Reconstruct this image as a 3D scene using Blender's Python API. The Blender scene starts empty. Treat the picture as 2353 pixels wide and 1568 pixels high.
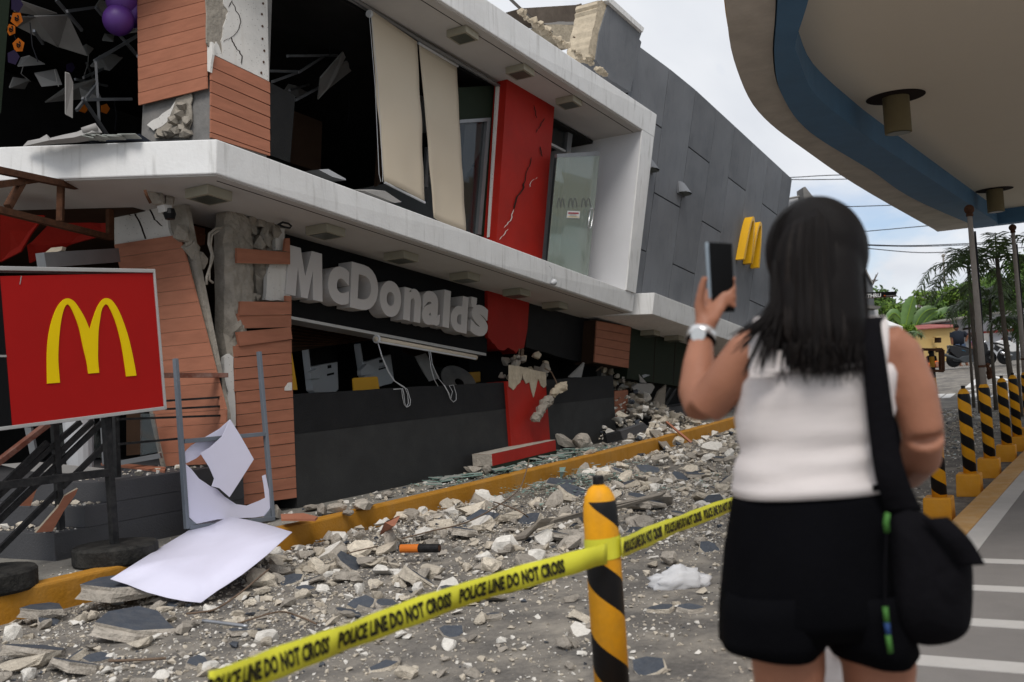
import bpy, bmesh, math, random
from mathutils import Vector as V, Matrix, noise as NZ
rng = random.Random(7)
SC = bpy.context.scene
COL = SC.collection
rad = math.radians
# ------------------------------------------------------------------ camera
# world: X runs along the road and the facade, Y towards the damaged building, metres
FPX = 2288.0                                   # focal length in pixels of a 2353 px wide view (35 mm lens)
TH, PT, RO = rad(30.2), rad(2.18), rad(3.7)
CAM = V((0, 0, 1.45))
F0 = V((math.cos(TH), math.sin(TH), 0)); R0 = V((math.sin(TH), -math.cos(TH), 0)); UP = V((0, 0, 1))
CF = F0*math.cos(PT) + UP*math.sin(PT); CU0 = -F0*math.sin(PT) + UP*math.cos(PT)
CR = R0*math.cos(RO) - CU0*math.sin(RO); CU = R0*math.sin(RO) + CU0*math.cos(RO)
cd = bpy.data.cameras.new('camera'); cam = bpy.data.objects.new('camera', cd); COL.objects.link(cam)
cd.lens = 35; cd.sensor_width = 36; cd.clip_start = .05; cd.clip_end = 3000
cd.dof.use_dof = True; cd.dof.focus_distance = 10.5; cd.dof.aperture_fstop = 3.0
mw = Matrix.Identity(4)
for i in range(3):
    mw[i][0] = CR[i]; mw[i][1] = CU[i]; mw[i][2] = -CF[i]; mw[i][3] = CAM[i]
cam.matrix_world = mw
SC.camera = cam
# ------------------------------------------------------------------ sky, sun, exposure
SUN_EL, SUN_AZ = rad(52), rad(205)             # direction towards the sun, azimuth from +X to +Y
world = bpy.data.worlds.new('World'); SC.world = world; world.use_nodes = True
wn, wl = world.node_tree.nodes, world.node_tree.links
wn.clear()
def wnode(t, **k):
    n = wn.new(t)
    for a, b in k.items(): setattr(n, a, b)
    return n
sky = wnode('ShaderNodeTexSky', sky_type='NISHITA', sun_disc=False, sun_elevation=SUN_EL, sun_rotation=math.pi/2 - SUN_AZ, dust_density=.1, ozone_density=3.5, air_density=1.0)
tc = wnode('ShaderNodeTexCoord'); sep = wnode('ShaderNodeSeparateXYZ')
wl.new(tc.outputs['Generated'], sep.inputs[0])
def wmath(op, a, b):
    n = wnode('ShaderNodeMath', operation=op)
    for i, s in enumerate((a, b)):
        if isinstance(s, (int, float)): n.inputs[i].default_value = s
        else: wl.new(s, n.inputs[i])
    return n.outputs[0]
zz = wmath('ADD', wmath('MAXIMUM', sep.outputs[2], 0.0), .16)
cx = wmath('DIVIDE', sep.outputs[0], zz); cy = wmath('DIVIDE', sep.outputs[1], zz)
cmb = wnode('ShaderNodeCombineXYZ'); wl.new(cx, cmb.inputs[0]); wl.new(cy, cmb.inputs[1])
mp = wnode('ShaderNodeMapping'); mp.inputs['Location'].default_value = (4.2, 0.8, 0); mp.inputs['Scale'].default_value = (.42, 1.0, 1); mp.inputs['Rotation'].default_value = (0, 0, rad(-62))
wl.new(cmb.outputs[0], mp.inputs[0])
cn = wnode('ShaderNodeTexNoise'); cn.inputs['Scale'].default_value = 1.15; cn.inputs['Detail'].default_value = 9; cn.inputs['Roughness'].default_value = .56; cn.inputs['Distortion'].default_value = .35
wl.new(mp.outputs[0], cn.inputs['Vector'])
cr = wnode('ShaderNodeValToRGB'); cr.color_ramp.elements[0].position = .42; cr.color_ramp.elements[1].position = .6
wl.new(cn.outputs['Fac'], cr.inputs[0])
cn2 = wnode('ShaderNodeTexNoise'); cn2.inputs['Scale'].default_value = 2.6; cn2.inputs['Detail'].default_value = 6
wl.new(mp.outputs[0], cn2.inputs['Vector'])
cc = wnode('ShaderNodeMix', data_type='RGBA'); cc.inputs[6].default_value = (4.0, 4.3, 4.85, 1); cc.inputs[7].default_value = (7.2, 7.25, 7.35, 1)
wl.new(cn2.outputs['Fac'], cc.inputs[0])
mixc = wnode('ShaderNodeMix', data_type='RGBA')
el_ = wnode('ShaderNodeMapRange'); el_.inputs['From Min'].default_value = .06; el_.inputs['From Max'].default_value = .2; el_.inputs['To Min'].default_value = .12; el_.inputs['To Max'].default_value = .78; wl.new(sep.outputs[2], el_.inputs['Value'])   # the cloud sheet closes overhead, gaps towards the horizon
cov = wmath('MINIMUM', wmath('ADD', wmath('MULTIPLY', cr.outputs[0], .8), el_.outputs[0]), 1.0)
wl.new(cov, mixc.inputs[0]); dim = wnode('ShaderNodeVectorMath', operation='MULTIPLY'); dim.inputs[1].default_value = (.50, .63, .75); wl.new(sky.outputs[0], dim.inputs[0]); wl.new(dim.outputs[0], mixc.inputs[6]); wl.new(cc.outputs[2], mixc.inputs[7])
bg = wnode('ShaderNodeBackground'); bg.inputs[1].default_value = .1
wo = wnode('ShaderNodeOutputWorld'); wl.new(mixc.outputs[2], bg.inputs[0]); wl.new(bg.outputs[0], wo.inputs[0])
sl = bpy.data.lights.new('sun', 'SUN'); sl.energy = 1.5; sl.angle = rad(24); sl.color = (1, .955, .89)
sun = bpy.data.objects.new('sun', sl); COL.objects.link(sun)
sdir = V((math.cos(SUN_EL)*math.cos(SUN_AZ), math.cos(SUN_EL)*math.sin(SUN_AZ), math.sin(SUN_EL)))
sun.rotation_euler = sdir.to_track_quat('Z', 'Y').to_euler(); sun.location = (0, 0, 30)
SC.view_settings.view_transform = 'Standard'; SC.view_settings.look = 'None'
SC.view_settings.exposure = 0.55; SC.view_settings.gamma = 1
# ------------------------------------------------------------------ photo pixel -> place
def ray(x, y): return CF + CR*((x-1176.5)/FPX) - CU*((y-784)/FPX)
def Zp(x, y, z): d = ray(x, y); return CAM + d*((z-CAM.z)/d.z)
def Yp(x, y, Y): d = ray(x, y); return CAM + d*((Y-CAM.y)/d.y)
def Xp(x, y, X): d = ray(x, y); return CAM + d*((X-CAM.x)/d.x)
def Dp(x, y, t): return CAM + ray(x, y)*t
def gz(X):                                      # the forecourt climbs gently away from the camera
    if X < 9: return 0.0
    if X < 42: return .78*((X-9)/33)**2
    return .78 + .16*(1-math.exp(-(X-42)/4))
def Gp(x, y, dz=0.0):
    z = dz
    for _ in range(40):
        p = Zp(x, y, min(z, 1.3)); z = .6*z + .4*(gz(p.x)+dz)
    return p
# frame of the sagged upper storey: u along the facade (dipping 6.2 deg), v up, w out to the street; it also twists outwards
YF = 7.6
TL = rad(6.2); EU = V((math.cos(TL), 0, -math.sin(TL))); EV = V((math.sin(TL), 0, math.cos(TL))); BO = V((9, YF, 3))
def lean(u): return min(max((u+2)/11, 0), 1)*.175
def W(u, v, w): return BO + EU*u + EV*v + V((0, -(w+lean(u)*(v-.4)), 0))
def LW(x, y, w):
    ww = w
    for _ in range(30):
        p = Yp(x, y, YF-ww)-BO; u, v = p.dot(EU), p.dot(EV); ww = .5*ww + .5*(w+lean(u)*(v-.4))
    return u, v
def LP(x, y, w): u, v = LW(x, y, w); return W(u, v, w)
def PU(x, y, u0):                               # on the plane across the facade at u0
    d = ray(x, y); t = ((BO-CAM).dot(EU)+u0)/d.dot(EU); return CAM + d*t
def PV(x, y, v0):                               # on the plane of constant height v0 of the sagged storey
    d = ray(x, y); t = ((BO-CAM).dot(EV)+v0)/d.dot(EV); return CAM + d*t
# ------------------------------------------------------------------ materials
MATS = {}
def M(name, col, rough=.75, var=.12, scale=3.0, bump=.12, bscale=45, spec=.16, metal=0, rnd=0.0, streak=0.0, streakcol=(.05, .05, .045), dust=0.0, dustcol=(.36, .33, .29), dscale=1.3, grain=None, alpha=None, trans=0, det=6, spk=0.0):
    m = bpy.data.materials.new(name); m.use_nodes = True; MATS[name] = m
    nt = m.node_tree; N, L = nt.nodes, nt.links
    b = N['Principled BSDF']
    b.inputs['Roughness'].default_value = rough; b.inputs['Metallic'].default_value = metal; b.inputs['Specular IOR Level'].default_value = spec
    t = N.new('ShaderNodeTexCoord')
    vec = t.outputs['Object']
    if rnd:
        oi = N.new('ShaderNodeObjectInfo'); va = N.new('ShaderNodeVectorMath'); va.operation = 'ADD'
        sc_ = N.new('ShaderNodeMath'); sc_.operation = 'MULTIPLY'; sc_.inputs[1].default_value = 40
        L.new(oi.outputs['Random'], sc_.inputs[0]); L.new(vec, va.inputs[0]); L.new(sc_.outputs[0], va.inputs[1]); vec = va.outputs[0]
    if grain:
        g = N.new('ShaderNodeMapping'); g.inputs['Scale'].default_value = grain; L.new(vec, g.inputs[0]); gvec = g.outputs[0]
    else: gvec = vec
    n1 = N.new('ShaderNodeTexNoise'); n1.inputs['Scale'].default_value = scale; n1.inputs['Detail'].default_value = det; n1.inputs['Roughness'].default_value = .62
    L.new(gvec, n1.inputs['Vector'])
    mr = N.new('ShaderNodeMapRange'); mr.inputs['From Min'].default_value = .25; mr.inputs['From Max'].default_value = .75
    mr.inputs['To Min'].default_value = 1-var; mr.inputs['To Max'].default_value = 1+var
    L.new(n1.outputs['Fac'], mr.inputs['Value'])
    fac = mr.outputs[0]
    if rnd:
        m2 = N.new('ShaderNodeMapRange'); m2.inputs['To Min'].default_value = 1-rnd; m2.inputs['To Max'].default_value = 1+rnd
        L.new(oi.outputs['Random'], m2.inputs['Value'])
        mm = N.new('ShaderNodeMath'); mm.operation = 'MULTIPLY'; L.new(fac, mm.inputs[0]); L.new(m2.outputs[0], mm.inputs[1]); fac = mm.outputs[0]
    vm = N.new('ShaderNodeVectorMath'); vm.operation = 'SCALE'; vm.inputs[0].default_value = col
    L.new(fac, vm.inputs['Scale']); colo = vm.outputs[0]
    def mix(a, c, f):
        x = N.new('ShaderNodeMix'); x.data_type = 'RGBA'; L.new(f, x.inputs[0]); L.new(a, x.inputs[6])
        if isinstance(c, tuple): x.inputs[7].default_value = (*c, 1)
        else: L.new(c, x.inputs[7])
        return x.outputs[2]
    if streak:                                   # rain streaks
        g2 = N.new('ShaderNodeMapping'); g2.inputs['Scale'].default_value = (9, 9, .7); L.new(vec, g2.inputs[0])
        n2 = N.new('ShaderNodeTexNoise'); n2.inputs['Scale'].default_value = 1.6; n2.inputs['Detail'].default_value = 5; L.new(g2.outputs[0], n2.inputs['Vector'])
        r2 = N.new('ShaderNodeMapRange'); r2.inputs['From Min'].default_value = .56; r2.inputs['From Max'].default_value = .78; r2.inputs['To Max'].default_value = streak
        L.new(n2.outputs['Fac'], r2.inputs['Value']); colo = mix(colo, streakcol, r2.outputs[0])
    if dust:
        n3 = N.new('ShaderNodeTexNoise'); n3.inputs['Scale'].default_value = dscale; n3.inputs['Detail'].default_value = 8; n3.inputs['Roughness'].default_value = .7; L.new(vec, n3.inputs['Vector'])
        r3 = N.new('ShaderNodeMapRange'); r3.inputs['From Min'].default_value = .42; r3.inputs['From Max'].default_value = .72; r3.inputs['To Max'].default_value = dust
        L.new(n3.outputs['Fac'], r3.inputs['Value']); colo = mix(colo, dustcol, r3.outputs[0])
    if spk:                                      # small pits and specks
        n4 = N.new('ShaderNodeTexVoronoi'); n4.inputs['Scale'].default_value = 26; L.new(vec, n4.inputs['Vector'])
        r4 = N.new('ShaderNodeMapRange'); r4.inputs['From Min'].default_value = .16; r4.inputs['From Max'].default_value = .08; r4.inputs['To Max'].default_value = spk
        L.new(n4.outputs['Distance'], r4.inputs['Value']); colo = mix(colo, (.08, .07, .06), r4.outputs[0])
    L.new(colo, b.inputs['Base Color'])
    if bump:
        n5 = N.new('ShaderNodeTexNoise'); n5.inputs['Scale'].default_value = bscale; n5.inputs['Detail'].default_value = 5; L.new(gvec if grain else vec, n5.inputs['Vector'])
        bp = N.new('ShaderNodeBump'); bp.inputs['Strength'].default_value = bump; bp.inputs['Distance'].default_value = .02
        L.new(n5.outputs['Fac'], bp.inputs['Height']); L.new(bp.outputs[0], b.inputs['Normal'])
    if trans: b.inputs['Transmission Weight'].default_value = trans; b.inputs['IOR'].default_value = 1.45
    if alpha is not None: b.inputs['Alpha'].default_value = alpha
    return m
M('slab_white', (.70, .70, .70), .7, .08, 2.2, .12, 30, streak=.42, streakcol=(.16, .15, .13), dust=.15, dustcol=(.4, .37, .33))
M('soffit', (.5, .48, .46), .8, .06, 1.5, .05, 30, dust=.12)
M('end_wall', (.62, .62, .64), .75, .05, 1.5, .08, 40)
M('panel_grey', (.155, .163, .178), .75, .22, 1.1, .12, 25, rnd=.12, streak=.3, streakcol=(.05, .05, .055), dust=.35, dustcol=(.15, .15, .155), dscale=2.2)
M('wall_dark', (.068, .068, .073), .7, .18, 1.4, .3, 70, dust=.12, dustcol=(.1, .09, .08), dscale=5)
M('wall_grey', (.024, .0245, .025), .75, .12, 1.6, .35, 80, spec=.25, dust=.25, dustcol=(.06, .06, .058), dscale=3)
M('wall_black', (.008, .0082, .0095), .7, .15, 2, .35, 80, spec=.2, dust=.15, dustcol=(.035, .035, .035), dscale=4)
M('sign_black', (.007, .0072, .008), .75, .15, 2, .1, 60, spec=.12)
M('red_wall', (.33, .014, .008), .6, .16, 2.2, .18, 60, dust=.2, dustcol=(.2, .03, .02), dscale=3)
M('green_wall', (.012, .02, .011), .7, .12, 3, .12, 60)
M('board', (.35, .142, .087), .72, .16, 2.0, .10, 30, rnd=.06, grain=(1.5, 1.5, 9), dust=.18, dustcol=(.33, .16, .1))
M('board_edge', (.42, .36, .28), .9, .2, 8, .2, 40)
M('concrete', (.30, .27, .23), .9, .3, 5, .9, 18, dust=.4, dustcol=(.17, .15, .125), dscale=6, spk=.5)
M('plaster_white', (.62, .60, .57), .85, .1, 4, .15, 30, spk=.75, streak=.15, streakcol=(.35, .28, .2))
M('concrete_grey', (.17, .165, .16), .85, .25, 4, .3, 22, dust=.4, dustcol=(.3, .28, .26), dscale=5)
M('block_beige', (.47, .40, .30), .92, .28, 6, .8, 16, dust=.4, dustcol=(.28, .24, .19), dscale=7)
M('chunk_beige', (.60, .535, .44), .92, .25, 9, .8, 30, rnd=.25, dust=.5, dustcol=(.38, .33, .27), dscale=12)
M('chunk_grey', (.40, .36, .31), .92, .25, 9, .8, 30, rnd=.22, dust=.4, dustcol=(.2, .18, .16), dscale=12)
M('chunk_white', (.70, .67, .62), .9, .15, 9, .5, 30, rnd=.12, dust=.4, dustcol=(.4, .37, .32), dscale=10)
M('chunk_paint', (.06, .07, .088), .7, .18, 6, .3, 60, rnd=.15, dust=.35, dustcol=(.16, .155, .15), dscale=9)
M('asphalt', (.13, .121, .112), .9, .3, 30, .6, 60, dust=.85, dustcol=(.37, .335, .285), dscale=2.3)
M('strip_concrete', (.2, .19, .17), .9, .2, 2, .4, 50, dust=.5, dustcol=(.33, .3, .26), dscale=2)
M('kerb_yellow', (.42, .19, .018), .7, .22, 3, .25, 40, streak=.25, streakcol=(.1, .06, .02), dust=.45, dustcol=(.26, .17, .08), dscale=3)
M('kerb_yellow_bright', (.62, .27, .02), .6, .12, 3, .15, 40, dust=.25, dustcol=(.5, .33, .16), dscale=5)
M('kerb_top', (.48, .27, .09), .75, .15, 3, .2, 60, dust=.5, dustcol=(.45, .35, .25), dscale=6)
M('paving', (.185, .172, .163), .8, .14, 1.2, .25, 110, dust=.3, dustcol=(.27, .25, .235), dscale=2)
M('paving_light', (.46, .44, .42), .8, .1, 2, .15, 90, dust=.3, dustcol=(.33, .31, .29), dscale=5)
M('line_white', (.68, .67, .65), .8, .12, 3, .2, 80, dust=.45, dustcol=(.35, .33, .3), dscale=6)
M('black_paint', (.011, .011, .012), .5, .2, 6, .08, 60)
M('rail_black', (.008, .008, .009), .5, .25, 9, .1, 60, spec=.2, dust=.25, dustcol=(.1, .095, .09), dscale=14)
M('disc_black', (.014, .0135, .013), .75, .3, 6, .5, 40, dust=.4, dustcol=(.09, .085, .075), dscale=8)
M('rail_wood', (.16, .055, .035), .55, .25, 5, .1, 40, dust=.4, dustcol=(.4, .34, .3), dscale=9)
M('rust', (.075, .033, .018), .8, .35, 12, .3, 50, dust=.3, dustcol=(.16, .07, .03), dscale=14)
M('rebar', (.15, .105, .075), .75, .3, 20, .3, 90)
M('steel', (.30, .31, .33), .4, .15, 6, .06, 60, metal=.7)
M('galv', (.17, .19, .22), .5, .1, 5, .05, 60, metal=.35)
M('alu', (.22, .225, .235), .42, .1, 5, .04, 60, metal=.6)
M('alu_trim', (.45, .44, .43), .42, .1, 5, .04, 60, metal=.5)
M('sheet_white', (.66, .65, .79), .5, .04, 2, .03, 20)
M('blind', (.55, .475, .37), .85, .07, 2, .06, 120, dust=.25, dustcol=(.4, .36, .31), dscale=2)
M('letter', (.53, .505, .495), .5, .03, 1.5, 0, 40)
M('sign_red', (.34, .006, .005), .7, .06, 3, .02, 30)
M('sign_yellow', (.76, .53, .0), .5, .05, 3, .02, 30)
M('arch_yellow', (.74, .40, .01), .38, .06, 3, .02, 30, spec=.5)
M('lamp_box', (.30, .275, .21), .6, .08, 4, .05, 40, dust=.2)
M('lamp_dark', (.08, .085, .07), .3, .1, 4, 0)
M('interior', (.016, .0155, .0155), .9, .3, 2, .1, 20)  # near-black base colour stands in for the shade inside the rooms
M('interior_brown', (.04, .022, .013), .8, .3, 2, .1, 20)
M('tile_white', (.30, .29, .28), .9, .12, 3, .05, 30, dust=.2, dustcol=(.2, .19, .18))
M('plastic_white', (.5, .51, .53), .4, .05, 3, 0, 30)
M('chair_yellow', (.60, .31, .02), .45, .06, 3, .02, 30)
M('balloon', (.085, .025, .19), .5, .08, 3, 0, 30, spec=.5)
M('flag_orange', (.36, .09, .004), .7, .08, 3, .02, 30)
M('flag_purple', (.012, .006, .03), .4, .08, 3, .02, 30)
M('canopy_soffit', (.79, .71, .595), .8, .06, .8, .04, 20, dust=.18, dustcol=(.4, .35, .29), dscale=.8)
M('canopy_rim', (.58, .53, .47), .85, .15, 1.6, .3, 12, dust=.35, dustcol=(.25, .22, .19), dscale=2)
M('canopy_blue', (.085, .19, .33), .6, .12, 2, .18, 25, dust=.15, dustcol=(.1, .14, .18))
M('canopy_yellow', (.62, .36, .08), .6, .12, 2, .1, 25)
M('pipe_olive', (.19, .155, .085), .6, .1, 4, .05, 40)
M('skin', (.31, .135, .08), .5, .16, 9, .12, 160, spec=.3, dust=.25, dustcol=(.30, .11, .07), dscale=7)
M('skin_dark', (.20, .09, .055), .55, .08, 5, 0, 90)
M('hair_brown', (.009, .0055, .0042), .5, .3, 6, .2, 60, spec=.15)
M('hair', (.0045, .003, .0028), .5, .3, 6, .25, 60, spec=.12, grain=(30, 30, 2))
M('cloth_white', (.66, .605, .59), .9, .06, 4, .3, 120, grain=(2, 2, 10))
M('cloth_black', (.0035, .0035, .0045), .95, .2, 6, .15, 120, spec=.03)
M('bag_black', (.006, .0056, .007), .95, .2, 5, .2, 60, spec=.05)
M('phone_black', (.002, .002, .0025), .5, 0, 3, 0, 30)
M('phone_case', (.30, .36, .42), .35, .05, 4, 0, 30)
M('watch', (.75, .74, .73), .3, .05, 6, 0, 30, metal=.8)
M('green_cord', (.05, .15, .03), .6, .1, 8, 0)
M('blue_cord', (.02, .05, .15), .6, .1, 8, 0)
M('plastic_bag', (.72, .72, .74), .35, .05, 5, .1, 20, alpha=.72)
M('orange_pipe', (.55, .15, .02), .5, .12, 6, .05, 40)
M('tape_yellow', (.62, .60, .05), .45, .06, 3, .1, 9)
M('tape_black', (.012, .011, .008), .5, .1, 3, 0)
M('house_yellow', (.60, .42, .17), .8, .08, .6, .06, 12, dust=.15, dustcol=(.5, .34, .15))
M('house_white', (.56, .57, .60), .8, .08, .6, .05, 12, streak=.2, streakcol=(.3, .3, .3))
M('roof_red', (.27, .07, .06), .8, .15, 1, .2, 12, dust=.3, dustcol=(.4, .3, .28))
M('band_red', (.16, .03, .025), .8, .1, 2, 0)
M('metal_roof', (.4, .48, .52), .5, .1, 2, .1, 10)
M('leaf', (.055, .105, .018), .55, .35, 2.5, 0, rnd=.15)
M('leaf_light', (.12, .20, .028), .55, .3, 2.5, 0, rnd=.15)
M('leaf_palm', (.085, .14, .045), .45, .35, 3, 0, rnd=.15, spec=.5)
M('leaf_banana', (.075, .15, .035), .4, .3, 2, .1, 8, rnd=.15, spec=.5)
M('bark', (.13, .11, .09), .9, .3, 8, .4, 30)
M('twig', (.09, .065, .05), .9, .3, 8, 0)
M('pole_grey', (.36, .32, .29), .75, .12, 5, .2, 50, dust=.3, dustcol=(.22, .18, .15), dscale=8)
M('wire', (.02, .02, .025), .6, 0, 3, 0)
M('tyre', (.011, .011, .012), .8, .2, 8, .1, 40)
M('bike_black', (.012, .012, .014), .3, .15, 5, 0, spec=.5)
M('bike_grey', (.05, .055, .06), .35, .15, 5, 0)
M('chrome', (.6, .6, .62), .22, .05, 5, 0, metal=.9)
M('bike_white', (.6, .6, .6), .35, .1, 5, 0)
M('bike_blue', (.02, .12, .22), .4, .1, 5, 0)
M('cloth_navy', (.018, .022, .032), .9, .15, 5, 0)
M('cloth_purple', (.12, .03, .17), .9, .15, 5, 0)
M('cloth_orange', (.70, .13, .015), .9, .1, 5, 0)
M('denim', (.04, .06, .1), .9, .15, 5, 0)
M('tent_white', (.72, .72, .72), .7, .05, 2, 0)
M('glass_rubble', (.2, .3, .265), .18, .25, 9, .1, 30, spec=.6)
M('glass_dusty', (.27, .285, .265), .6, .2, 5, .15, 40, dust=.5, dustcol=(.32, .3, .27), dscale=6)
M('sticker_red', (.35, .03, .05), .5, .05, 3, 0)
M('print_grey', (.14, .145, .14), .5, .05, 3, 0)
M('wood_board', (.24, .21, .175), .85, .2, 3, .25, 30, grain=(2, 12, 12), dust=.3)
M('crack', (.02, .012, .01), .95, .1, 5, 0)
M('roof_tar', (.13, .105, .085), .9, .3, 3, .3, 20)
def glassmat(name, col, alpha, rough=.04):
    m = M(name, col, rough, .02, 2, 0, spec=.6, alpha=alpha); return m
glassmat('door_glass', (.30, .36, .31), .55)
glassmat('window_glass', (.03, .035, .035), .45)
glassmat('ground_glass', (.10, .12, .13), .4)
def stripes(name, pitch, duty=.47, phase=0.0, ztop=10.0, zbot=-1.0, c1=(.74, .33, .012), c2=(.011, .011, .012), hand=1):
    m = M(name, c1, .5, .12, 5, .1, 50, dust=.35, dustcol=(.42, .24, .06), dscale=11, rnd=.05, streak=.2, streakcol=(.16, .1, .04))
    N, L = m.node_tree.nodes, m.node_tree.links
    b = N['Principled BSDF']; src = b.inputs['Base Color'].links[0].from_socket
    t = N.new('ShaderNodeTexCoord'); s = N.new('ShaderNodeSeparateXYZ'); L.new(t.outputs['Object'], s.inputs[0])
    def mt(op, a, c=0.0, e=0.0):
        n = N.new('ShaderNodeMath'); n.operation = op
        for i, q in enumerate((a, c, e)):
            if isinstance(q, (int, float)): n.inputs[i].default_value = q
            else: L.new(q, n.inputs[i])
        return n.outputs[0]
    ang = mt('MULTIPLY', mt('ARCTAN2', s.outputs[1], s.outputs[0]), hand/(2*math.pi))
    fr = mt('FRACT', mt('ADD', mt('ADD', mt('DIVIDE', s.outputs[2], pitch), ang), phase))
    k = mt('MULTIPLY', mt('LESS_THAN', fr, duty), mt('MULTIPLY', mt('LESS_THAN', s.outputs[2], ztop), mt('GREATER_THAN', s.outputs[2], zbot)))
    x = N.new('ShaderNodeMix'); x.data_type = 'RGBA'; L.new(k, x.inputs[0]); L.new(src, x.inputs[6]); x.inputs[7].default_value = (*c2, 1); L.new(x.outputs[2], b.inputs['Base Color'])
    return m
stripes('stripe_near', .30, .42, .676, .865)
stripes('stripe_far', .231, .5, .03, .87, .1)
def bands(name, pitch):
    m = stripes(name, pitch, .5, .0); return m
stripes('stripe_post', .36, .5, .2, c1=(.5, .24, .02), hand=0)
# ------------------------------------------------------------------ mesh helpers
ORG = {}
def fixn(me):
    bm = bmesh.new(); bm.from_mesh(me); bmesh.ops.recalc_face_normals(bm, faces=bm.faces); bm.to_mesh(me); bm.free()
def ob(name, geo, mat, par=None, bevel=0, smooth=False, fm=None, org=None, fix=True):
    vs, fs = geo
    vs = [V(v) for v in vs]
    if org is None:
        n = len(vs); org = V((sum(v.x for v in vs)/n, sum(v.y for v in vs)/n, min(v.z for v in vs)))
    else: org = V(org)
    me = bpy.data.meshes.new(name); me.from_pydata([v-org for v in vs], [], fs)
    for q in ([mat] if isinstance(mat, str) else mat): me.materials.append(MATS[q])
    if fm:
        for p, i in zip(me.polygons, fm): p.material_index = i
    if fix: fixn(me)
    if smooth:
        for p in me.polygons: p.use_smooth = True
    o = bpy.data.objects.new(name, me); COL.objects.link(o)
    o.location = org - (ORG[par.name] if par else V((0, 0, 0)))
    if par: o.parent = par
    ORG[o.name] = org
    if bevel:
        b = o.modifiers.new('bevel', 'BEVEL'); b.width = bevel; b.segments = 2; b.limit_method = 'ANGLE'; b.angle_limit = rad(40)
    return o
def tag(o, label=None, cat=None, group=None, kind=None):
    if label: o['label'] = label
    if cat: o['category'] = cat
    if group: o['group'] = group
    if kind: o['kind'] = kind
    return o
def emp(name, loc, label=None, cat=None, group=None):
    o = bpy.data.objects.new(name, None); COL.objects.link(o); o.location = loc; o.empty_display_size = .1
    ORG[o.name] = V(loc); return tag(o, label, cat, group)
def dup(o, name=None, par=None, loc=None, rot=None, scale=None):
    c = o.copy(); COL.objects.link(c)
    if loc is not None: c.location = loc
    if rot is not None: c.rotation_euler = rot
    if scale is not None: c.scale = scale
    c.parent = par
    return c
def add(*geos):
    vs, fs = [], []
    for g in geos:
        n = len(vs); vs += list(g[0]); fs += [tuple(i+n for i in f) for f in g[1]]
    return vs, fs
def prism(pts, vec):
    n = len(pts); vec = V(vec)
    vs = [V(p) for p in pts] + [V(p)+vec for p in pts]
    fs = [tuple(range(n)), tuple(range(2*n-1, n-1, -1))] + [(i, i+n, (i+1) % n+n, (i+1) % n) for i in range(n)]
    return vs, fs
def hexa(a, b):                                   # two quads joined
    return list(a)+list(b), [(0, 1, 2, 3), (7, 6, 5, 4), (0, 4, 5, 1), (1, 5, 6, 2), (2, 6, 7, 3), (3, 7, 4, 0)]
def box(x0, x1, y0, y1, z0, z1):
    return hexa([V((x0, y0, z0)), V((x1, y0, z0)), V((x1, y1, z0)), V((x0, y1, z0))], [V((x0, y0, z1)), V((x1, y0, z1)), V((x1, y1, z1)), V((x0, y1, z1))])
def lbox(u0, u1, v0, v1, w0, w1):
    return hexa([W(u0, v0, w0), W(u1, v0, w0), W(u1, v0, w1), W(u0, v0, w1)], [W(u0, v1, w0), W(u1, v1, w0), W(u1, v1, w1), W(u0, v1, w1)])
def obox(c, ax, ay, az):                          # box from centre and three half axes
    c = V(c); s = [(-1, -1), (1, -1), (1, 1), (-1, 1)]
    return hexa([c+V(ax)*i+V(ay)*j-V(az) for i, j in s], [c+V(ax)*i+V(ay)*j+V(az) for i, j in s])
def bar(p, q, r, r2=None, upv=(0, 0, 1)):         # square bar
    p, q = V(p), V(q); d = (q-p).normalized(); s = d.cross(V(upv))
    if s.length < 1e-3: s = d.cross(V((1, 0, 0)))
    s.normalize(); t = s.cross(d); r2 = r2 or r
    k = [(-1, -1), (1, -1), (1, 1), (-1, 1)]
    return hexa([p+s*r*a+t*r2*b for a, b in k], [q+s*r*a+t*r2*b for a, b in k])
def tube(pts, r, n=8, cap=True):
    pts = [V(p) for p in pts]; m = len(pts); rs = r if isinstance(r, (list, tuple)) else [r]*m
    vs, fs = [], []; s = None
    for i, p in enumerate(pts):
        d = (pts[min(i+1, m-1)]-pts[max(i-1, 0)]).normalized()
        if s is None:
            s = d.cross(V((0, 0, 1)));
            if s.length < 1e-2: s = d.cross(V((1, 0, 0)))
        s = (s-d*s.dot(d)).normalized(); t = d.cross(s)
        rr = rs[i] if isinstance(rs[i], (tuple, list)) else (rs[i], rs[i])
        for k in range(n):
            a = 2*math.pi*k/n; vs.append(p+s*math.cos(a)*rr[0]+t*math.sin(a)*rr[1])
        if i:
            b = (i-1)*n
            for k in range(n): fs.append((b+k, b+(k+1) % n, b+n+(k+1) % n, b+n+k))
    if cap: fs += [tuple(range(n-1, -1, -1)), tuple(range((m-1)*n, m*n))]
    return vs, fs
def lathe(c, prof, n=24, axis=None):              # prof: (radius, height)
    c = V(c); A = V(axis).normalized() if axis else V((0, 0, 1)); s = A.orthogonal().normalized(); t = A.cross(s)
    if not axis: s, t = V((1, 0, 0)), V((0, 1, 0))
    vs, fs = [], []
    for i, (r, h) in enumerate(prof):
        for k in range(n):
            a = 2*math.pi*k/n; vs.append(c+A*h+s*(r*math.cos(a))+t*(r*math.sin(a)))
        if i:
            b = (i-1)*n
            for k in range(n): fs.append((b+k, b+(k+1) % n, b+n+(k+1) % n, b+n+k))
    fs += [tuple(range(n-1, -1, -1)), tuple(range((len(prof)-1)*n, len(prof)*n))]
    return vs, fs
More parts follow.
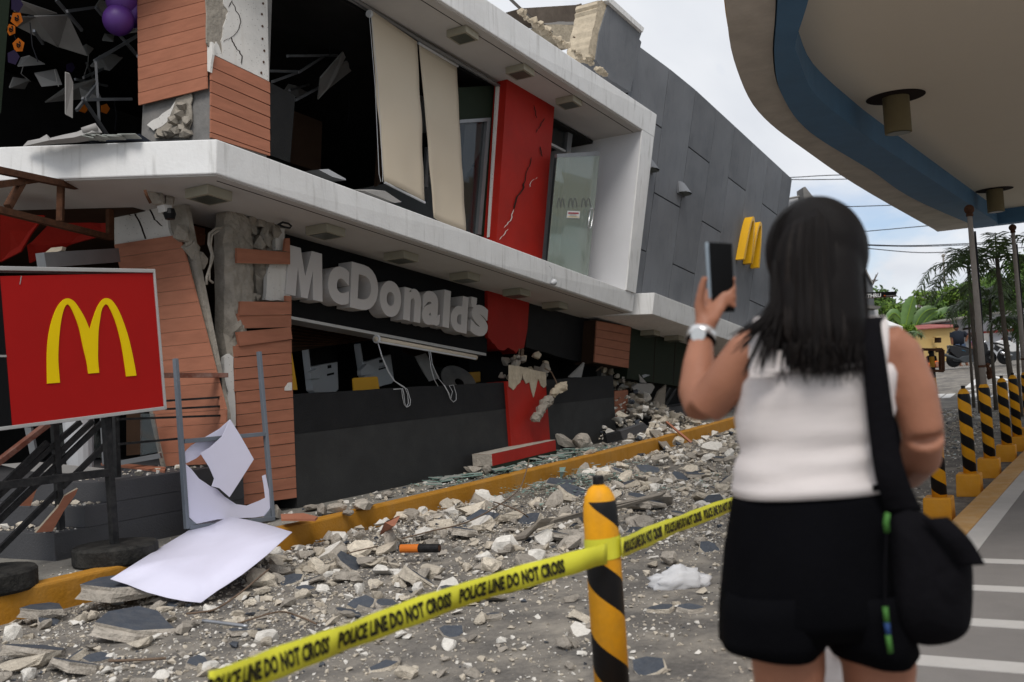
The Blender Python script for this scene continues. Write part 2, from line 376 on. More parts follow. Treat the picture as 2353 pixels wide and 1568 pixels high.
def ball(c, r, n=12, m=8, sq=(1, 1, 1)):
    c = V(c); vs = [c+V((0, 0, -r*sq[2]))]; fs = []
    for i in range(1, m):
        a = -math.pi/2+math.pi*i/m
        for k in range(n):
            b = 2*math.pi*k/n; vs.append(c+V((r*sq[0]*math.cos(a)*math.cos(b), r*sq[1]*math.cos(a)*math.sin(b), r*sq[2]*math.sin(a))))
    vs.append(c+V((0, 0, r*sq[2])))
    for k in range(n):
        fs.append((0, 1+(k+1) % n, 1+k)); e = 1+(m-2)*n; fs.append((len(vs)-1, e+k, e+(k+1) % n))
        for i in range(m-2):
            b = 1+i*n; fs.append((b+k, b+(k+1) % n, b+n+(k+1) % n, b+n+k))
    return vs, fs
def jag(pts, n=5, amp=4, seed=1):                 # a broken edge: pixel polyline made uneven
    r = random.Random(seed); out = []
    for a, b in zip(pts, pts[1:]):
        for i in range(n):
            t = i/n; k = amp if i else amp*.4
            out.append((a[0]+(b[0]-a[0])*t+r.uniform(-k, k), a[1]+(b[1]-a[1])*t+r.uniform(-k, k)))
    return out+[pts[-1]]
def hull(pts):
    bm = bmesh.new()
    for p in pts: bm.verts.new(p)
    r = bmesh.ops.convex_hull(bm, input=bm.verts)
    bmesh.ops.delete(bm, geom=[v for v in bm.verts if not v.link_faces], context='VERTS')
    bm.verts.ensure_lookup_table(); bm.verts.index_update()
    vs = [v.co.copy() for v in bm.verts]; fs = [tuple(v.index for v in f.verts) for f in bm.faces]; bm.free()
    return vs, fs
def rockgeo(seed, sx=1, sy=1, sz=.6, n=16):
    r = random.Random(seed); pts = []
    for _ in range(n):
        d = V((r.gauss(0, 1), r.gauss(0, 1), r.gauss(0, 1))).normalized()
        k = max(abs(d.x), abs(d.y), abs(d.z)); d = d*(.55+.45/k*.8)*r.uniform(.75, 1.0)
        pts.append(V((d.x*sx*.5, d.y*sy*.5, d.z*sz*.5)))
    return hull(pts)
def slabgeo(seed, th=.25, n=7):                   # broken plate: painted top face, rough sides
    r = random.Random(seed); pts = []
    for i in range(n):
        a = 2*math.pi*(i+r.uniform(-.3, .3))/n; k = r.uniform(.34, .56); pts.append(V((math.cos(a)*k, math.sin(a)*k*.8, 0)))
    bot = [V((p.x*r.uniform(.85, 1.2), p.y*r.uniform(.85, 1.2), -th*r.uniform(.75, 1.1))) for p in pts]
    mid = [V((p.x*r.uniform(1.0, 1.12), p.y*r.uniform(1.0, 1.12), -th*r.uniform(.3, .6))) for p in pts]
    vs = pts+mid+bot
    fs = [tuple(range(n))]+[(i, i+n, (i+1) % n+n, (i+1) % n) for i in range(n)]+[(i+n, i+2*n, (i+1) % n+2*n, (i+1) % n+n) for i in range(n)]+[tuple(range(3*n-1, 2*n-1, -1))]
    return vs, fs
def smoothpath(pts, n=6):
    out = []
    for i in range(len(pts)-1):
        p0, p1, p2, p3 = pts[max(i-1, 0)], pts[i], pts[i+1], pts[min(i+2, len(pts)-1)]
        for k in range(n):
            t = k/n; out.append(.5*((2*p1)+(p2-p0)*t+(2*p0-5*p1+4*p2-p3)*t*t+(3*p1-p0-3*p2+p3)*t**3))
    return out+[pts[-1]]
# ================================================================== GROUND, KERBS, PAVEMENT
xs = [-300, -60, -20, -5, 0, 4, 9]+[9+1.5*i for i in range(1, 23)]+[44, 46, 49, 53, 60, 90, 200, 600, 2000]
gv = [V((x, y, gz(x))) for x in xs for y in (-1500, -40, -6, 0, 3, 7, 12, 40, 1500)]
gf = [(i*9+j, (i+1)*9+j, (i+1)*9+j+1, i*9+j+1) for i in range(len(xs)-1) for j in range(8)]
tag(ob('ground', (gv, gf), 'asphalt', org=(0, 0, 0), smooth=True), kind='structure')
# left kerb (yellow) and the strip behind it
kx = [-12, 2, 6, 10, 14, 18, 22, 26, 30]
def ky(x): return 6.56+.012*max(0, x-8)
def strip(f0, f1, z0, z1):
    vs, fs = [], []
    for x in kx:
        vs += [V((x, f0(x), gz(x)+z0)), V((x, f1(x), gz(x)+z0)), V((x, f1(x), gz(x)+z1)), V((x, f0(x), gz(x)+z1))]
    for i in range(len(kx)-1):
        b = i*4; fs += [(b+j, b+(j+1) % 4, b+4+(j+1) % 4, b+4+j) for j in range(4)]
    e = (len(kx)-1)*4; fs += [(0, 1, 2, 3), (e+3, e+2, e+1, e)]
    return vs, fs
kerb = tag(ob('kerb', strip(ky, lambda x: ky(x)+.17, -.05, .215), 'kerb_yellow', bevel=.02, org=(0, 0, 0)), 'worn yellow painted kerb in front of the damaged building', kind='structure')
tag(ob('pavement', strip(lambda x: ky(x)+.168, lambda x: 12.0, -.05, .195), 'strip_concrete', org=(0, 0, 0)), kind='structure')
# right pavement: yellow kerb, white edge line, grey paving with pale bands
def ry(x): return 1.33-.034*x
def rquad(x0, x1, d0, d1, z0, z1):
    return hexa([V((x0, ry(x0)-d0, z0)), V((x1, ry(x1)-d0, z0)), V((x1, ry(x1)-d1, z0)), V((x0, ry(x0)-d1, z0))],
                [V((x0, ry(x0)-d0, z1)), V((x1, ry(x1)-d0, z1)), V((x1, ry(x1)-d1, z1)), V((x0, ry(x0)-d1, z1))])
XA, XB = -8, 24
tag(ob('pavement', rquad(XA, XB, .19, 9, -.05, .14), 'paving', org=(0, 0, 0)), 'grey paved walkway beside the row of striped bollards', kind='structure')
tag(ob('kerb', rquad(XA, XB, 0, .19, -.05, .143), ['kerb_top', 'kerb_yellow_bright'], org=(0, 0, 0), bevel=.012, fm=[1, 0, 1, 1, 1, 1]), 'faded orange kerb along the bollard row', kind='structure')
edge = ob('edge_line', rquad(XA, XB, .195, .34, .1405, .1445), 'paving_light', org=(0, 0, 0)); tag(edge, kind='structure')
for y0, wd in ((1130, .1), (1161, .1), (1193.5, .1), (1234.6, .05), (1252, .05), (1289, .13), (1352, .13), (1432, .14), (1530, .15), (1650, .15), (1098, .1), (1068, .1), (1042, .1)):
    x = Zp(2290, y0, .145).x
    tag(ob('paving_band', rquad(x-wd/2, x+wd/2, .62 if wd < .12 else .3, 8.9, .1405, .1445), 'paving_light', org=(x, 0, 0)), kind='structure')
# paving joints
for k in range(9):
    d = .95+.75*k
    tag(ob('paving_joint', rquad(XA, XB, d, d+.006, .1405, .1425), 'crack', org=(0, 0, 0)), kind='structure')
# painted lines on the far forecourt (each a thin sheet that follows the slope)
def mark(a, b, wd):
    a, b = Gp(*a), Gp(*b); d = V((b.x-a.x, b.y-a.y, 0)); L_ = d.length; d.normalize(); s = V((-d.y, d.x, 0))*wd/2
    vs, fs = [], []; n = max(1, int(L_/1.2))
    for i in range(n+1):
        p = a.lerp(b, i/n); p.z = gz(p.x)+.008; q = p+s; q.z = gz(q.x)+.008; r_ = p-s; r_.z = gz(r_.x)+.008; vs += [q, r_]
        if i: fs.append((2*i-2, 2*i-1, 2*i+1, 2*i))
    tag(ob('road_marking', (vs, fs), 'line_white'), kind='structure')
zr = lambda x, y: ((3450+x/3.484)/1.7408, (1150+y/3.484)/1.7408)
for a, b, wd in [((1720, 1215), (2330, 1213), .12), ((1480, 1400), (1660, 1245), .22), ((1480, 1448), (2330, 1408), .1), ((1730, 1218), (2330, 1365), .16), ((1470, 1448), (1640, 1410), .12), ((1780, 1365), (2330, 1275), .12), ((840, 1162), (1500, 1110), .1)]:
    mark(zr(*a), zr(*b), wd)
for x in (1060, 1200, 1550, 1880, 2080, 2260):
    mark(zr(x-40, 1550-(x-1000)*.022), zr(x+40, 1490-(x-1000)*.022), .22)
zb = lambda x, y: ((3550+x/2.614)/1.7408, (1400+y/2.614)/1.7408)
for a, b in [((580, 684), (635, 680)), ((620, 660), (700, 652)), ((690, 634), (740, 628)), ((870, 560), (930, 553)), ((900, 535), (960, 530))]: mark(zb(*a), zb(*b), .1)

# ================================================================== DAMAGED BUILDING
BD = emp('restaurant_building', (9, 7.6, .2), 'collapsed two storey restaurant with white slabs, red pillars and grey wall', 'building')
V0, V1, VT, RB, RT = .215, .555, .62, 3.3, 3.72
def lpoly(pts, v0, v1):                          # slab from (u, w) outline
    a = [W(u, v0, w) for u, w in pts]; b = [W(u, v1, w) for u, w in pts]; n = len(pts)
    return a+b, [tuple(range(n-1, -1, -1)), tuple(range(n, 2*n))]+[(i, (i+1) % n, (i+1) % n+n, i+n) for i in range(n)]
fl = [(-2.54, .8), (2, .8), (7.0, .78), (7.0, -6), (2, -6), (-5.85, -6)]
ob('floor_slab', lpoly(fl, V0+.012, V1), 'slab_white', BD, bevel=.012)
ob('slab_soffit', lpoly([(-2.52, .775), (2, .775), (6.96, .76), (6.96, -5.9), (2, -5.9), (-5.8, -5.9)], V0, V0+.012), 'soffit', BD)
ob('inner_ceiling_shade', lpoly([(-2.2, -.75), (-.7, -.75), (-.7, -.3), (6.9, -.3), (6.9, -5.8), (-4.8, -5.8)], V0-.008, V0-.003), 'interior_brown', BD)  # dark sheet below the soffit, shade of the deep interior put into colour
ob('soffit_groove', lpoly([(-2.4, .66), (6.9, .64), (6.9, .652), (-2.4, .672)], V0-.003, V0), 'crack', BD)
# roof slab and its soffit; front band broken on top
ob('roof_slab', lpoly([(-2.1, .8), (2, .8), (7.08, .8), (7.08, -6), (2, -6), (-5.6, -6), (-2.6, -.3)], RB+.012, RT), 'slab_white', BD, bevel=.012)
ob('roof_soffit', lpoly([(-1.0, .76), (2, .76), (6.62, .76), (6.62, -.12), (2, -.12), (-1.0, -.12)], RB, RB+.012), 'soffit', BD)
ob('soffit_groove', lpoly([(-1.0, .62), (6.6, .62), (6.6, .632), (-1.0, .632)], RB-.003, RB), 'crack', BD)
# end wall of the white frame
ob('end_wall', hexa([W(6.62, V1, .77), W(6.78, V1, .77), W(6.78, V1, -5.8), W(6.62, V1, -5.8)], [W(6.62, RB, .77), W(6.78, RB, .77), W(6.78, RB, -5.8), W(6.62, RB, -5.8)]), 'end_wall', BD)
ob('frame_edge', hexa([W(6.6, V1+.001, .8), W(7.0, V1+.001, .8), W(7.0, V1+.001, .772), W(6.6, V1+.001, .772)], [W(6.6, RB+.01, .8), W(7.06, RB+.01, .8), W(7.06, RB+.01, .772), W(6.6, RB+.01, .772)]), 'slab_white', BD)
ob('frame_side', hexa([W(6.785, V1, .77), W(7.0, V1, .77), W(7.0, V1, -3), W(6.785, V1, -3)], [W(6.785, RB, .77), W(7.06, RB, .77), W(7.06, RB, -3), W(6.785, RB, -3)]), 'slab_white', BD)
# crack where end wall meets roof soffit
def LPz(p, w): return LP(p[0], p[1], w)
# upper room shell, its shade put into a near-black colour
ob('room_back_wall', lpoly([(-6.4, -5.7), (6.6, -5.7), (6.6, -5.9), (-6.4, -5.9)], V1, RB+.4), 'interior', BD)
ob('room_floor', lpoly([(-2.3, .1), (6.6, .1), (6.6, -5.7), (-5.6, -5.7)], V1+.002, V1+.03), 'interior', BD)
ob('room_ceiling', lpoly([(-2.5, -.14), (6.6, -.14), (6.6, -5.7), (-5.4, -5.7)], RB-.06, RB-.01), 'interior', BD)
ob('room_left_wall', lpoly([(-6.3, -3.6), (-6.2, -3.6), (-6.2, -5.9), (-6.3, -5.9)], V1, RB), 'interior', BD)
z1 = lambda x, y: (x*.2747, y*.2747)
z2 = lambda x, y: ((1000+x*.4783)/1.7408, y*.2747)
z3 = lambda x, y: ((1900+x*.4783)/1.7408, y*.2747)
z5 = lambda x, y: (x/1.96/1.7408, (650+y/1.96)/1.7408)
z6 = lambda x, y: ((1000+x/1.96)/1.7408, (750+y/1.96)/1.7408)
z4 = lambda x, y: (x/1.96/1.7408, (1400+y/1.96)/1.7408)
zB = lambda x, y: ((1900+x/1.96)/1.7408, (1000+y/1.96)/1.7408)
zC = lambda x, y: (x/1.96/1.7408, (1930+y/1.96)/1.7408)
zD = lambda x, y: ((1000+x/1.96)/1.7408, (1600+y/1.96)/1.7408)
zE = lambda x, y: ((1900+x/1.96)/1.7408, (1600+y/1.96)/1.7408)
def LPo(pts, w, dep, **k):                        # polygon seen on the facade at w, going back by dep
    return prism([LP(x, y, w) for x, y in pts], (0, dep, 0))
def YPo(pts, Y, dep): return prism([Yp(x, y, Y) for x, y in pts], (0, dep, 0))
def Fpo(pts, d, dep): return prism([Dp(x, y, d) for x, y in pts], F0*dep)
# ---- upper corner column
uc = ob('corner_column', lpoly([(-1.87, -.03), (-1.07, -.03), (-1.07, -1.08), (-1.87, -1.08)], V1, RB+.3), 'concrete_grey', BD)
XL = -1.9
for k in range(10):
    a, b = 242-28.7*(k+1)+1.3, 242-28.7*k
    c, d = 203-28.9*(k+1)+1.3, 203-28.9*k
    ob('board', prism([PU(317-k*.3, a, XL-.04), PU(474.5-k*.25, c, XL-.04), PU(475-k*.25, d, XL-.04), PU(318-k*.3, b, XL-.04)], EU*.018), 'board', uc)
yl = [123.6, 153.8, 184.6, 212.9, 243.1, 274.2, 304.4]; yr_ = [188.2, 215.6, 243, 270.6, 298, 324.7, 352]
for k in range(6):
    ob('board', LPo([(485.5, yl[k]+1), (620.2, yr_[k]+1), (621, yr_[k+1]-1.2), (485, yl[k+1]-1.2)], .0, .022), 'board', uc)
ob('board', LPo([(485, 305.4), (621, 353), (621, 358), (485, 316)], .0, .022), 'board', uc)
ob('plaster_face', LPo([(512, -30), (614, -30), (618, 187)]+jag([(618, 187), (486, 123)], 3, .5)+jag([(486, 123), (497, 96), (512, 133), (508, 95), (513, 60), (524, 28), (513, 8), (512, -30)], 4, 2.2, 3), -.004, .02), 'plaster_white', uc)
ob('exposed_core', LPo(jag([(474, -30), (514, -30), (524, 30), (512, 70), (514, 132), (488, 120), (476, 98), (474, -30)], 4, 1.5, 5), -.012, .018), 'concrete', uc)
ob('plaster_flake', prism([PU(x, y, -1.93) for x, y in jag([(475, 98), (486, 96), (488, 125), (482, 166), (476, 164), (475, 98)], 2, .8, 9)], EU*.03), 'plaster_white', uc)
ob('plaster_patch', prism([PU(x, y, -1.905) for x, y in jag([(338, 288), (352, 276), (372, 262), (392, 250), (402, 232), (392, 262), (382, 282), (362, 296), (352, 300), (338, 288)], 2, 2, 4)], EU*.012), 'plaster_white', uc)
ob('broken_hollow', prism([PU(x, y, -1.902) for x, y in jag([(356, 304), (372, 284), (392, 262), (405, 226), (440, 210), (440, 260), (432, 316), (356, 316), (356, 304)], 3, 3, 6)], EU*.012), 'concrete', uc)
for i, (x, y) in enumerate([(400, 278), (412, 262), (420, 295), (408, 300), (392, 304), (384, 308), (418, 245), (426, 306), (372, 309), (430, 280)]):
    g = rockgeo(40+i, .17, .15, .14); c = PU(x, y, -1.93); ob('broken_lump', ([v+c for v in g[0]], g[1]), 'concrete', uc)
def crack(path, w0, wid=1.6, par=None, mat='crack', seed=1):
    p = jag(path, 4, 1.6, seed); n = len(p); up = [(x-wid*.5*(1 if 0 < i < n-1 else .1), y) for i, (x, y) in enumerate(p)]; dn = [(x+wid*.5*(1 if 0 < i < n-1 else .1), y) for i, (x, y) in enumerate(p)]
    return ob('crack', LPo(up+dn[::-1], w0, .004), mat, par or BD)
crack([z1(1945, 0), z1(1910, 60)], .0, 1.6, uc); crack([z1(1940, 10), z1(1990, 110), z1(2015, 180), z1(1990, 260), z1(1935, 310), z1(1870, 350)], .0, 1.3, uc, seed=3)
crack([z1(1935, 310), z1(1960, 380), z1(1995, 420), z1(2025, 470), z1(2022, 540)], .0, 2.0, uc, seed=4)
for i, (x, y) in enumerate([(2200, 30), (2190, 120), (2195, 220), (2195, 325), (2210, 425), (2205, 520), (2185, 610)]):
    c = LP(*z1(x, y), .0); ob('bolt_hole', lathe(c+V((0, .002, 0)), [(.012, 0), (.014, .006)], 8, (0, -1, 0)), 'rust', uc)
# ---- lower corner column: leaning boards on the side, exposed core, boards on the street side
lc = ob('lower_column', prism([Xp(x, y, 7.02) for x, y in [(262, 470), (425, 470), (520, 955), (522, 1100), (372, 1085), (345, 960)]], (.06, 0, 0)), 'concrete', BD)
for k in range(17):
    yr0 = 539+31.0*k; x0 = 413+8.15*min(k, 13)+(0 if k < 13 else (k-13)*.5); xl0 = 262+7.0*k; s = .155-.0065*k
    x1, xl1 = x0+8.1*(k < 13), xl0+7; s1 = s-.0065
    ob('board', prism([Xp(xl0, yr0+(x0-xl0)*s, 6.96), Xp(x0, yr0, 6.96), Xp(x1, yr0+30.2, 6.96), Xp(xl1, yr0+30.2+(x1-xl1)*s1, 6.96)], (.02, 0, 0)), ['board', 'board_edge'], lc, fm=[0, 1, 1, 0, 1, 0])
ob('plaster_cap', prism([Xp(x, y, 6.99) for x, y in jag([z5(900, 660), z5(905, 280), z5(960, 260), z5(1030, 300), z5(1080, 245), z5(1170, 340), z5(1260, 370), z5(1310, 450), z5(1340, 570)], 3, 2.5, 8)+[z5(1400, 575)]], (.05, 0, 0)), 'plaster_white', lc)
for pa in ([z5(930, 290), z5(960, 390), z5(1040, 420)], [z5(1055, 400), z5(1100, 490), z5(1140, 600)], [z5(1160, 340), z5(1210, 450), z5(1270, 500)]):
    p = jag(pa, 4, 1.5, 2); ob('crack', prism([Xp(x-1.7, y, 6.985) for x, y in p]+[Xp(x+1.7, y, 6.985) for x, y in p[::-1]], (.004, 0, 0)), 'crack', lc)
# concrete core
def rough(outline, Y, dep, amp, seed, nx=9, ny=22):   # rough concrete slab front from a pixel outline (left, right edges by height)
    r = random.Random(seed); L_, R_ = outline
    def at(e, t):
        n = len(e)-1; i = min(int(t*n), n-1); f = t*n-i; return (e[i][0]+(e[i+1][0]-e[i][0])*f, e[i][1]+(e[i+1][1]-e[i][1])*f)
    vs, fs = [], []
    for j in range(ny+1):
        a, b = at(L_, j/ny), at(R_, j/ny)
        for i in range(nx+1):
            t = i/nx; p = Yp(a[0]+(b[0]-a[0])*t, a[1]+(b[1]-a[1])*t, Y)
            q = amp*(NZ.noise(p*5+V((seed, 0, 0)))+.6*NZ.noise(p*14)+.3*NZ.noise(p*31)); rd = .05*(abs(t-.5)*2)**4
            p.y += q+rd; p.x += q*.3; vs.append(p)
    m = len(vs); vs += [V((v.x, Y+dep, v.z)) for v in vs]; n1 = nx+1
    for j in range(ny):
        for i in range(nx):
            a = j*n1+i; fs.append((a, a+1, a+n1+1, a+n1))
            fs.append((m+a, m+a+n1, m+a+n1+1, m+a+1))
    for j in range(ny):
        for i in (0, nx): a = j*n1+i; fs.append((a, a+n1, m+a+n1, m+a))
    for i in range(nx):
        for j in (0, ny): a = j*n1+i; fs.append((a, a+1, m+a+1, m+a))
    return vs, fs
ob('column_core', rough(([z5(1800, 380), z5(1790, 500), z5(1780, 650), z5(1790, 900), z5(1790, 1300), z5(1800, 1568), z4(1800, 200), z4(1810, 560)], [z5(1910, 375), z5(2000, 480), z5(2000, 600), z5(2010, 800), z5(2020, 1020), z5(1960, 1300), z4(1850, 100), z4(1850, 600)]), 7.62, .2, .05, 3, 10, 34), 'concrete', lc)
ob('column_core', rough(([z5(1920, 375), z5(1990, 560), z5(2010, 800), z5(2060, 1080)], [z5(2170, 430), z5(2255, 540), z5(2270, 800), z5(2280, 1090)]), 7.72, .25, .06, 11, 9, 20), 'concrete', lc)
for i, (x, y, s) in enumerate([(1960, 420, .24), (2040, 440, .22), (2100, 470, .2), (2000, 500, .18), (2080, 540, .2), (2150, 520, .2), (2030, 620, .2), (2100, 620, .17), (1330, 300, .2), (1250, 270, .2), (1420, 570, .2), (1200, 260, .18), (1500, 700, .22), (1560, 760, .2), (1480, 620, .16), (1700, 100, .01), (1990, 1060, .1), (2020, 1050, .09)]):
    g = rockgeo(60+i, s, s*.8, s*1.3); c = Yp(*z5(x, y), 7.66 if x > 1600 else 7.75); ob('broken_lump', ([v+c for v in g[0]], g[1]), 'concrete', lc)
ob('plaster_face', YPo(jag([z5(2150, 515), z5(2230, 520), z5(2225, 690), z5(2165, 690), z5(2150, 515)], 2, 1, 2), 7.665, .05), 'plaster_white', lc)
ob('plaster_face', YPo([z5(2270, 800), z5(2275, 1090)]+jag([z5(2275, 1090), z5(2080, 1078), z5(2095, 860), z5(2110, 800)], 4, 1.5, 3), 7.665, .05), 'plaster_white', lc)
ob('plaster_edge', YPo(jag([z4(1760, 60), z4(1800, 30), z4(1830, 60), z4(1835, 300), z4(1850, 600), z4(1800, 600), z4(1765, 470), z4(1790, 330), z4(1755, 200), z4(1760, 60)], 3, 1.3, 7), 7.6, .05), 'plaster_white', lc)
def fboard(q, Y=7.585, nm='board'): return ob(nm, YPo(q, Y, .03), ['board', 'board_edge'], lc, fm=[0, 0, 1, 0, 1, 0])
fboard([z5(1855, 672), z5(2275, 706), z5(2275, 800), z5(1860, 790)])
fboard([z5(2240, 595), z5(2272, 595), z5(2275, 706), z5(2228, 695)], 7.59)
fboard([z5(2240, 1045), z5(2285, 1050), z5(2285, 1096), z5(2242, 1090)], 7.59)
fboard([z5(1885, 1090), z5(2285, 1097), z5(2284, 1192), z5(1878, 1200)])
fboard([z5(1858, 1186), z5(2284, 1197), z5(2284, 1292), z5(1870, 1302)], 7.6)
fboard([z5(1858, 1330), z5(2280, 1292), z5(2292, 1385), z5(1880, 1440)], 7.565)
fboard([z5(1862, 1428), z5(2286, 1392), z5(2288, 1492), z5(1850, 1505)], 7.595)
for k in range(14):
    ya, yb = 795+26.6*k, 795+26.6*(k+1)-1.2; e = rng.uniform(-1, 1)
    fa, fb = -.09-.004*k, -.09-.004*(k+1); xl_ = 540+(k > 3)*4+(k > 5)*2+e; xr = 668.5+.95*k
    if k == 13: yb -= 4
    fboard([(xl_, ya-(545-xl_)*fa), (xr, ya+125*fa), (xr+.9, yb+126*fb), (xl_+.5, yb)], 7.585+.006*(k % 2))
ob('chipped_patch', YPo(jag([z4(2235, 295), z4(2260, 258), z4(2287, 255), z4(2288, 318), z4(2235, 320), z4(2235, 295)], 2, .6, 5), 7.577, .01), 'plaster_white', lc)
# dark boards under the slab beside the column
for k in range(4):
    a, b = 300+85*k, 300+85*(k+1)-4
    ob('board', YPo([z5(1385-5*k, a+10), z5(1610, a+(10 if k else 8)), z5(1605, b+10), z5(1380-5*k, b+14)], 8.4, .05), 'board', lc)
for j, pts in enumerate([[(1745, 510), (1690, 520), (1640, 560), (1635, 640), (1660, 720), (1650, 800)], [(1730, 520), (1660, 570), (1650, 650), (1670, 740), (1640, 840), (1620, 900), (1620, 960)], [(1640, 840), (1640, 920), (1670, 945)]]):
    ob('cable', tube([Yp(*z5(*p), 7.5) for p in pts], .013, 6), 'concrete', lc, smooth=True)
ob('conduit', tube([Yp(*z5(*p), 7.45) for p in [(1135, 215), (1150, 260), (1180, 320)]], .014, 8), 'rust', lc, smooth=True)
ob('cable', tube([Yp(*z5(*p), 7.4) for p in [(2180, 490), (2215, 470), (2260, 480), (2285, 500), (2270, 515), (2230, 508), (2195, 495)]], .012, 6), 'rail_black', lc, smooth=True)
cb = ob('camera_box', YPo([z5(1285, 330), z5(1345, 335), z5(1350, 375), z5(1300, 385)], 7.4, .1), 'tile_white', lc)
ob('lens', lathe(Yp(*z5(1330, 405), 7.42), [(.045, -.05), (.06, 0), (.045, .05)], 12), 'phone_black', cb)
# ---- sign wall under the slab (black), red lower pillar, black panels
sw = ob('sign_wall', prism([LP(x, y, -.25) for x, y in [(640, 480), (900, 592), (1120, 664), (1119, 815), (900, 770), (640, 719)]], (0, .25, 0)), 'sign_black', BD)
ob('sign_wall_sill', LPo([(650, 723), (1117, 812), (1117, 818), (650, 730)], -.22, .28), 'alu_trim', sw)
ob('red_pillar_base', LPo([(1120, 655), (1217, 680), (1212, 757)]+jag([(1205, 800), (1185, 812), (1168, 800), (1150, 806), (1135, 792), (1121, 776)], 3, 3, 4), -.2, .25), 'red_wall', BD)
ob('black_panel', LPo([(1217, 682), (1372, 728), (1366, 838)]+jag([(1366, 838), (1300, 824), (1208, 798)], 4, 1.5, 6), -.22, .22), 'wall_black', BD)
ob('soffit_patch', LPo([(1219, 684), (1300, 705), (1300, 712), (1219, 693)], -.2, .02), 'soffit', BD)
# brick-board pier and green wall under the far canopy
pr = ob('far_pier', LPo([(1372, 735), (1452, 752), (1445, 845), (1366, 835)], .05, .4), 'interior_brown', BD)
for k in range(5):
    a = 738+19*k; ob('board', LPo([(1372-k*1.2, a), (1450-k*1.2, a+14), (1449-k*1.2, a+32), (1371-k*1.2, a+18)], .075, .025), 'board', pr)
ob('green_wall', LPo([(1452, 750), (1640, 790), (1640, 900), (1440, 870)], .02, .3), 'green_wall', BD)
for x in (1506, 1552): ob('wall_joint', LPo([(x, 758+(x-1452)*.2), (x+1.4, 758+(x-1452)*.2), (x-4, 882), (x-5.4, 882)], .023, .004), 'crack', BD)
# ---- upper red pillar with cracks, green wall and window beside it
rp = ob('red_pillar', lpoly([(3.44, .12), (4.82, .12), (4.82, -.35), (3.44, -.35)], V1-.05, RB), 'red_wall', BD)
for path, wd in (([z3(495, 880), z3(510, 950), z3(515, 990)], 1.4), ([z3(585, 990), z3(560, 1030), z3(540, 1060), z3(510, 1110)], 1.6), ([z3(545, 1225), z3(555, 1265), z3(565, 1310)], 1.9), ([z3(470, 1320), z3(455, 1390), z3(425, 1460), z3(410, 1560)], 1.5)): crack(path, .15, wd, rp, seed=int(wd*10))
zR = lambda x, y: ((1900+x/2.24)/1.7408, (450+y/2.24)/1.7408)
crack([zR(445, 620), zR(430, 690), zR(375, 770), zR(350, 870)], .15, 3.2, rp, seed=8); crack([zR(350, 870), zR(320, 970), zR(260, 1035)], .15, 1.6, rp, 'plaster_white', 9)
crack([zR(300, 1045), zR(265, 1090), zR(220, 1140)], .15, 1.3, rp, 'plaster_white', 12); crack([zR(560, 580), zR(500, 630), zR(490, 670)], .15, .9, rp, 'plaster_white', 13)
ob('pillar_return', LPo([(1144, 197), (1149, 196), (1132, 545), (1124, 545)], .0, .04), 'plaster_white', BD)
gw = ob('green_wall', LPo([z2(1725, 735), z2(2092, 712), (1124, 548), (1100, 540), z2(2015, 990), z2(1758, 1008)], -.1, .1), 'green_wall', BD)
wf = ob('window_frame', LPo([z2(1755, 1003), z2(2015, 985), (1106, 540), (1098, 538), z2(1985, 1015), z2(1755, 1030)], -.08, .08), 'alu', BD)
ob('window_pane', LPo([z2(1755, 1030), z2(1985, 1015), (1098, 538), (1068, 530)], -.13, .006), 'window_glass', wf)
ob('torn_film', LPo([z2(1800, 1045), z2(1982, 1030), z2(1965, 1150), z2(1930, 1260), z2(1880, 1350), z2(1790, 1510), z2(1780, 1300)], -.16, .004), 'tile_white', wf)
ob('window_frame', LPo([z2(1458, 1568), z2(1485, 1230), z2(1500, 1230), z2(1490, 1568)], -.5, .05), 'alu', BD)
# ---- glass door of the upper frame
ob('fanlight', LPo([z3(600, 930), z3(790, 1045), z3(765, 1270), z3(580, 1175)], -.25, .02), 'window_glass', BD)
ob('door_frame', LPo([z3(598, 915), z3(830, 1035), z3(800, 1260), z3(765, 1275), z3(785, 1060), z3(600, 945)], -.2, .08), 'alu', BD)
ob('door_frame', LPo([z3(580, 1165), z3(760, 1258), z3(758, 1275), z3(578, 1185)], -.18, .06), 'alu_trim', BD)
ob('door_jamb', LPo([z3(795, 1035), z3(828, 1035), zR(855, 380), zR(740, 1400), zR(700, 1390), zR(820, 380)], -.22, .05), 'tile_white', BD)
ob('door_jamb', LPo([zR(738, 400), zR(768, 400), zR(700, 1390), zR(655, 1375)], -.3, .06), 'alu', BD)
def dpt(x, y): return LP(*zR(x, y), .35)
DR = emp('glass_door', dpt(880, 1450), 'greenish glass door standing open at the end of the upper balcony', 'door')
pane = ob('pane', prism([dpt(740, 395), dpt(1118, 385), dpt(1010, 1500), dpt(650, 1375)], (0, .012, 0)), 'door_glass', DR)
ob('head_rail', prism([dpt(735, 372), dpt(1122, 347), dpt(1120, 392), dpt(738, 405)], (0, .05, 0)), 'alu', DR, bevel=.004)
ob('foot_rail', prism([dpt(925, 1478), dpt(1010, 1480), dpt(1008, 1502), dpt(985, 1495)], (0, .05, 0)), 'alu', DR)
ob('handle', tube([dpt(*p)+V((0, -.06, 0)) for p in [(1005, 870), (1018, 865), (1030, 875), (1032, 900), (1015, 1020), (1005, 1038), (992, 1040), (985, 1025), (988, 1000), (1003, 880)]], .013, 8), 'chrome', DR, smooth=True)
st = ob('sticker', prism([dpt(828, 882)+V((0, -.004, 0)), dpt(940, 886)+V((0, -.004, 0)), dpt(934, 950)+V((0, -.004, 0)), dpt(820, 945)+V((0, -.004, 0))], (0, .002, 0)), 'tent_white', DR)
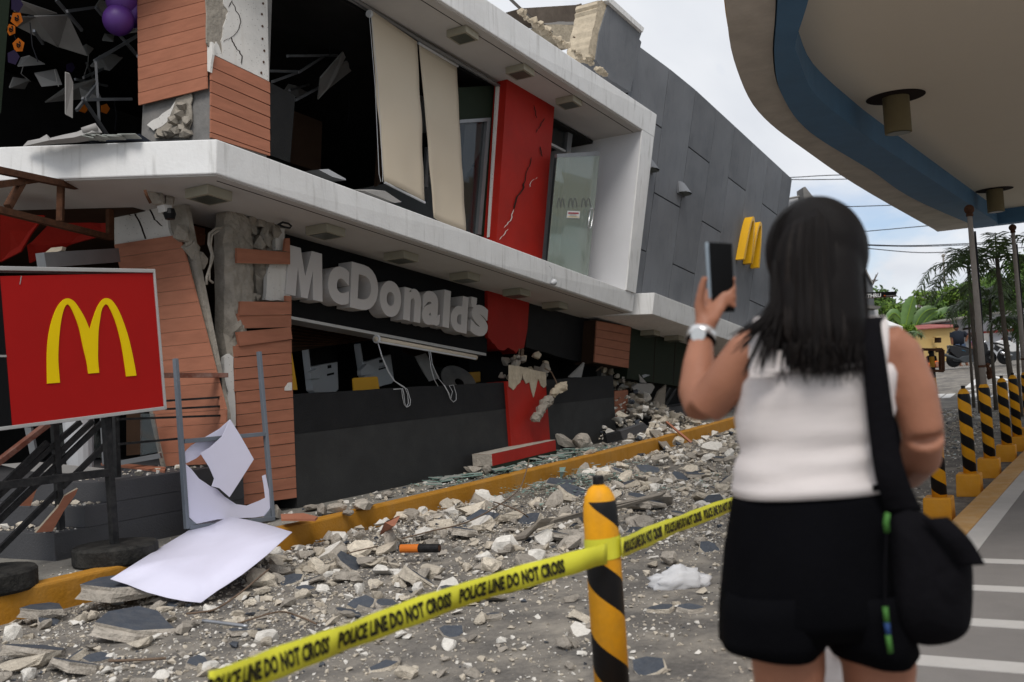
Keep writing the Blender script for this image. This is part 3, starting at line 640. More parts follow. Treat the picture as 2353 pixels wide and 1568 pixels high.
ob('print_band', prism([dpt(834, 896)+V((0, -.006, 0)), dpt(928, 899)+V((0, -.006, 0)), dpt(926, 912)+V((0, -.006, 0)), dpt(832, 909)+V((0, -.006, 0))], (0, .001, 0)), 'sticker_red', st)
for k in range(2): ob('print_line', prism([dpt(845, 916+k*11)+V((0, -.006, 0)), dpt(908, 918+k*11)+V((0, -.006, 0)), dpt(908, 921+k*11)+V((0, -.006, 0)), dpt(845, 919+k*11)+V((0, -.006, 0))], (0, .001, 0)), 'print_grey', st)
ob('print_band', prism([dpt(826, 934)+V((0, -.006, 0)), dpt(930, 937)+V((0, -.006, 0)), dpt(929, 941)+V((0, -.006, 0)), dpt(826, 938)+V((0, -.006, 0))], (0, .001, 0)), 'sign_yellow', st)
def arches(fn, x0, y0, x1, y1, th=.16, n=10):     # two-arch outline in a unit frame mapped by fn
    g = []
    def P(a, b): return fn(x0+(x1-x0)*a, y0+(y1-y0)*b)
    for s in (0, 1):
        out, inn = [], []
        for i in range(2*n+1):
            t = i/n-1
            cx_, hw = (.27, .27) if s == 0 else (.73, .27)
            y = abs(t)**2.3
            out.append(P(cx_+hw*math.copysign(abs(t)**.95, t), y)); inn.append(P(cx_+(hw-th*.72)*math.copysign(abs(t)**.95, t), min(1, y*.97+.085 if abs(t) < .999 else 1)))
        g.append(out+inn[::-1])
    return g
for (a, b) in ((835, 918), (950, 1040), (735, 805)):
    for pl in arches(lambda x, y: dpt(x, y)+V((0, -.003, 0)), a, 768, b, 848, .14):
        ob('emblem', prism(pl, (0, .001, 0)), 'print_grey', DR)
# ---- far grey wall of large panels
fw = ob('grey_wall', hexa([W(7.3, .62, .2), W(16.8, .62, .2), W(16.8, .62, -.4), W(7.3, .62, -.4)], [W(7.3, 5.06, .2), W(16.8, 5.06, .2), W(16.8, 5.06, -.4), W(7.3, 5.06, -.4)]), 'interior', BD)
us = [7.0, 8.32, 9.62, 10.88, 12.1, 13.36, 14.66, 15.96, 16.8]
rows = [.62, 1.58, 2.70, 3.92, 5.07]
for i in range(8):
    cuts = [.62, 1.58, 3.92, 5.07] if i % 2 == 0 else [.62, 2.70, 5.07]
    if i == 1: cuts = [.62, 2.7, 5.07]
    for a, b in zip(cuts, cuts[1:]):
        g_ = .012
        ob('panel', lbox(us[i]+g_, us[i+1]-g_ if i < 7 else 16.8, a+g_, b-g_, .22, .3), 'panel_grey', fw, bevel=.004)
ob('panel', hexa([W(16.81, .62, .3), W(17.2, .62, -.5), W(17.2, .62, -.7), W(16.81, .62, .1)], [W(16.81, 5.06, .3), W(17.2, 5.06, -.5), W(17.2, 5.06, -.7), W(16.81, 5.06, .1)]), 'panel_grey', fw)
# parapet block above the roof with its broken edge and coping
ob('parapet', LPo([z3(1120, 12), z3(1400, 258), z3(1375, 330), z3(1392, 352), z3(1300, 770), z3(1120, 660), z3(1010, 500), z3(1040, 280)], .5, .35), 'panel_grey', BD)
ob('broken_masonry', LPo(jag([z3(1030, 5), z3(1110, 8), z3(1040, 280), z3(1010, 500), z3(945, 470), z3(960, 340), z3(1010, 130), z3(1030, 5)], 5, 2, 3), .48, .4), 'block_beige', BD)
ob('coping', LPo([z3(1115, 0), z3(1150, -8), z3(1415, 235), z3(1405, 270), z3(1125, 20)], .56, .45), 'slab_white', BD)
# broken upstand behind the roof edge
ob('roof_upstand', LPo([z3(385, 70), z3(870, 40)]+jag([z3(890, 30), z3(912, 80), z3(895, 200)], 2, 1, 4)+[z3(860, 205), z3(580, 200), z3(500, 155)], -2.2, .4), 'roof_tar', BD)
ob('roof_sheet', LPo(jag([z3(560, 200), z3(700, 180), z3(860, 185), z3(880, 205), z3(620, 212), z3(560, 200)], 5, 1, 6), -2.15, .3), 'tile_white', BD)
ob('roof_upstand', LPo(jag([z3(600, 210), z3(885, 215), z3(885, 265), z3(815, 280), z3(820, 370), z3(780, 410), z3(690, 360), z3(600, 210)], 3, 2, 7), -2.1, .4), 'block_beige', BD)
ob('roof_upstand', LPo([z3(890, 400), z3(935, 260), z3(985, 265), z3(930, 445)], -.6, .3), 'concrete_grey', BD)
r9 = random.Random(21)
for i in range(46):
    t = r9.random()**.8; x, y = 375+t*720, 110+t*530+r9.uniform(-26, 8)
    if t > .62: y -= r9.uniform(0, 40)*(1-abs(t-.82)*4 if abs(t-.82) < .25 else 0)
    s = r9.uniform(.08, .2); g = rockgeo(100+i, s, s, s*.8); c = LP(*z3(x, y), .7)
    ob('broken_lump', ([v+c for v in g[0]], g[1]), 'block_beige', BD)
for a, b in (((820, 310), (838, 315)), ((540, 180), (545, 210)), ((500, 145), (505, 175)), ((350, 80), (380, 140)), ((630, 265), (640, 300))):
    ob('rebar', tube([LP(*z3(*a), .6), LP(*z3(*b), .62)], .012, 6), 'rebar', BD)
ob('roof_angle', tube([LP(*z3(270, -30), .62), LP(*z3(460, 150), .62), LP(*z3(640, 270), .62)], .03, 4), 'concrete_grey', BD)
# far low canopy slab
fs_ = [LP(1364, 722, .1), LP(1480, 705, 1.0)]
ob('canopy_slab', lpoly([(6.9, -.2), (7.35, 1.0), (12.6, 1.0), (16, 1.0), (16, -.2)], .22, .6), 'slab_white', BD, bevel=.01)
# wall lamps
for x, y in ((1565, 435), (1489, 380)):
    c = LP(x, y, .3); o = emp('wall_lamp', c, 'grey half dome wall lamp on the grey panels '+('right of the white frame' if x > 1500 else 'just behind the white frame edge'), 'lamp', 'wall lamps on the grey panels')
    g = []
    vs = []; fs = []
    for i in range(9):
        a = math.pi*i/8; vs += [c+EU*(-.19*math.cos(a))+V((0, -.02-.19*math.sin(a), -.1)), c+EU*(-.19*math.cos(a)*.95)+V((0, -.015-.05*math.sin(a), .12))]
        if i: fs.append((2*i-2, 2*i-1, 2*i+1, 2*i))
    ob('shade', (vs, fs), 'panel_grey', o, smooth=True); ob('back_plate', obox(c+V((0, .0, 0)), EU*.2, V((0, .012, 0)), V((0, 0, .12))), 'panel_grey', o); ob('diffuser', obox(c+V((0, -.09, -.1)), EU*.15, V((0, .07, 0)), V((0, 0, .006))), 'lamp_dark', o)
# ---- low wall of the ground floor window, upright
def lw(x0, x1, z0, z1, y, t): return box(x0, x1, y, y+t, z0, z1)
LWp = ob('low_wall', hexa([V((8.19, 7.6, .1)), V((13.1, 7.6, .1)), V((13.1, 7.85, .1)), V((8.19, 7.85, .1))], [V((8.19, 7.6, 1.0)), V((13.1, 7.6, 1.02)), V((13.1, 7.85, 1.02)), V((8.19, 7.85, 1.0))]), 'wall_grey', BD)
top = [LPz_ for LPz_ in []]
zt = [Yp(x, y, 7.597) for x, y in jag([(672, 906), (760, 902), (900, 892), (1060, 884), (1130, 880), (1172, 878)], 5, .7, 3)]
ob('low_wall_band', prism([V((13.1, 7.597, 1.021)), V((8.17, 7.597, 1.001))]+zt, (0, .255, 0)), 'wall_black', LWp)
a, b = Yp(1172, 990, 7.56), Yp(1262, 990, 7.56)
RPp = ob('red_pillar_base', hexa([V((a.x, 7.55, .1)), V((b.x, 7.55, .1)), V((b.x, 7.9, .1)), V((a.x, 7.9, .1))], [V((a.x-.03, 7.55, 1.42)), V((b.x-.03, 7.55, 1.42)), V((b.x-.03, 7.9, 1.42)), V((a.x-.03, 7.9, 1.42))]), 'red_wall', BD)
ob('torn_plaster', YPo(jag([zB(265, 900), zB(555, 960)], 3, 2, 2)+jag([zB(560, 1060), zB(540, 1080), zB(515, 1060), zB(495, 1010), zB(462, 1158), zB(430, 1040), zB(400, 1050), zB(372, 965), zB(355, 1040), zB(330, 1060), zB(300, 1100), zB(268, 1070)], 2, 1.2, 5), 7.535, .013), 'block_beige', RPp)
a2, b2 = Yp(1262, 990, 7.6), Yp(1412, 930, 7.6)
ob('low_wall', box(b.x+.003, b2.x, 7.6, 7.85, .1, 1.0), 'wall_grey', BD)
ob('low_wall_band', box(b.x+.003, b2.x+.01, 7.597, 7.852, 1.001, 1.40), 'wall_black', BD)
# cleft concrete pile on the broken red pillar
r9 = random.Random(5)
for i in range(40):
    x, y = r9.uniform(205, 560), r9.uniform(800, 1010)
    if y < 860 and not 290 < x < 500: continue
    s = r9.uniform(.1, .3); g = rockgeo(160+i, s, s*.8, s*.8); c = Yp(*zB(x, y), 7.6+r9.uniform(0, .35)); ob('broken_lump', ([v+c for v in g[0]], g[1]), 'concrete' if i % 3 else 'block_beige', RPp)
for x in (345, 375, 365): ob('rebar', tube([Yp(*zB(x, 830), 7.6), Yp(*zB(x+4, 775), 7.58)], .014, 6), 'rebar', RPp)
hl = emp('hanging_concrete', Yp(*zB(560, 1180), 7.4), 'lump of concrete dangling on bent rebar before the red pillar', 'concrete')
def lumpy(pts, r, seed, n=10):
    P_ = [V(p) for p in pts]; Q = []
    for i in range(len(P_)-1):
        for k in range(5): Q.append(P_[i].lerp(P_[i+1], k/5))
    Q.append(P_[-1]); rr = random.Random(seed)
    vs, fs = tube(Q, [r*rr.uniform(.75, 1.15)*(.6 if i in (0, len(Q)-1) else 1) for i in range(len(Q))], n)
    return [v+V((NZ.noise(v*22), NZ.noise(v*22+V((5, 0, 0))), NZ.noise(v*22+V((0, 5, 0)))))*r*.5 for v in vs], fs
ob('lump', lumpy([Yp(*zB(*p), 7.4) for p in [(460, 1335), (500, 1290), (540, 1210), (600, 1165)]], .075, 3), 'concrete', hl)
ob('lump', lumpy([Yp(*zB(*p), 7.4) for p in [(600, 1135), (650, 1095), (712, 1055)]], .075, 4), 'block_beige', hl)
ob('rebar', tube([Yp(*zB(*p), 7.42) for p in [(445, 1345), (520, 1250), (600, 1140), (640, 1090), (640, 1040), (600, 960), (550, 930)]], .011, 6), 'rebar', hl, smooth=True)
# ---- ground floor room behind (shade put into its dark colour), slab edge, counter fronts
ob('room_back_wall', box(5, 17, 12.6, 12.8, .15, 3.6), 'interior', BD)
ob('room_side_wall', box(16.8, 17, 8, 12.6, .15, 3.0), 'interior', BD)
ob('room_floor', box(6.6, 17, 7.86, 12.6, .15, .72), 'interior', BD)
ob('room_ceiling_grid', LPo([z6(330, 1050), z6(980, 1190), z6(640, 1240), z6(340, 1290)], -1.2, .1), 'interior_brown', BD)
for k in range(7):
    t = k/7; a = (330+10*t, 1070+200*t); b_ = (960-330*t, 1190+45*t); ob('slat', LPo([z6(*a), z6(*b_), z6(b_[0], b_[1]+8), z6(a[0], a[1]+8)], -1.15, .05), 'rust', BD)
ob('rear_ground_wall', box(13.6, 28, 8.75, 8.95, .0, 2.3), 'sign_black', BD)
# ---- stairs up to the entrance
for i, (x0, z0, z1_) in enumerate([(5.19, .1, .42), (5.48, .42, .6), (5.74, .6, .78)]):
    ob('step', box(x0, 7.32, 7.5-.002*i, 12.2, z0, z1_), 'wall_dark', BD, bevel=.006)
# landing platform continues behind the column
ob('landing', box(6.6, 8.2, 7.72, 12.3, .6, .775), 'wall_dark', BD)
# ================================================================== SIGNS, LAMPS, BLINDS
def glyph(ch, off=.03, ext=0.0, res=6):
    c = bpy.data.curves.new('glyph', 'FONT'); c.body = ch; c.size = 1; c.offset = off; c.extrude = ext; c.resolution_u = res; c.fill_mode = 'BOTH' if ext else 'FRONT'
    o = bpy.data.objects.new('glyph', c); COL.objects.link(o); bpy.context.view_layer.update()
    me = bpy.data.meshes.new_from_object(o.evaluated_get(bpy.context.evaluated_depsgraph_get()))
    vs = [v.co.copy() for v in me.vertices]; fs = [tuple(p.vertices) for p in me.polygons]
    bpy.data.objects.remove(o); bpy.data.curves.remove(c); bpy.data.meshes.remove(me)
    return vs, fs
# letters of the facade sign: one part each
LS = emp('facade_lettering', LP(900, 720, .1), 'row of large pale grey letters on the black band under the balcony', 'sign')
WL = -.03
MPOLY = [(0, 0), (.07, 1), (.35, 1), (.5, .45), (.65, 1), (.93, 1), (1, 0), (.74, 0), (.70, .60), (.585, 0), (.415, 0), (.30, .60), (.26, 0)]
for ch, x0, x1, yt, yb in [('M', 283, 578, 485, 868), ('c', 612, 779, 618, 916), ('D', 790, 1006, 610, 965), ('o', 1017, 1186, 733, 1016), ('n', 1207, 1341, 792, 1052), ('a', 1352, 1492, 815, 1083), ('l', 1517, 1568, 806, 1100), ('d', 1577, 1707, 845, 1137), ("'", 1735, 1778, 862, 942), ('s', 1733, 1868, 922, 1167)]:
    vs, fs = glyph(ch, .045, .5) if ch != 'M' else prism([V((a, b, 0)) for a, b in MPOLY], (0, 0, 1))
    xa, xb = min(v.x for v in vs), max(v.x for v in vs); ya, yb_ = min(v.y for v in vs), max(v.y for v in vs); za, zb_ = min(v.z for v in vs), max(v.z for v in vs)
    ym = (yt+yb)/2; sl_ = .31
    # corners on the face plane
    uL, _ = LW(*z6(x0, ym), WL); uR, _ = LW(*z6(x1, ym), WL)
    xm = (x0+x1)/2; _, vT = LW(*z6(xm, yt), WL); _, vB = LW(*z6(xm, yb), WL)
    ob('letter', ([W(uL+(uR-uL)*(v.x-xa)/(xb-xa), vB+(vT-vB)*(v.y-ya)/(yb_-ya), -.238+(WL+.238)*(v.z-za)/(zb_-za)) for v in vs], fs), 'letter', LS, fix=True)
# raised yellow emblem on the grey wall
ga = emp('wall_emblem', LP(1725, 600, .3), 'yellow double arch emblem standing proud of the far grey wall', 'sign')
r2 = lambda x, y: ((2600+x/1.96)/1.7408, (700+y/1.96)/1.7408)
ua, va = LW(*r2(735, 690), .5); ub, vb = LW(*r2(858, 700), .5); vtop = LW(*r2(845, 350), .5)[1]
for pl in arches(lambda x, y: W(x, y, .5), ua-.05, vtop, ub+.05, (va+vb)/2, .13, 14): ob('arch', prism(pl, (0, .19, 0)), 'arch_yellow', ga)
# soffit lamps
def soflamp(x, y, v, label):
    p = PV(x, y, v); c = p-EV*.05; o = emp('soffit_lamp', c, label, 'lamp', 'square lamps under the white slabs')
    ob('housing', obox(c, EU*.155, V((0, .155, 0)), EV*.048), 'lamp_box', o, bevel=.004); ob('lens', obox(c-EV*.05, EU*.12, V((0, .12, 0)), EV*.003), 'lamp_dark', o)
for (x, y), t in zip([(480, 437), (748, 523), (922, 583), (1068, 630), (1187, 667), (1275, 697)], ['nearest the slab corner at the left column', 'above the letter M', 'above the letter D', 'above the letter n', 'above the last letters', 'nearest the far end of the balcony slab']):
    soflamp(x, y, V0, 'beige square lamp under the balcony slab '+t)
for (x, y), t in zip([(1063, 73), (1195, 158), (1307, 229)], ['above the hanging blinds', 'above the red pillar', 'above the glass door']): soflamp(x, y, RB, 'beige square lamp under the roof slab '+t)
for (x, y), t in zip([(1493, 761), (1549, 773)], ['beside the board pier', 'nearer the woman\'s wrist']): soflamp(x, y, .22, 'small square lamp under the far low canopy '+t)
# roller blinds
def cloth(q, Y, nx, ny, amp, seed, th=.003):
    a, b, c, d = [Yp(x, y, Y) for x, y in q]; vs, fs = [], []
    for j in range(ny+1):
        for i in range(nx+1):
            s, t = i/nx, j/ny; p = a.lerp(b, s).lerp(d.lerp(c, s), t); p.y += amp*(math.sin(s*3.1+t*2+seed)*.6+NZ.noise(V((s*2, t*5, seed))))*(.2+t); vs.append(p)
    m = len(vs); vs += [v+V((0, th, 0)) for v in vs]; n = nx+1
    for j in range(ny):
        for i in range(nx): k = j*n+i; fs += [(k, k+1, k+n+1, k+n), (m+k, m+k+n, m+k+n+1, m+k+1)]
    for j in range(ny): fs += [(j*n, j*n+n, m+j*n+n, m+j*n), (j*n+nx, m+j*n+nx, m+j*n+n+nx, j*n+n+nx)]
    for i in range(nx): fs += [(i, m+i, m+i+1, i+1), (ny*n+i, ny*n+i+1, m+ny*n+i+1, m+ny*n+i)]
    return vs, fs
YB = YF-.02
b1 = emp('roller_blind', Yp(880, 430, YB), 'long cream roller blind hanging nearest the dark room, soiled at the hem', 'blind', 'cream roller blinds in the upper window')
ob('fabric', cloth([(852, 22), (958, 96), (975, 462), (883, 418)], YB-.12, 10, 24, .03, 1), 'blind', b1, smooth=True)
ob('hem_bar', tube([Yp(884, 420, YB-.12), Yp(976, 466, YB-.12)], .016, 8), 'plastic_white', b1)
ob('bracket', lathe(Yp(849, 32, YB-.13), [(.045, -.02), (.05, 0), (.045, .02)], 12, (1, 0, 0)), 'plastic_white', b1)
for dx in (0, 7): ob('cord', tube([Yp(849+dx*.6, 40, YB-.15), Yp(862+dx, 200, YB-.15), Yp(871+dx*1.2, 400, YB-.15), Yp(875+dx*.6, 418, YB-.15)], .004, 5), 'plastic_white', b1)
b2 = emp('roller_blind', Yp(1030, 520, YB), 'cream roller blind with the free bottom edge, nearest the red pillar', 'blind', 'cream roller blinds in the upper window')
ob('fabric', cloth([(962, 101), (1050, 152), (1072, 531), (996, 501)], YB-.09, 10, 24, .03, 4), 'blind', b2, smooth=True)
ob('head_tube', tube([Yp(961, 99, YB-.1), Yp(1052, 152, YB-.1)], .02, 8), 'plastic_white', b2)
rl = tag(ob('blind_rail', tube([LP(800, -10, -.02), LP(960, 90, -.02), LP(1146, 198, -.02)], .03, 6), 'alu'), 'dark metal rail under the roof soffit that carries the blinds', 'rail')
b3 = emp('roller_blind', LP(800, 790, -.1), 'rolled up blind under the black sign band with tangled cords', 'blind')
ob('roll', tube([LP(*z6(985, 1190), .06), LP(*z6(1770, 1335), .06)], .036, 12), 'blind', b3, smooth=True)
ob('hem_bar', tube([LP(*z6(1000, 1210), .1), LP(*z6(1770, 1345), .1)], .012, 8), 'plastic_white', b3)
ob('end_bracket', lathe(LP(*z6(995, 1190), .06), [(.05, -.02), (.055, 0), (.05, .02)], 12, (1, 0, 0)), 'plastic_white', b3)
zK = lambda x, y: ((1100+x/2.353)/1.7408, (1150+y/2.353)/1.7408)
for pts in ([(965, 510), (1000, 640), (1060, 790), (1120, 880), (1190, 930), (1245, 960), (1275, 1060), (1270, 1110), (1240, 1130), (1215, 1100), (1200, 1030), (1190, 955), (1115, 960)], [(970, 520), (1010, 650), (1075, 800), (1130, 885), (1220, 940), (1250, 1010), (1255, 1090), (1240, 1125), (1222, 1090), (1212, 1000), (1200, 950)],
            [(1460, 590), (1480, 720), (1540, 860), (1600, 930), (1640, 1000), (1655, 1050), (1670, 980), (1640, 925), (1680, 920), (1705, 1000), (1705, 1060), (1680, 1080), (1650, 1050), (1625, 980), (1590, 920)], [(1448, 600), (1468, 760), (1500, 870), (1535, 930)]):
    ob('cord', tube([Yp(*zK(*p), 7.57) for p in pts], .0045, 5), 'plastic_white', b3, smooth=True)
# ---- upper room debris: ceiling grid bars, hanging tiles, balloons, flags
def tbar(a, b, zf, Y, r=.014, label=None):
    return ob('ceiling_bar', bar(Yp(*zf(*a), Y), Yp(*zf(*b), Y+.2), r, r*1.2), 'steel', BD)
for a, b in [((470, 0), (685, 255)), ((560, 95), (800, 62)), ((800, 60), (1150, 470)), ((790, 512), (1150, 300)), ((800, 515), (830, 1030)), ((690, 820), (905, 1140)), ((640, 925), (812, 705)), ((715, 835), (1100, 830)), ((1150, 470), (1400, 560))]: tbar(a, b, z1, 9.5)
for a, b in [((150, 60), (410, 215)), ((400, 213), (720, 205)), ((310, 470), (1055, 460)), ((410, 605), (615, 475)), ((185, 685), (410, 605)), ((380, 840), (575, 735)), ((150, 595), (400, 600))]: tbar(a, b, z2, 8.6, .013)
ob('ceiling_bar', tube([Yp(*z2(670, 180), 8.6), Yp(*z2(668, 470), 8.6)], .004, 5), 'wire', BD)
def hung(pts, zf, Y, dy=.0, mat='tile_white', th=.015):
    P_ = [Yp(*zf(x, y), Y+dy*i/len(pts)) for i, (x, y) in enumerate(pts)]; return ob('ceiling_tile', prism(P_, (0, th, th)), mat, BD)
hung([(290, 140), (570, 130), (730, 470), (490, 395)], z1, 9.6, .6); hung([(90, 140), (300, 145), (490, 400), (150, 230)], z1, 9.9, .4); hung([(150, 0), (480, 115), (330, 135), (120, 100)], z1, 9.7, .3)
hung([(800, 60), (860, -30), (1150, 60), (1150, 270), (1080, 280)], z1, 10.0, .4); hung([(150, 560), (380, 540), (250, 470), (180, 490)], z1, 10.4, .3); hung([(550, 610), (585, 620), (612, 690), (608, 990), (550, 960)], z1, 9.3, .05)
hung([(380, 860), (560, 730), (810, 660), (700, 830)], z1, 11, .3)
hung([(590, 655), (780, 435), (800, 480), (720, 640), (650, 750), (570, 835)], z2, 8.5, .3); hung([(700, 590), (960, 410), (1055, 440), (1050, 480), (840, 600), (650, 750)], z2, 8.7, .3)
hung([(150, 70), (400, 215), (150, 245)], z2, 8.8, .2); hung([(400, -20), (860, -20), (1060, 360), (720, 200)], z2, 8.2, .5, 'soffit'); hung([(1730, 570), (1880, 680), (1735, 690)], z2, 8.2, .2)
ob('partition', prism([Yp(*z2(*p), 8.3) for p in [(165, 690), (378, 800), (335, 1362), (172, 1300)]], (0, .1, 0)), 'wall_grey', BD)
ob('partition', prism([Yp(*z2(*p), 9.2) for p in [(370, 930), (605, 1020), (590, 1440), (340, 1362)]], (0, .1, 0)), 'interior_brown', BD)
ob('partition', prism([Yp(*z2(*p), 8.3) for p in [(1100, 960), (1130, 1500), (1060, 1560)]], (0, .05, 0)), 'interior_brown', BD)
ob('partition', prism([Yp(*z2(*p), 8.6) for p in [(1430, 780), (1500, 790), (1500, 1110), (1440, 1110)]], (0, .05, 0)), 'tile_white', BD)
bl = [(1020, 10, .16), (990, 170, .155), (1110, 110, .15)]
for (x, y, r_), t in zip(bl, ['highest of the cluster', 'lowest of the cluster', 'partly behind the board column']):
    o = emp('balloon', Yp(*z1(x, y), 8.9), 'purple balloon under the wrecked ceiling, '+t, 'balloon', 'purple balloons under the ceiling')
    c = Yp(*z1(x, y), 8.9); ob('skin', ball(c, r_*1.08, 20, 14), 'balloon', o, smooth=True); ob('knot', lathe(c-V((0, 0, r_*1.13)), [(.018, 0), (.006, .02)], 8), 'balloon', o)
gs = emp('bunting', Yp(*z1(130, 250), 8.75), 'string of orange and purple party flags hanging at the top left', 'bunting')
for k, (cx_, cy_, s, m) in enumerate([(140, 40, 58, 'flag_purple'), (140, 160, 56, 'flag_orange'), (92, 250, 45, 'flag_orange'), (155, 380, 55, 'flag_orange'), (110, 480, 58, 'flag_purple')]):
    pts = [(cx_+s*.95*math.cos(a+.3*k), cy_+s*1.15*math.sin(a+.3*k)) for a in [2*math.pi*i/5 for i in range(5)]]
    fo = ob('flag', prism([Yp(*z1(*p), 8.75) for p in pts], (0, .004, 0)), m, gs)
    if m == 'flag_orange':
        for j in range(2): ob('mark', tube([Yp(*z1(cx_+14*math.cos(t_/8*5)*(1 if j else -1), cy_-18+36*j*.5+14*math.sin(t_/8*5)), 8.745) for t_ in range(8)], .006, 5), 'phone_black', fo)
ob('cord', tube([Yp(*z1(x, y), 8.76) for x, y in [(150, -30), (140, 40), (130, 160), (100, 250), (150, 380), (110, 480)]], .003, 5), 'wire', gs)
tag(ob('window_post', prism([PV(0, 0, 0)*0+Yp(x, y, 8.75) for x, y in [(-10, -20), (24, -20), (2, 260), (-10, 260)]], (0, .12, 0)), 'green_wall'), 'dark green post at the top left edge of the upper window', 'post')
for i, (x, y) in enumerate([(700, 905), (880, 910), (590, 565)]): ob('hanging_scrap', prism([Yp(*z1(x+40*math.cos(a), y+45*math.sin(a)), 10.2) for a in [2*math.pi*k/5 for k in range(5)]], (0, .01, 0)), 'flag_orange' if i < 2 else 'flag_purple', BD)
r9 = random.Random(31)
for i in range(30):                                # more wrecked ceiling grid, wires and tiles
    L0 = i < 15; zf_ = z1 if L0 else z2; x, y = (r9.uniform(60, 1120), r9.uniform(80, 900)) if L0 else (r9.uniform(200, 1050), r9.uniform(150, 900)); a = r9.choice((-.5, .35, 1.3, -1.2, .9))+r9.uniform(-.2, .2); l_ = r9.uniform(120, 330); Yr = r9.uniform(9.8, 11.8) if L0 else r9.uniform(8.9, 11)
    if i % 3 == 2: ob('ceiling_wire', tube([Yp(*zf_(x, y), Yr), Yp(*zf_(x+r9.uniform(-40, 40), y+l_*.6), Yr), Yp(*zf_(x+r9.uniform(-90, 90), y+l_), Yr)], .006, 5), 'wire' if i % 2 else 'tile_white', BD)
    else: ob('ceiling_bar', bar(Yp(*zf_(x, y), Yr), Yp(*zf_(x+l_*math.cos(a), y+l_*math.sin(a)), Yr+.3), .013, .015), 'steel', BD)
for i in range(16):
    L0 = i < 9; zf_ = z1 if L0 else z2; x, y = (r9.uniform(100, 1050), r9.uniform(100, 800)) if L0 else (r9.uniform(200, 1000), r9.uniform(150, 850)); s = r9.uniform(60, 150); a = r9.uniform(0, 3)
    hung([(x+s*math.cos(a+b)*r9.uniform(.6, 1.2), y+s*.6*math.sin(a+b)*r9.uniform(.6, 1.2)) for b in (0, 1.4, 3.1, 4.6)], zf_, r9.uniform(10.2, 12) if L0 else r9.uniform(9.4, 11.2), .4)
# fallen blind cloth and ledge on the slab edge at left
def crumple(pts, zf, Y, dep, seed, mat, name, amp=.05):
    P_ = [Yp(*zf(*p), Y) for p in pts]; r = random.Random(seed)
    vs = [p+V((0, r.uniform(-amp, amp), 0)) for p in P_]+[p+V((0, dep+r.uniform(-amp, amp), r.uniform(-.03, .05))) for p in P_]; n = len(P_)
    return vs, [(i, i+1, n+i+1, n+i) for i in range(n-1)]
fc = emp('fallen_blind', PV(150, 330, V1), 'crumpled pale blind lying on the balcony edge at the top left', 'blind')
tp = [(190, 1225), (230, 1180), (330, 1160), (390, 1125), (420, 1155), (520, 1130), (640, 1105), (700, 1080), (795, 1030), (855, 1110), (740, 1180), (640, 1195), (480, 1205), (300, 1222)]
def slabpt(x, y, d): return Dp(*z1(x, y), d)
ctr = [(410, 1175), (620, 1150), (760, 1110)]
vs = [slabpt(x, y, 9.2) for x, y in tp]+[slabpt(x, y, 8.98+.05*i) for i, (x, y) in enumerate(ctr)]
fs = [(0, 1, 14), (1, 2, 14), (2, 3, 14), (3, 4, 14), (4, 5, 14), (5, 15, 14), (5, 6, 15), (6, 7, 15), (7, 16, 15), (7, 8, 16), (8, 9, 16), (9, 10, 16), (10, 15, 16), (10, 11, 15), (11, 12, 15), (12, 14, 15), (12, 13, 14), (13, 0, 14)]
o = ob('cloth', (vs, fs), 'tile_white', fc); sm = o.modifiers.new('thick', 'SOLIDIFY'); sm.thickness = .008
ob('roll_end', tube([slabpt(690, 1100, 9.1), slabpt(810, 1060, 9.15)], .035, 8), 'tile_white', fc, smooth=True)
r9 = random.Random(3)
for i in range(8):
    x = r9.uniform(740, 1150); c = Dp(*z1(x, 1165-x*.02+r9.uniform(-12, 8)), 9.15); a = r9.uniform(0, 3)
    o = ob('glass_piece', obox(c, V((math.cos(a), math.sin(a), .1))*.09, V((-math.sin(a), math.cos(a), .2))*.05, V((0, 0, .004))), 'glass_dusty', BD)
ob('ledge_pad', prism([Dp(*z1(x, y), 9.25) for x, y in [(730, 1180), (1000, 1140), (1170, 1120), (1175, 1165), (760, 1190)]], F0*.3), 'cloth_navy', BD)
tag(ob('ceiling_board', prism([LP(*z6(*p), .3) for p in [(905, 30), (1060, 28), (1190, 115), (1135, 122)]], (0, .2, .05)), 'tile_white'), 'broken pale ceiling board poking over the balcony edge below the blinds', 'board')
tag(ob('table_top', prism([LP(*z2(*p), -.25) for p in [(575, 1420), (655, 1415), (800, 1496), (802, 1510), (690, 1480)]], (0, .3, .02)), 'plastic_white'), 'white table edge lying on the upper floor by the dark opening', 'table')
wd = emp('hanging_socket', LP(1265, 645, .85), 'small white lamp socket dangling on a wire below the glass door', 'socket')
ob('wire', tube([LP(*zB(*p), .83) for p in [(580, 125), (600, 150), (603, 200), (608, 240)]], .004, 5), 'plastic_white', wd); ob('body', lathe(LP(*zB(610, 258), .85), [(.03, -.03), (.03, .03), (.05, .035), (.05, .045)], 10, (1, 0, .3)), 'plastic_white', wd, smooth=True)
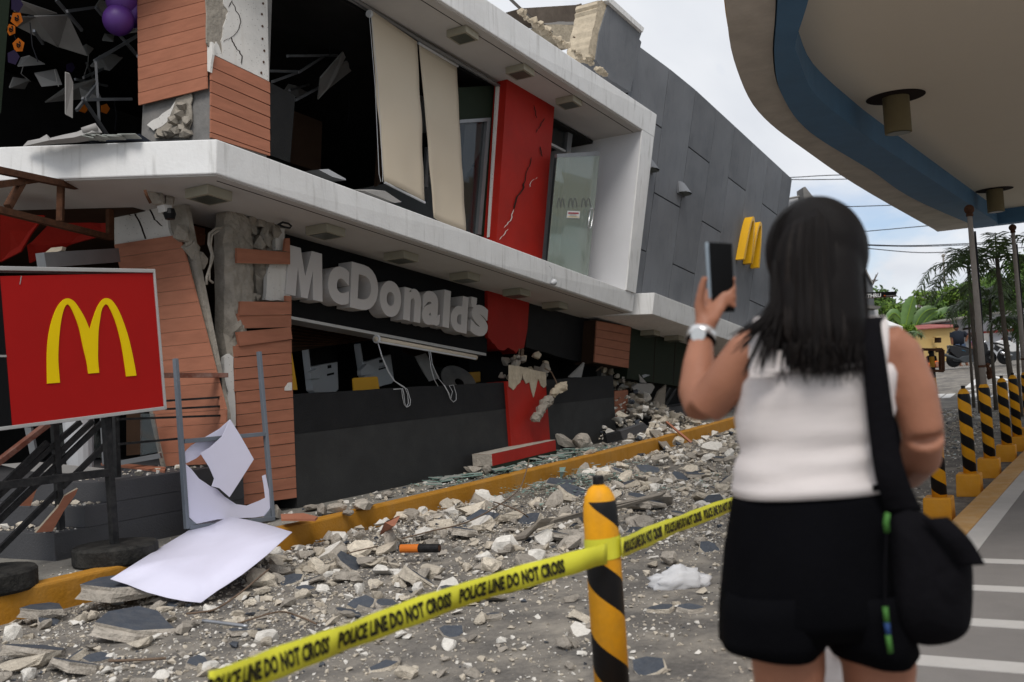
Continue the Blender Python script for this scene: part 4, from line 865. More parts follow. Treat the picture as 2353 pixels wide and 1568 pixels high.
# ---- ground floor room: kiosks, chairs, table, hanging board
def kiosk(q, scr, Y, label):
    P_ = [Yp(*zK(*p), Y) for p in q]; k = emp('order_kiosk', P_[0], label, 'kiosk', 'white order kiosks inside the window')
    bd_ = ob('body', prism(P_, (0, .12, 0)), 'plastic_white', k, bevel=.01)
    for s in scr:
        ob('panel' if len(s) == 4 else 'slot', prism([Yp(*zK(*p), Y-.004) for p in s], (0, .003, 0)), 'phone_black', k)
    return k, P_
K1, _ = kiosk([(320, 575), (340, 745), (590, 700), (600, 960), (575, 985), (380, 992), (355, 970), (312, 590)], [[(495, 735), (530, 728), (532, 758), (497, 765)], [(490, 815), (555, 800), (557, 820), (492, 835)]], 9.2, 'white self order kiosk leaning inside the window nearer the board column')
ob('screen', prism([Yp(*zK(*p), 9.3) for p in [(330, 560), (570, 540), (588, 695), (345, 740)]], (0, .05, 0)), 'phone_black', K1)
ob('card_reader', prism([Yp(*zK(*p), 9.12) for p in [(335, 800), (400, 760), (440, 800), (420, 860), (335, 865)]], (0, .08, 0)), 'plastic_white', K1, bevel=.01)
K2, _ = kiosk([(808, 525), (835, 705), (1090, 630), (1125, 880), (1100, 905), (985, 935), (860, 940), (800, 540)], [[(980, 685), (1012, 680), (1015, 708), (983, 712)], [(975, 765), (1042, 748), (1044, 762), (977, 780)]], 9.0, 'white self order kiosk with card reader leaning behind the yellow chair')
ob('screen', prism([Yp(*zK(*p), 9.1) for p in [(815, 520), (1060, 480), (1085, 628), (838, 700)]], (0, .05, 0)), 'phone_black', K2)
ob('card_reader', prism([Yp(*zK(*p), 8.92) for p in [(810, 780), (870, 715), (925, 740), (940, 800), (900, 825), (815, 830)]], (0, .08, 0)), 'plastic_white', K2, bevel=.01)
vs, fs = glyph('RECEIPT', .01); q = [Yp(*zK(*p), 8.993) for p in [(980, 745), (1042, 732), (1040, 745), (981, 757)]]; mx = max(v.x for v in vs); my = max(v.y for v in vs)
ob('print', ([q[3].lerp(q[2], v.x/mx).lerp(q[0].lerp(q[1], v.x/mx), v.y/my) for v in vs], fs), 'phone_black', K2, fix=False)
def chairback(q, Y, label):
    P_ = [Yp(*zK(*p), Y) for p in q]; k = emp('chair', V((P_[0].x, Y, .72)), label, 'chair', 'yellow chairs inside the window')
    ob('backrest', prism(P_, (0, .03, 0)), 'chair_yellow', k, bevel=.012); a, b = P_[-1], P_[-2]
    ob('seat', prism([V((a.x, Y+.03, 1.16)), V((b.x, Y+.03, 1.16)), V((b.x, Y+.43, 1.16)), V((a.x, Y+.43, 1.16))], (0, 0, .03)), 'chair_yellow', k)
    for p in (a, b):
        for dy in (.05, .4): ob('leg', bar((p.x, Y+dy, .72), (p.x, Y+dy, 1.16), .014), 'rail_black', k)
chairback([(736, 858), (750, 852), (960, 838), (972, 845), (988, 965), (745, 978)], 8.3, 'bright yellow chair back right behind the low wall')
chairback([(1810, 800), (1935, 793), (1938, 890), (1815, 905)], 8.6, 'yellow chair back behind the tipped round table')
tag(ob('yellow_divider', prism([Yp(*zK(*p), 8.0) for p in [(160, 620), (212, 965), (166, 965)]], (0, .04, 0)), 'chair_yellow'), 'sliver of yellow divider beside the board column above the low wall', 'panel')
tt = emp('round_table', Yp(*zK(1730, 900), 8.4), 'tipped round grey table top behind the low wall', 'table')
ct = Yp(*zK(1730, 880), 8.5); nrm = V((-.25, -.75, .6)).normalized()
ob('top', lathe(ct, [(.30, -.012), (.31, 0), (.30, .012)], 32, nrm), 'concrete_grey', tt); ob('boss', lathe(ct+V((-.02, 0, -.05)), [(.08, 0), (.08, .04), (.03, .05)], 16, nrm), 'phone_black', tt); ob('stem', tube([ct-nrm*.02, ct-nrm*.35], .03, 10), 'rail_black', tt)
hb = tag(ob('hanging_board', prism([Yp(*zK(*p), 8.6) for p in [(1320, 650), (1420, 620), (1550, 855), (1455, 885), (1400, 800)]], (0, .015, 0)), 'tile_white'), 'torn white ceiling board hanging over the round table', 'board')
tag(ob('hanging_board', prism([Yp(*zK(*p), 8.9) for p in [(1200, 570), (1470, 590), (1480, 650), (1330, 660), (1210, 610)]], (0, .015, 0)), 'interior_brown'), 'dark torn ceiling piece under the rolled blind', 'board')
tag(ob('cardboard_panel', prism([Yp(*zK(*p), 9.6) for p in [(1490, 600), (1900, 680), (1930, 780), (1500, 745)]], (0, .02, 0)), 'interior_brown'), 'brown panel slumped inside under the rolled blind', 'panel')
# ---- rusty awning truss and fallen red panels at left
def trp(x, y, d): return Dp(x, y, d)
tr = emp('awning_truss', trp(258, 545, 10.3), 'rusty steel awning truss hanging loose under the balcony at the left', 'truss')
ds = lambda x: 8.3+(x/260)*2.0
def tb(a, b, r=.028): ob('member', bar(trp(a[0], a[1], ds(a[0])), trp(b[0], b[1], ds(b[0])), r), 'rust', tr)
for a, b in [((-30, 386), (262, 447)), ((-30, 476), (256, 547)), ((18, 476), (58, 404)), ((140, 420), (138, 508)), ((252, 448), (252, 545)), ((-30, 428), (90, 412))]: tb(a, b)
for i, (pts, d) in enumerate([([z5(0, 405), z5(345, 415), z5(240, 560), z5(160, 700), z5(0, 780)], 9.6), ([z5(500, 350), z5(780, 320), z5(850, 560), z5(560, 640), z5(230, 790), z5(210, 650), z5(430, 500)], 10.6), ([z5(-20, 355), z5(790, 315), z5(790, 325), z5(-20, 368)], 10.2)]):
    tag(ob('red_panel', prism([Dp(x, y, d+.1*j) for j, (x, y) in enumerate(pts)], F0*.03), ['red_wall', 'board_edge'] if i < 2 else 'tile_white', fm=None), ['torn red sheet behind the rusty truss, nearest the left edge', 'large dark red sheet behind the rusty truss, beside the broken column', 'thin white edged red strip across the rusty truss'][i], 'panel', 'red awning sheets behind the truss')
tag(ob('steel_channel', bar(Dp(*z5(320, 770), 9.2), Dp(*z5(905, 730), 10.2), .05, .07), 'alu'), 'grey steel channel lying behind the top of the red sign', 'beam')
tag(ob('board_scrap', Fpo([z5(310, 740), z5(400, 670), z5(490, 660), z5(480, 690), z5(340, 740)], 9.4, .08), 'board_edge'), 'beige board scrap wedged behind the red sign', 'board')
# ---- ground floor front windows at left, seen under the red sign
for pts, d, m in [([z4(190, 610), z4(240, 610), z4(310, 950), z4(262, 960)], 9.6, 'alu'), ([z4(0, 900), z4(250, 880), z4(820, 935), z4(560, 970), z4(200, 950)], 9.5, 'tile_white'), ([z4(1100, 500), z4(1200, 500), z4(1250, 800), z4(1100, 830)], 9.9, 'ground_glass'), ([z4(930, 870), z4(1250, 810), z4(1260, 850), z4(940, 905)], 9.6, 'alu'), ([z4(780, 500), z4(830, 500), z4(850, 900), z4(800, 900)], 9.9, 'alu'), ([z4(990, 500), z4(1100, 500), z4(1100, 820), z4(990, 830)], 10.1, 'interior_brown'), ([z4(450, 590), z4(720, 550), z4(830, 850), z4(470, 830)], 10.4, 'window_glass')]:
    ob('window_part', Fpo(pts, d, .05), m, BD)
bk = Dp(*z4(620, 705), 9.9); tag(ob('bucket', lathe(V((bk.x, bk.y, .78)), [(.12, 0), (.15, bk.z-.55), (.155, bk.z-.53)], 16), 'plastic_white'), 'white plastic bin inside the ground floor behind the slanting handrail bars', 'bin')
# ---- black stair handrail
hr = emp('handrail', V((5.3, 7.5, .42)), 'black steel stair handrail with slanting bars and wooden grip below the red sign', 'handrail')
def hp(x, y, Y=7.45): return Yp(*z4(x, y), Y)
ob('post', bar(hp(425, 560), hp(478, 1412), .026), 'rail_black', hr, bevel=.004)
ob('post', bar(hp(905, 520, 7.55), hp(922, 1000, 7.55), .022), 'rail_black', hr)
ob('post', bar(Yp(*z4(1700, 200), 7.45), Yp(*z4(1730, 610), 7.45), .03), 'rail_black', hr)
for a, b in [((370, 725), (-40, 1120)), ((440, 725), (-40, 1170)), ((440, 825), (-40, 1290)), ((445, 905), (-40, 1370)), ((470, 1095), (-40, 1600)), ((630, 565), (450, 720)), ((725, 560), (455, 820)), ((800, 570), (330, 1020)), ((820, 750), (485, 1080))]:
    ob('bar', bar(hp(*a), hp(*b), .016, .022), 'rail_black', hr)
for a, b in [((1300, 400), (1730, 372)), ((1300, 465), (1735, 442)), ((920, 545), (1735, 515)), ((930, 740), (1420, 695))]: ob('bar', bar(hp(a[0], a[1], 7.4), hp(b[0], b[1], 7.4), .010), 'rail_black', hr)
gr = ob('grip', bar(hp(-40, 900), hp(370, 585), .035, .02), 'rail_wood', hr); ob('grip', bar(hp(1250, 200, 7.4), hp(1770, 200, 7.4), .035, .022), 'rail_wood', hr)
# ---- red sign on its stand
YS = 6.78
SG = emp('sign_stand', V((5.28, YS, .2)), 'red freestanding sign with yellow arches on black posts and round bases', 'sign')
def sp(x, y, dy=0): return Yp(x, y, YS+dy)
pn = ob('red_panel', prism([sp(0, 640-5), sp(353, 627), sp(378, 934), sp(28, 978)], (0, .12, 0)), 'sign_red', SG)
ob('menu_panel', prism([sp(-190, 620), sp(-.5, 634.5), sp(27.5, 978.5), sp(-170, 1003)], (0, .12, 0)), 'phone_black', SG)
ob('menu_line', prism([sp(-190, 815, -.004), sp(15, 816, -.004), sp(15.5, 821, -.004), sp(-190, 821, -.004)], (0, .003, 0)), 'tile_white', SG)
def trim(q): ob('frame', prism([sp(*p, -.012) for p in q], (0, .145, 0)), 'alu_trim', SG, bevel=.004)
trim([(-190, 608), (357, 618.5), (353, 627), (-190, 619)]); trim([(357, 618.5), (384, 941), (378, 934), (353, 627)]); trim([(384, 941), (-170, 1012), (-170, 1003), (378, 934)])
# arches of the sign: closed outlines traced as parts of the sign (the double arch as one flat shape)
A_out = [(370, 1735), (368, 1500), (385, 1330), (420, 1200), (465, 1110), (520, 1067), (575, 1085), (625, 1150), (670, 1230), (703, 1310), (730, 1220), (765, 1130), (800, 1080), (835, 1065), (880, 1085), (930, 1160), (975, 1270), (1015, 1400), (1050, 1560), (1070, 1672), (990, 1679), (975, 1570), (950, 1420), (915, 1280), (875, 1175), (835, 1113), (800, 1150), (785, 1230), (772, 1330), (768, 1500), (770, 1568), (778, 1650), (693, 1657), (680, 1568), (650, 1440), (620, 1300), (580, 1190), (545, 1125), (520, 1118), (495, 1170), (475, 1270), (462, 1400), (457, 1550), (470, 1727)]
A_s = []
for i0, i1 in ((0, 9), (9, 19), (20, 31), (32, 43)): A_s += [(p.x, p.y) for p in smoothpath([V((x, y, 0)) for x, y in A_out[i0:i1+1]], 4)][:None if i0 != 0 else -1]
ob('emblem', prism([sp(*z5(x, y), -.006) for x, y in A_s], (0, .005, 0)), 'sign_yellow', SG)
ob('scratch', prism([sp(*z5(x, y), -.004) for x, y in [(165, 890), (170, 895), (158, 957), (154, 957)]], (0, .003, 0)), 'tile_white', SG)
ob('post', bar(sp(243, 960, .06), V((sp(262, 1225, .06).x, YS+.06, .33)), .028), 'rail_black', SG, bevel=.004)
xb_ = sp(20, 1300).x
ob('post', bar(sp(-25, 980, .06), V((4.22, YS+.06, .33)), .036), 'rail_black', SG, bevel=.004)
ob('crossbar', bar(sp(-30, 1120, .06), sp(250, 1086, .06), .03), 'rail_black', SG, bevel=.004)
dc = Gp(264, 1282, .195)
for nm, cx_ in (('base', V((sp(264, 1240, .06).x, YS+.06, .195))), ('base', V((4.2, YS+.06, .195)))):
    ob(nm, lathe(cx_, [(.31, 0), (.325, .02), (.325, .13), (.31, .15)], 36), 'disc_black', SG)
# ---- galvanised frame with torn white sheet, leaning on the stairs; sheet fallen on the kerb
fr = emp('torn_banner_stand', Yp(*z4(1790, 1330), 7.25), 'grey steel frame with a torn white sheet leaning against the board column', 'frame')
def fp(x, y, dy=0): return Yp(*z4(x, y), 7.12+(1400-y)*.00012+dy)
for a, b in [((1375, 70), (1465, 1405)), ((2030, 15), (2138, 1325)), ((1440, 718), (2070, 660)), ((1480, 1395), (2145, 1322))]: ob('tube', bar(fp(*a), fp(*b), .02, .02, (0, 1, 0)), 'galv', fr, bevel=.003)
for pts, dy, nm in [([(1455, 895), (1500, 935), (1560, 1010), (1650, 1070), (1700, 1090), (1760, 1150), (1850, 1210), (1935, 1222), (1990, 1200), (2040, 1180), (2080, 1160), (2068, 1060), (2055, 990), (2082, 978), (2108, 1100), (2118, 1240), (2080, 1300), (2000, 1315), (1850, 1320), (1700, 1330), (1540, 1365), (1480, 1310), (1465, 1100)], .0, 'torn_sheet'), ([(1440, 840), (1450, 800), (1500, 750), (1600, 690), (1720, 620), (1805, 545), (1740, 680), (1640, 770), (1600, 800), (1540, 850), (1460, 890)], .03, 'torn_sheet'), ([(1805, 545), (1880, 665), (1990, 858), (1900, 1000), (1800, 1155), (1720, 1085), (1660, 1070), (1680, 1010), (1640, 920), (1570, 810), (1640, 770), (1740, 680)], -.05, 'torn_sheet')]:
    vs = [fp(x, y, dy) for x, y in pts]; o = ob(nm, prism(vs, (0, .004, 0)), 'sheet_white', fr)
for pts in ([(1480, 1320), (1545, 1365), (1480, 1385)], [(2120, 1250), (2125, 1310), (2070, 1310)]): ob('gusset', prism([fp(x, y, -.015) for x, y in pts], (0, .012, 0)), 'galv', fr)
# fallen white sheet: a bent plate lying over kerb and rubble
zc = [((1620, 285), .30), ((1720, 290), .31), ((1815, 272), .34), ((1920, 290), .36), ((2040, 315), .37), ((2160, 350), .36), ((2290, 390), .34),
      ((2200, 470), .30), ((2090, 570), .24), ((1990, 650), .20), ((1900, 720), .15), ((1780, 800), .11), ((1700, 850), .08), ((1575, 942), .03),
      ((1450, 930), .05), ((1320, 905), .08), ((1150, 860), .12), ((1000, 800), .18), ((865, 757), .235), ((1050, 640), .25), ((1250, 515), .27), ((1450, 395), .28)]
P_ = [Zp(*zC(*p), z) for p, z in zc]; n = len(P_)
cen = sum(P_, V())/n; inner = [p.lerp(cen, .5)+V((0, 0, .012)) for p in P_]
vs = P_+inner+[cen+V((0, 0, .015))]; fs = [(i, (i+1) % n, n+(i+1) % n, n+i) for i in range(n)]+[(n+i, n+(i+1) % n, 2*n) for i in range(n)]
o = tag(ob('white_sheet', (vs, fs), 'sheet_white', smooth=True), 'large bent white plastic sheet lying across the yellow kerb', 'sheet'); so = o.modifiers.new('thick', 'SOLIDIFY'); so.thickness = .004; so.offset = -1
# ---- far stair railing behind the rubble
h2 = emp('handrail', Gp(*zB(1480, 1370), .2), 'black railing with slanting bars beside the rubble heap, behind the raised arm', 'handrail')
YH = 8.3
def h2p(x, y, Y=8.2): return Yp(*zB(x, y), Y)
ob('post', bar(h2p(1455, 990), h2p(1485, 1375), .04), 'rail_black', h2); ob('grip', bar(h2p(1435, 985), h2p(1550, 808), .05, .03), 'rail_wood', h2); ob('grip', bar(h2p(1550, 808), h2p(1720, 800), .05, .03), 'rail_wood', h2)
for k in range(4): ob('bar', bar(h2p(1480+4*k, 1030+65*k), h2p(1570+10*k, 900+35*k+k*k*6), .02), 'rail_black', h2)
ob('bar', bar(h2p(1570, 900), h2p(1700, 905), .02), 'rail_black', h2); ob('bar', bar(h2p(1580, 935), h2p(1700, 945), .02), 'rail_black', h2)
ob('post', bar(h2p(1580, 840), h2p(1590, 1180), .012), 'rail_black', h2)
ob('ramp_wall', prism([Yp(*zB(x, y), 7.75) for x, y in [(1500, 1240), (1990, 1160), (2060, 1330), (2060, 1400), (1500, 1440)]], (0, .5, 0)), 'wall_dark', BD)
# ================================================================== CANOPY AT THE RIGHT
ZC = 4.25
def Zc(x, y, z=ZC): return Zp(x, y, z)
CP = emp('forecourt_canopy', (16, -4, ZC), 'large curved concrete canopy with blue edge beam over the right side', 'canopy')
def xy(p, z): return V((p.x, p.y, z))
near = V((6.2, .2, 0)); nearer = V((6.0, -1.5, 0)); far0 = V((6.0, -9, 0))
def path(pxs, z, off):
    return smoothpath([V((4.6, .62+off*.87, z)), V((5.6, .95+off*.82, z))]+[Zp(x, y, z) for x, y in pxs], 5)
zf = ZC
out_px = [(1668, 20), (1690, 150), (1745, 260), (1850, 345), (2000, 445), (2200, 557)]
mid_px = [(1782, 20), (1776, 130), (1795, 215), (1860, 300), (2000, 388), (2120, 465), (2335, 556)]
in_px = [(1862, -30), (1826, 95), (1836, 130), (1872, 210), (1960, 285), (2060, 355), (2311, 521)]
# outer rim underside with fascia; blue beam below; soffit above
def ribbon(A, B, z0, z1):
    pass
EX = 25.2
def trimx(P_, z): 
    Q = [p for p in P_ if p.x <= EX]; Q.append(V((EX, Q[-1].y, z))); return Q
Po = trimx(path(out_px, zf, .9), zf)
Pm = trimx(path(mid_px, zf-.0, .45), zf)
Pi = trimx(path(in_px, zf, .1), zf)
def shell(P_, z0, z1):                             # solid plate from outline P_ closed along y=-9
    pts = [V((p.x, p.y, z0)) for p in P_]+[V((EX, -3.6, z0)), V((4.6, -3.6, z0))]
    return prism(pts, (0, 0, z1-z0))
def ringplate(A, B, z0, z1):
    def rs(P_, n=60):
        d = [0]
        for a, b in zip(P_, P_[1:]): d.append(d[-1]+(b-a).length)
        o = []
        for k in range(n+1):
            t = d[-1]*k/n; i = max(j for j in range(len(d)) if d[j] <= t+1e-9); i = min(i, len(P_)-2); f = (t-d[i])/max(1e-9, d[i+1]-d[i]); o.append(P_[i].lerp(P_[i+1], f))
        return o
    A, B = rs(A), rs(B); vs, fs = [], []
    for a, b in zip(A, B): vs += [xy(a, z0), xy(b, z0), xy(b, z1), xy(a, z1)]
    for i in range(len(A)-1):
        c = i*4; fs += [(c+j, c+(j+1) % 4, c+4+(j+1) % 4, c+4+j) for j in range(4)]
    e = (len(A)-1)*4; fs += [(0, 1, 2, 3), (e+3, e+2, e+1, e)]
    return vs, fs
ob('rim', ringplate(Po, Pm, zf, zf+.55), ['canopy_rim'], CP)
ob('gap', ringplate(Pm, [p+(q-p)*.06 for p, q in zip(Pm, Pm)], zf+.02, zf+.1), 'crack', CP)
Pb = path(mid_px, zf, .45); 
def shrink(P_, d):
    o = []
    for i, p in enumerate(P_):
        t = (P_[min(i+1, len(P_)-1)]-P_[max(i-1, 0)]); nrm_ = V((t.y, -t.x, 0)).normalized(); o.append(p+nrm_*d)
    return o
Pm2 = trimx(shrink(Pb, .012), zf)
ob('edge_beam', ringplate(Pm2, Pi, zf-.03, zf+.5), 'canopy_blue', CP)
Ps = trimx(shrink(path(in_px, zf, .1), -.05), zf)
ob('soffit', shell(Ps, zf+.30, zf+.42), 'canopy_soffit', CP)
ob('deck', shell(Po, zf+.552, zf+.8), 'canopy_rim', CP)
ob('end_beam', box(EX-.34, EX, -3.6, Pi[-1].y-.0, zf-.031, zf+.299), 'canopy_blue', CP)
ob('fascia', ringplate([p+V((0, 0, 0)) for p in trimx(shrink(path(out_px, zf, .9), -.014), zf)], trimx(shrink(path(out_px, zf, .9), -.003), zf), zf+.2, zf+1.0), 'canopy_yellow', CP)
for x, y, t in ((2058, 235, 'nearest, with a wide dark ceiling hole'), (2285, 448, 'farther one near the end of the canopy')):
    p = Zp(x, y-12, zf+.3); o = emp('canopy_lamp', p, 'olive tube lamp hanging from the canopy soffit, '+t, 'lamp', 'tube lamps under the canopy')
    ob('tube', lathe(p, [(.145, -.44), (.155, -.44), (.155, .1), (.145, .1), (.14, -.38), (.12, -.36)][:4], 28), 'pipe_olive', o, smooth=False)
    ob('mouth', lathe(p-V((0, 0, .445)), [(.13, -.002), (.13, .0)], 28), 'lamp_dark', o); ob('hole', lathe(p-V((0, 0, .0)), [(.34, -.006), (.34, -.002)], 32), 'crack', o)
for i, (x, y) in enumerate([z_ for z_ in [((2900+a/1.967)/1.7408, (b/1.967)/1.7408) for a, b in [(612, 485), (765, 750), (1005, 942), (1210, 1095), (1380, 1225), (1505, 1320), (1625, 1408)]]]):
    p = Zp(x, y, zf+.3); ob('hook', lathe(p, [(.022, -.03), (.03, -.012), (.012, 0)], 8), 'rust', CP)
# canopy columns stand to the right, out of view
for x in (11, 21):
    ob('column', box(x-.25, x+.25, -3.5, -3.0, .14, zf+.299), 'canopy_rim', CP)
# ================================================================== BOLLARDS, FLAG POLES, TAPE
def by(x): return 1.565-.038*x
BH = .93
def bollard(x, label, mat='stripe_far', capped=True, block=True, y=None, z=.143, rot=0):
    y = by(x) if y is None else y
    o = emp('bollard', (x, y, z), label, 'bollard', 'yellow and black striped bollards along the kerb')
    ob('post', lathe((x, y, z+.08), [(.061, 0), (.061, .72), (.059, .762), (.052, .798), (.038, .825), (.019, .84)], 28), mat, o, smooth=True, org=(x, y, z))
    if capped: ob('nipple', lathe((x, y, z+.917), [(.019, 0), (.02, .005), (.02, .03), (.018, .034)], 12), 'rail_black', o)
    if block: ob('footing', hexa([V((x-.125, y-.1, .0)), V((x+.125, y-.1, .0)), V((x+.125, y+.13, .0)), V((x-.125, y+.13, .0))], [V((x-.115, y-.1, z+.08)), V((x+.115, y-.1, z+.08)), V((x+.115, y+.12, z+.08)), V((x-.115, y+.12, z+.08))]), 'kerb_yellow_bright', o, bevel=.012)
    return o
b0 = Dp(1398, 1450, 3.46); 
bollard(b0.x, 'nearest striped bollard, the police tape tied round it', 'stripe_near', y=b0.y)
Xs = []
for px, t in ((2148, 'striped bollard half hidden behind the woman\'s bent arm'), (2222, 'striped bollard just right of the woman\'s arm'), (2270, 'striped bollard carrying the nearer flag pole'), (2312, 'striped bollard between the two flag poles'), (2338, 'striped bollard in front of the thin palm trunk')):
    # where the ray meets the bollard line
    d = ray(px, 1000); tt_ = (1.565)/(d.y+.038*d.x); x = tt_*d.x; Xs.append(x)
    bollard(x, t, 'stripe_far', capped=(px != 2270))
bollard(Xs[-1]+1.65, 'striped bollard carrying the farther flag pole at the right edge', capped=False); Xs.append(Xs[-1]+1.65)
for x_, t_ in ((4.85, 'striped bollard hidden behind the woman, its yellow footing left of her leg'), (6.5, 'striped bollard hidden behind the woman\'s back')): bollard(x_, t_, 'stripe_far')
def flagpole(x, top, label, lean_):
    y = by(x); o = emp('flag_pole', (x, y, .98), label, 'pole', 'concrete flag poles on the bollards'); a = V((x, y, .98)); b = V((x+lean_[0], y+lean_[1], top))
    ob('shaft', tube([a, a.lerp(b, .5), b], [.036, .033, .027], 14), 'pole_grey', o, smooth=True); ob('ball', ball(b+V((0, 0, .05)), .055, 16, 10), 'rust', o, smooth=True); ob('neck', lathe(b-V((0, 0, .03)), [(.036, 0), (.04, .02), (.03, .04)], 14), 'rust', o)
    for k in (.032, .042): ob('halyard', tube([b+V((k, -k, -.2)), a.lerp(b, .5)+V((k*.8, -k, 0)), a+V((k*.6, -k*.6, .25))], .006, 6), 'wire', o)
    ob('rope_knot', lumpy([a+V((.05, -.04, .3)), a+V((.1, -.06, .22)), a+V((.13, -.06, .12))], .03, 2, 7), 'rust', o); ob('clamp', lathe(a+V((0, 0, .26)), [(.042, 0), (.042, .025)], 14), 'rust', o)
flagpole(Xs[2], 2.98, 'nearer grey flag pole with ball finial under the canopy edge', (.0, .0))
flagpole(Xs[5], 3.2, 'farther grey flag pole with ball finial at the right edge', (.0, .0))
# striped pole with an empty square sign frame
p = Gp(2152, 905); d = 17.0; q = Dp(2148, 905, d)
SP = emp('sign_post', V((q.x, q.y, gz(q.x))), 'thin striped post with an empty rusty square sign frame', 'sign')
tp_ = Dp(*zr(985, 880), d); ob('post', tube([V((q.x, q.y, gz(q.x))), V((q.x, q.y, tp_.z))], .042, 14), 'stripe_post', SP, org=(q.x, q.y, 0))
c4 = [Dp(*zr(*k), d-.06) for k in [(830, 865), (1122, 872), (1128, 1168), (828, 1155)]]
for i in range(4): ob('frame_bar', bar(c4[i], c4[(i+1) % 4], .022, .022), 'rust', SP)
c5 = [v+F0*.12 for v in c4]
ob('frame_bar', bar(c5[1], c5[2], .02, .02), 'rust', SP)
# police tape: strip through three points, hung from the near bollard
TPm = [Dp(480, 1582, 2.15), Dp(760, 1478, 2.55), Dp(1080, 1362, 2.98), Dp(1395, 1272, 3.37)]
TA = TPm; TB_ = [Dp(1428, 1260, 3.42), Dp(1540, 1212, 4.1), Dp(1700, 1152, 5.2), Dp(1830, 1105, 6.6)]
tape = emp('police_tape', b0+V((0, 0, 0)), 'yellow barrier tape reading POLICE LINE DO NOT CROSS stretched round the nearest bollard', 'tape')
def tapestrip(P_, wd, flip=1, wob=.006):
    S_ = smoothpath(P_, 14); up = []
    for i, p in enumerate(S_):
        t = (S_[min(i+1, len(S_)-1)]-S_[max(i-1, 0)]).normalized(); s = UP-t*UP.dot(t); s.normalize(); s += (t.cross(UP)).normalized()*.18*math.sin(i*.5); s.normalize(); up.append(s)
    vs, fs = [], []
    for i, p in enumerate(S_):
        k = wob*math.sin(i*1.3); sd = V((math.cos(TH), math.sin(TH), 0)); vs += [p-up[i]*wd/2+sd*k, p+sd*k*.3, p+up[i]*wd/2-sd*k]
        if i: b = 3*i; fs += [(b-3, b, b+1, b-2), (b-2, b+1, b+2, b-1)]
    return S_, up, vs, fs
def arcpos(S_, up, s):
    d = 0
    for i in range(len(S_)-1):
        l = (S_[i+1]-S_[i]).length
        if d+l >= s or i == len(S_)-2: f = min(1, (s-d)/l); return S_[i].lerp(S_[i+1], f), up[i].lerp(up[i+1], f)
        d += l
PHR = None
def tapetext(S_, up, wd, cellen, off, side, par, phase=0):
    global PHR
    if PHR is None:
        PHR = glyph('POLICE LINE DO NOT CROSS', .05, 0, 2)
    vs, fs = PHR; mx = max(v.x for v in vs); L_ = sum((b-a).length for a, b in zip(S_, S_[1:])); s0 = phase
    while s0 < L_:
        if s0+cellen*.93 <= L_+.0 and s0 >= 0:
            out = []
            for v in vs:
                p, u = arcpos(S_, up, s0+v.x/mx*cellen*.93); out.append(p+u*((v.y-.35)*wd*.78)-F0*off+R0*0)
            ob('lettering', (out, fs), 'tape_black', par, fix=False)
        s0 += cellen
S1, U1, vs, fs = tapestrip(TA, .072); t1 = ob('strip', (vs, fs), 'tape_yellow', tape, smooth=True); so = t1.modifiers.new('thick', 'SOLIDIFY'); so.thickness = .0012; so.offset = 1
tapetext(S1, U1, .072, .475, .0075, 1, t1, .0)
S2, U2, vs, fs = tapestrip(TB_, .072); t2 = ob('strip', (vs, fs), 'tape_yellow', tape, smooth=True); so = t2.modifiers.new('thick', 'SOLIDIFY'); so.thickness = .0012; so.offset = 1
tapetext(S2, U2, .072, .62, .009, 1, t2, .03)
wr = [b0+V((math.cos(a)*.064, math.sin(a)*.064, TA[-1].z-b0.z)) for a in [rad(120+i*16) for i in range(16)]]
vs, fs = [], []
for i, p in enumerate(wr):
    vs += [p-V((0, 0, .037-.001*i)), p+V((0, 0, .037+.001*i))]
    if i: fs.append((2*i-2, 2*i, 2*i+1, 2*i-1))
ob('wrap', (vs, fs), 'tape_yellow', tape, smooth=True)
# ================================================================== RUBBLE
import numpy as np
RK = []                                            # shared chunk meshes
def mkmesh(nm, geo, mats, fm=None):
    me = bpy.data.meshes.new(nm); me.from_pydata([tuple(v) for v in geo[0]], [], geo[1])
    for m in mats: me.materials.append(MATS[m])
    if fm:
        for p, i in zip(me.polygons, fm): p.material_index = i
    fixn(me); return me
def rough_rock(seed, sx, sy, sz):                  # hull, subdivided once and roughened
    g = rockgeo(seed, sx, sy, sz, 18); bm = bmesh.new()
    vv = [bm.verts.new(v) for v in g[0]]
    for f in g[1]: bm.faces.new([vv[i] for i in f])
    bmesh.ops.triangulate(bm, faces=bm.faces); bmesh.ops.subdivide_edges(bm, edges=bm.edges, cuts=1, use_grid_fill=True)
    for v in bm.verts:
        k = .06*(NZ.noise(v.co*5+V((seed, 0, 0)))+.5*NZ.noise(v.co*12)); v.co += v.co.normalized()*k
    bm.verts.index_update(); vs = [v.co.copy() for v in bm.verts]; fs = [tuple(v.index for v in f.verts) for f in bm.faces]; bm.free(); return vs, fs
for i in range(9):
    g = rough_rock(300+i, 1, .55+.06*(i % 5), .38+.07*(i % 4)); RK.append(mkmesh('chunk', g, [['chunk_beige', 'chunk_grey', 'chunk_beige', 'chunk_white', 'chunk_grey'][i % 5]]))
SLs = []
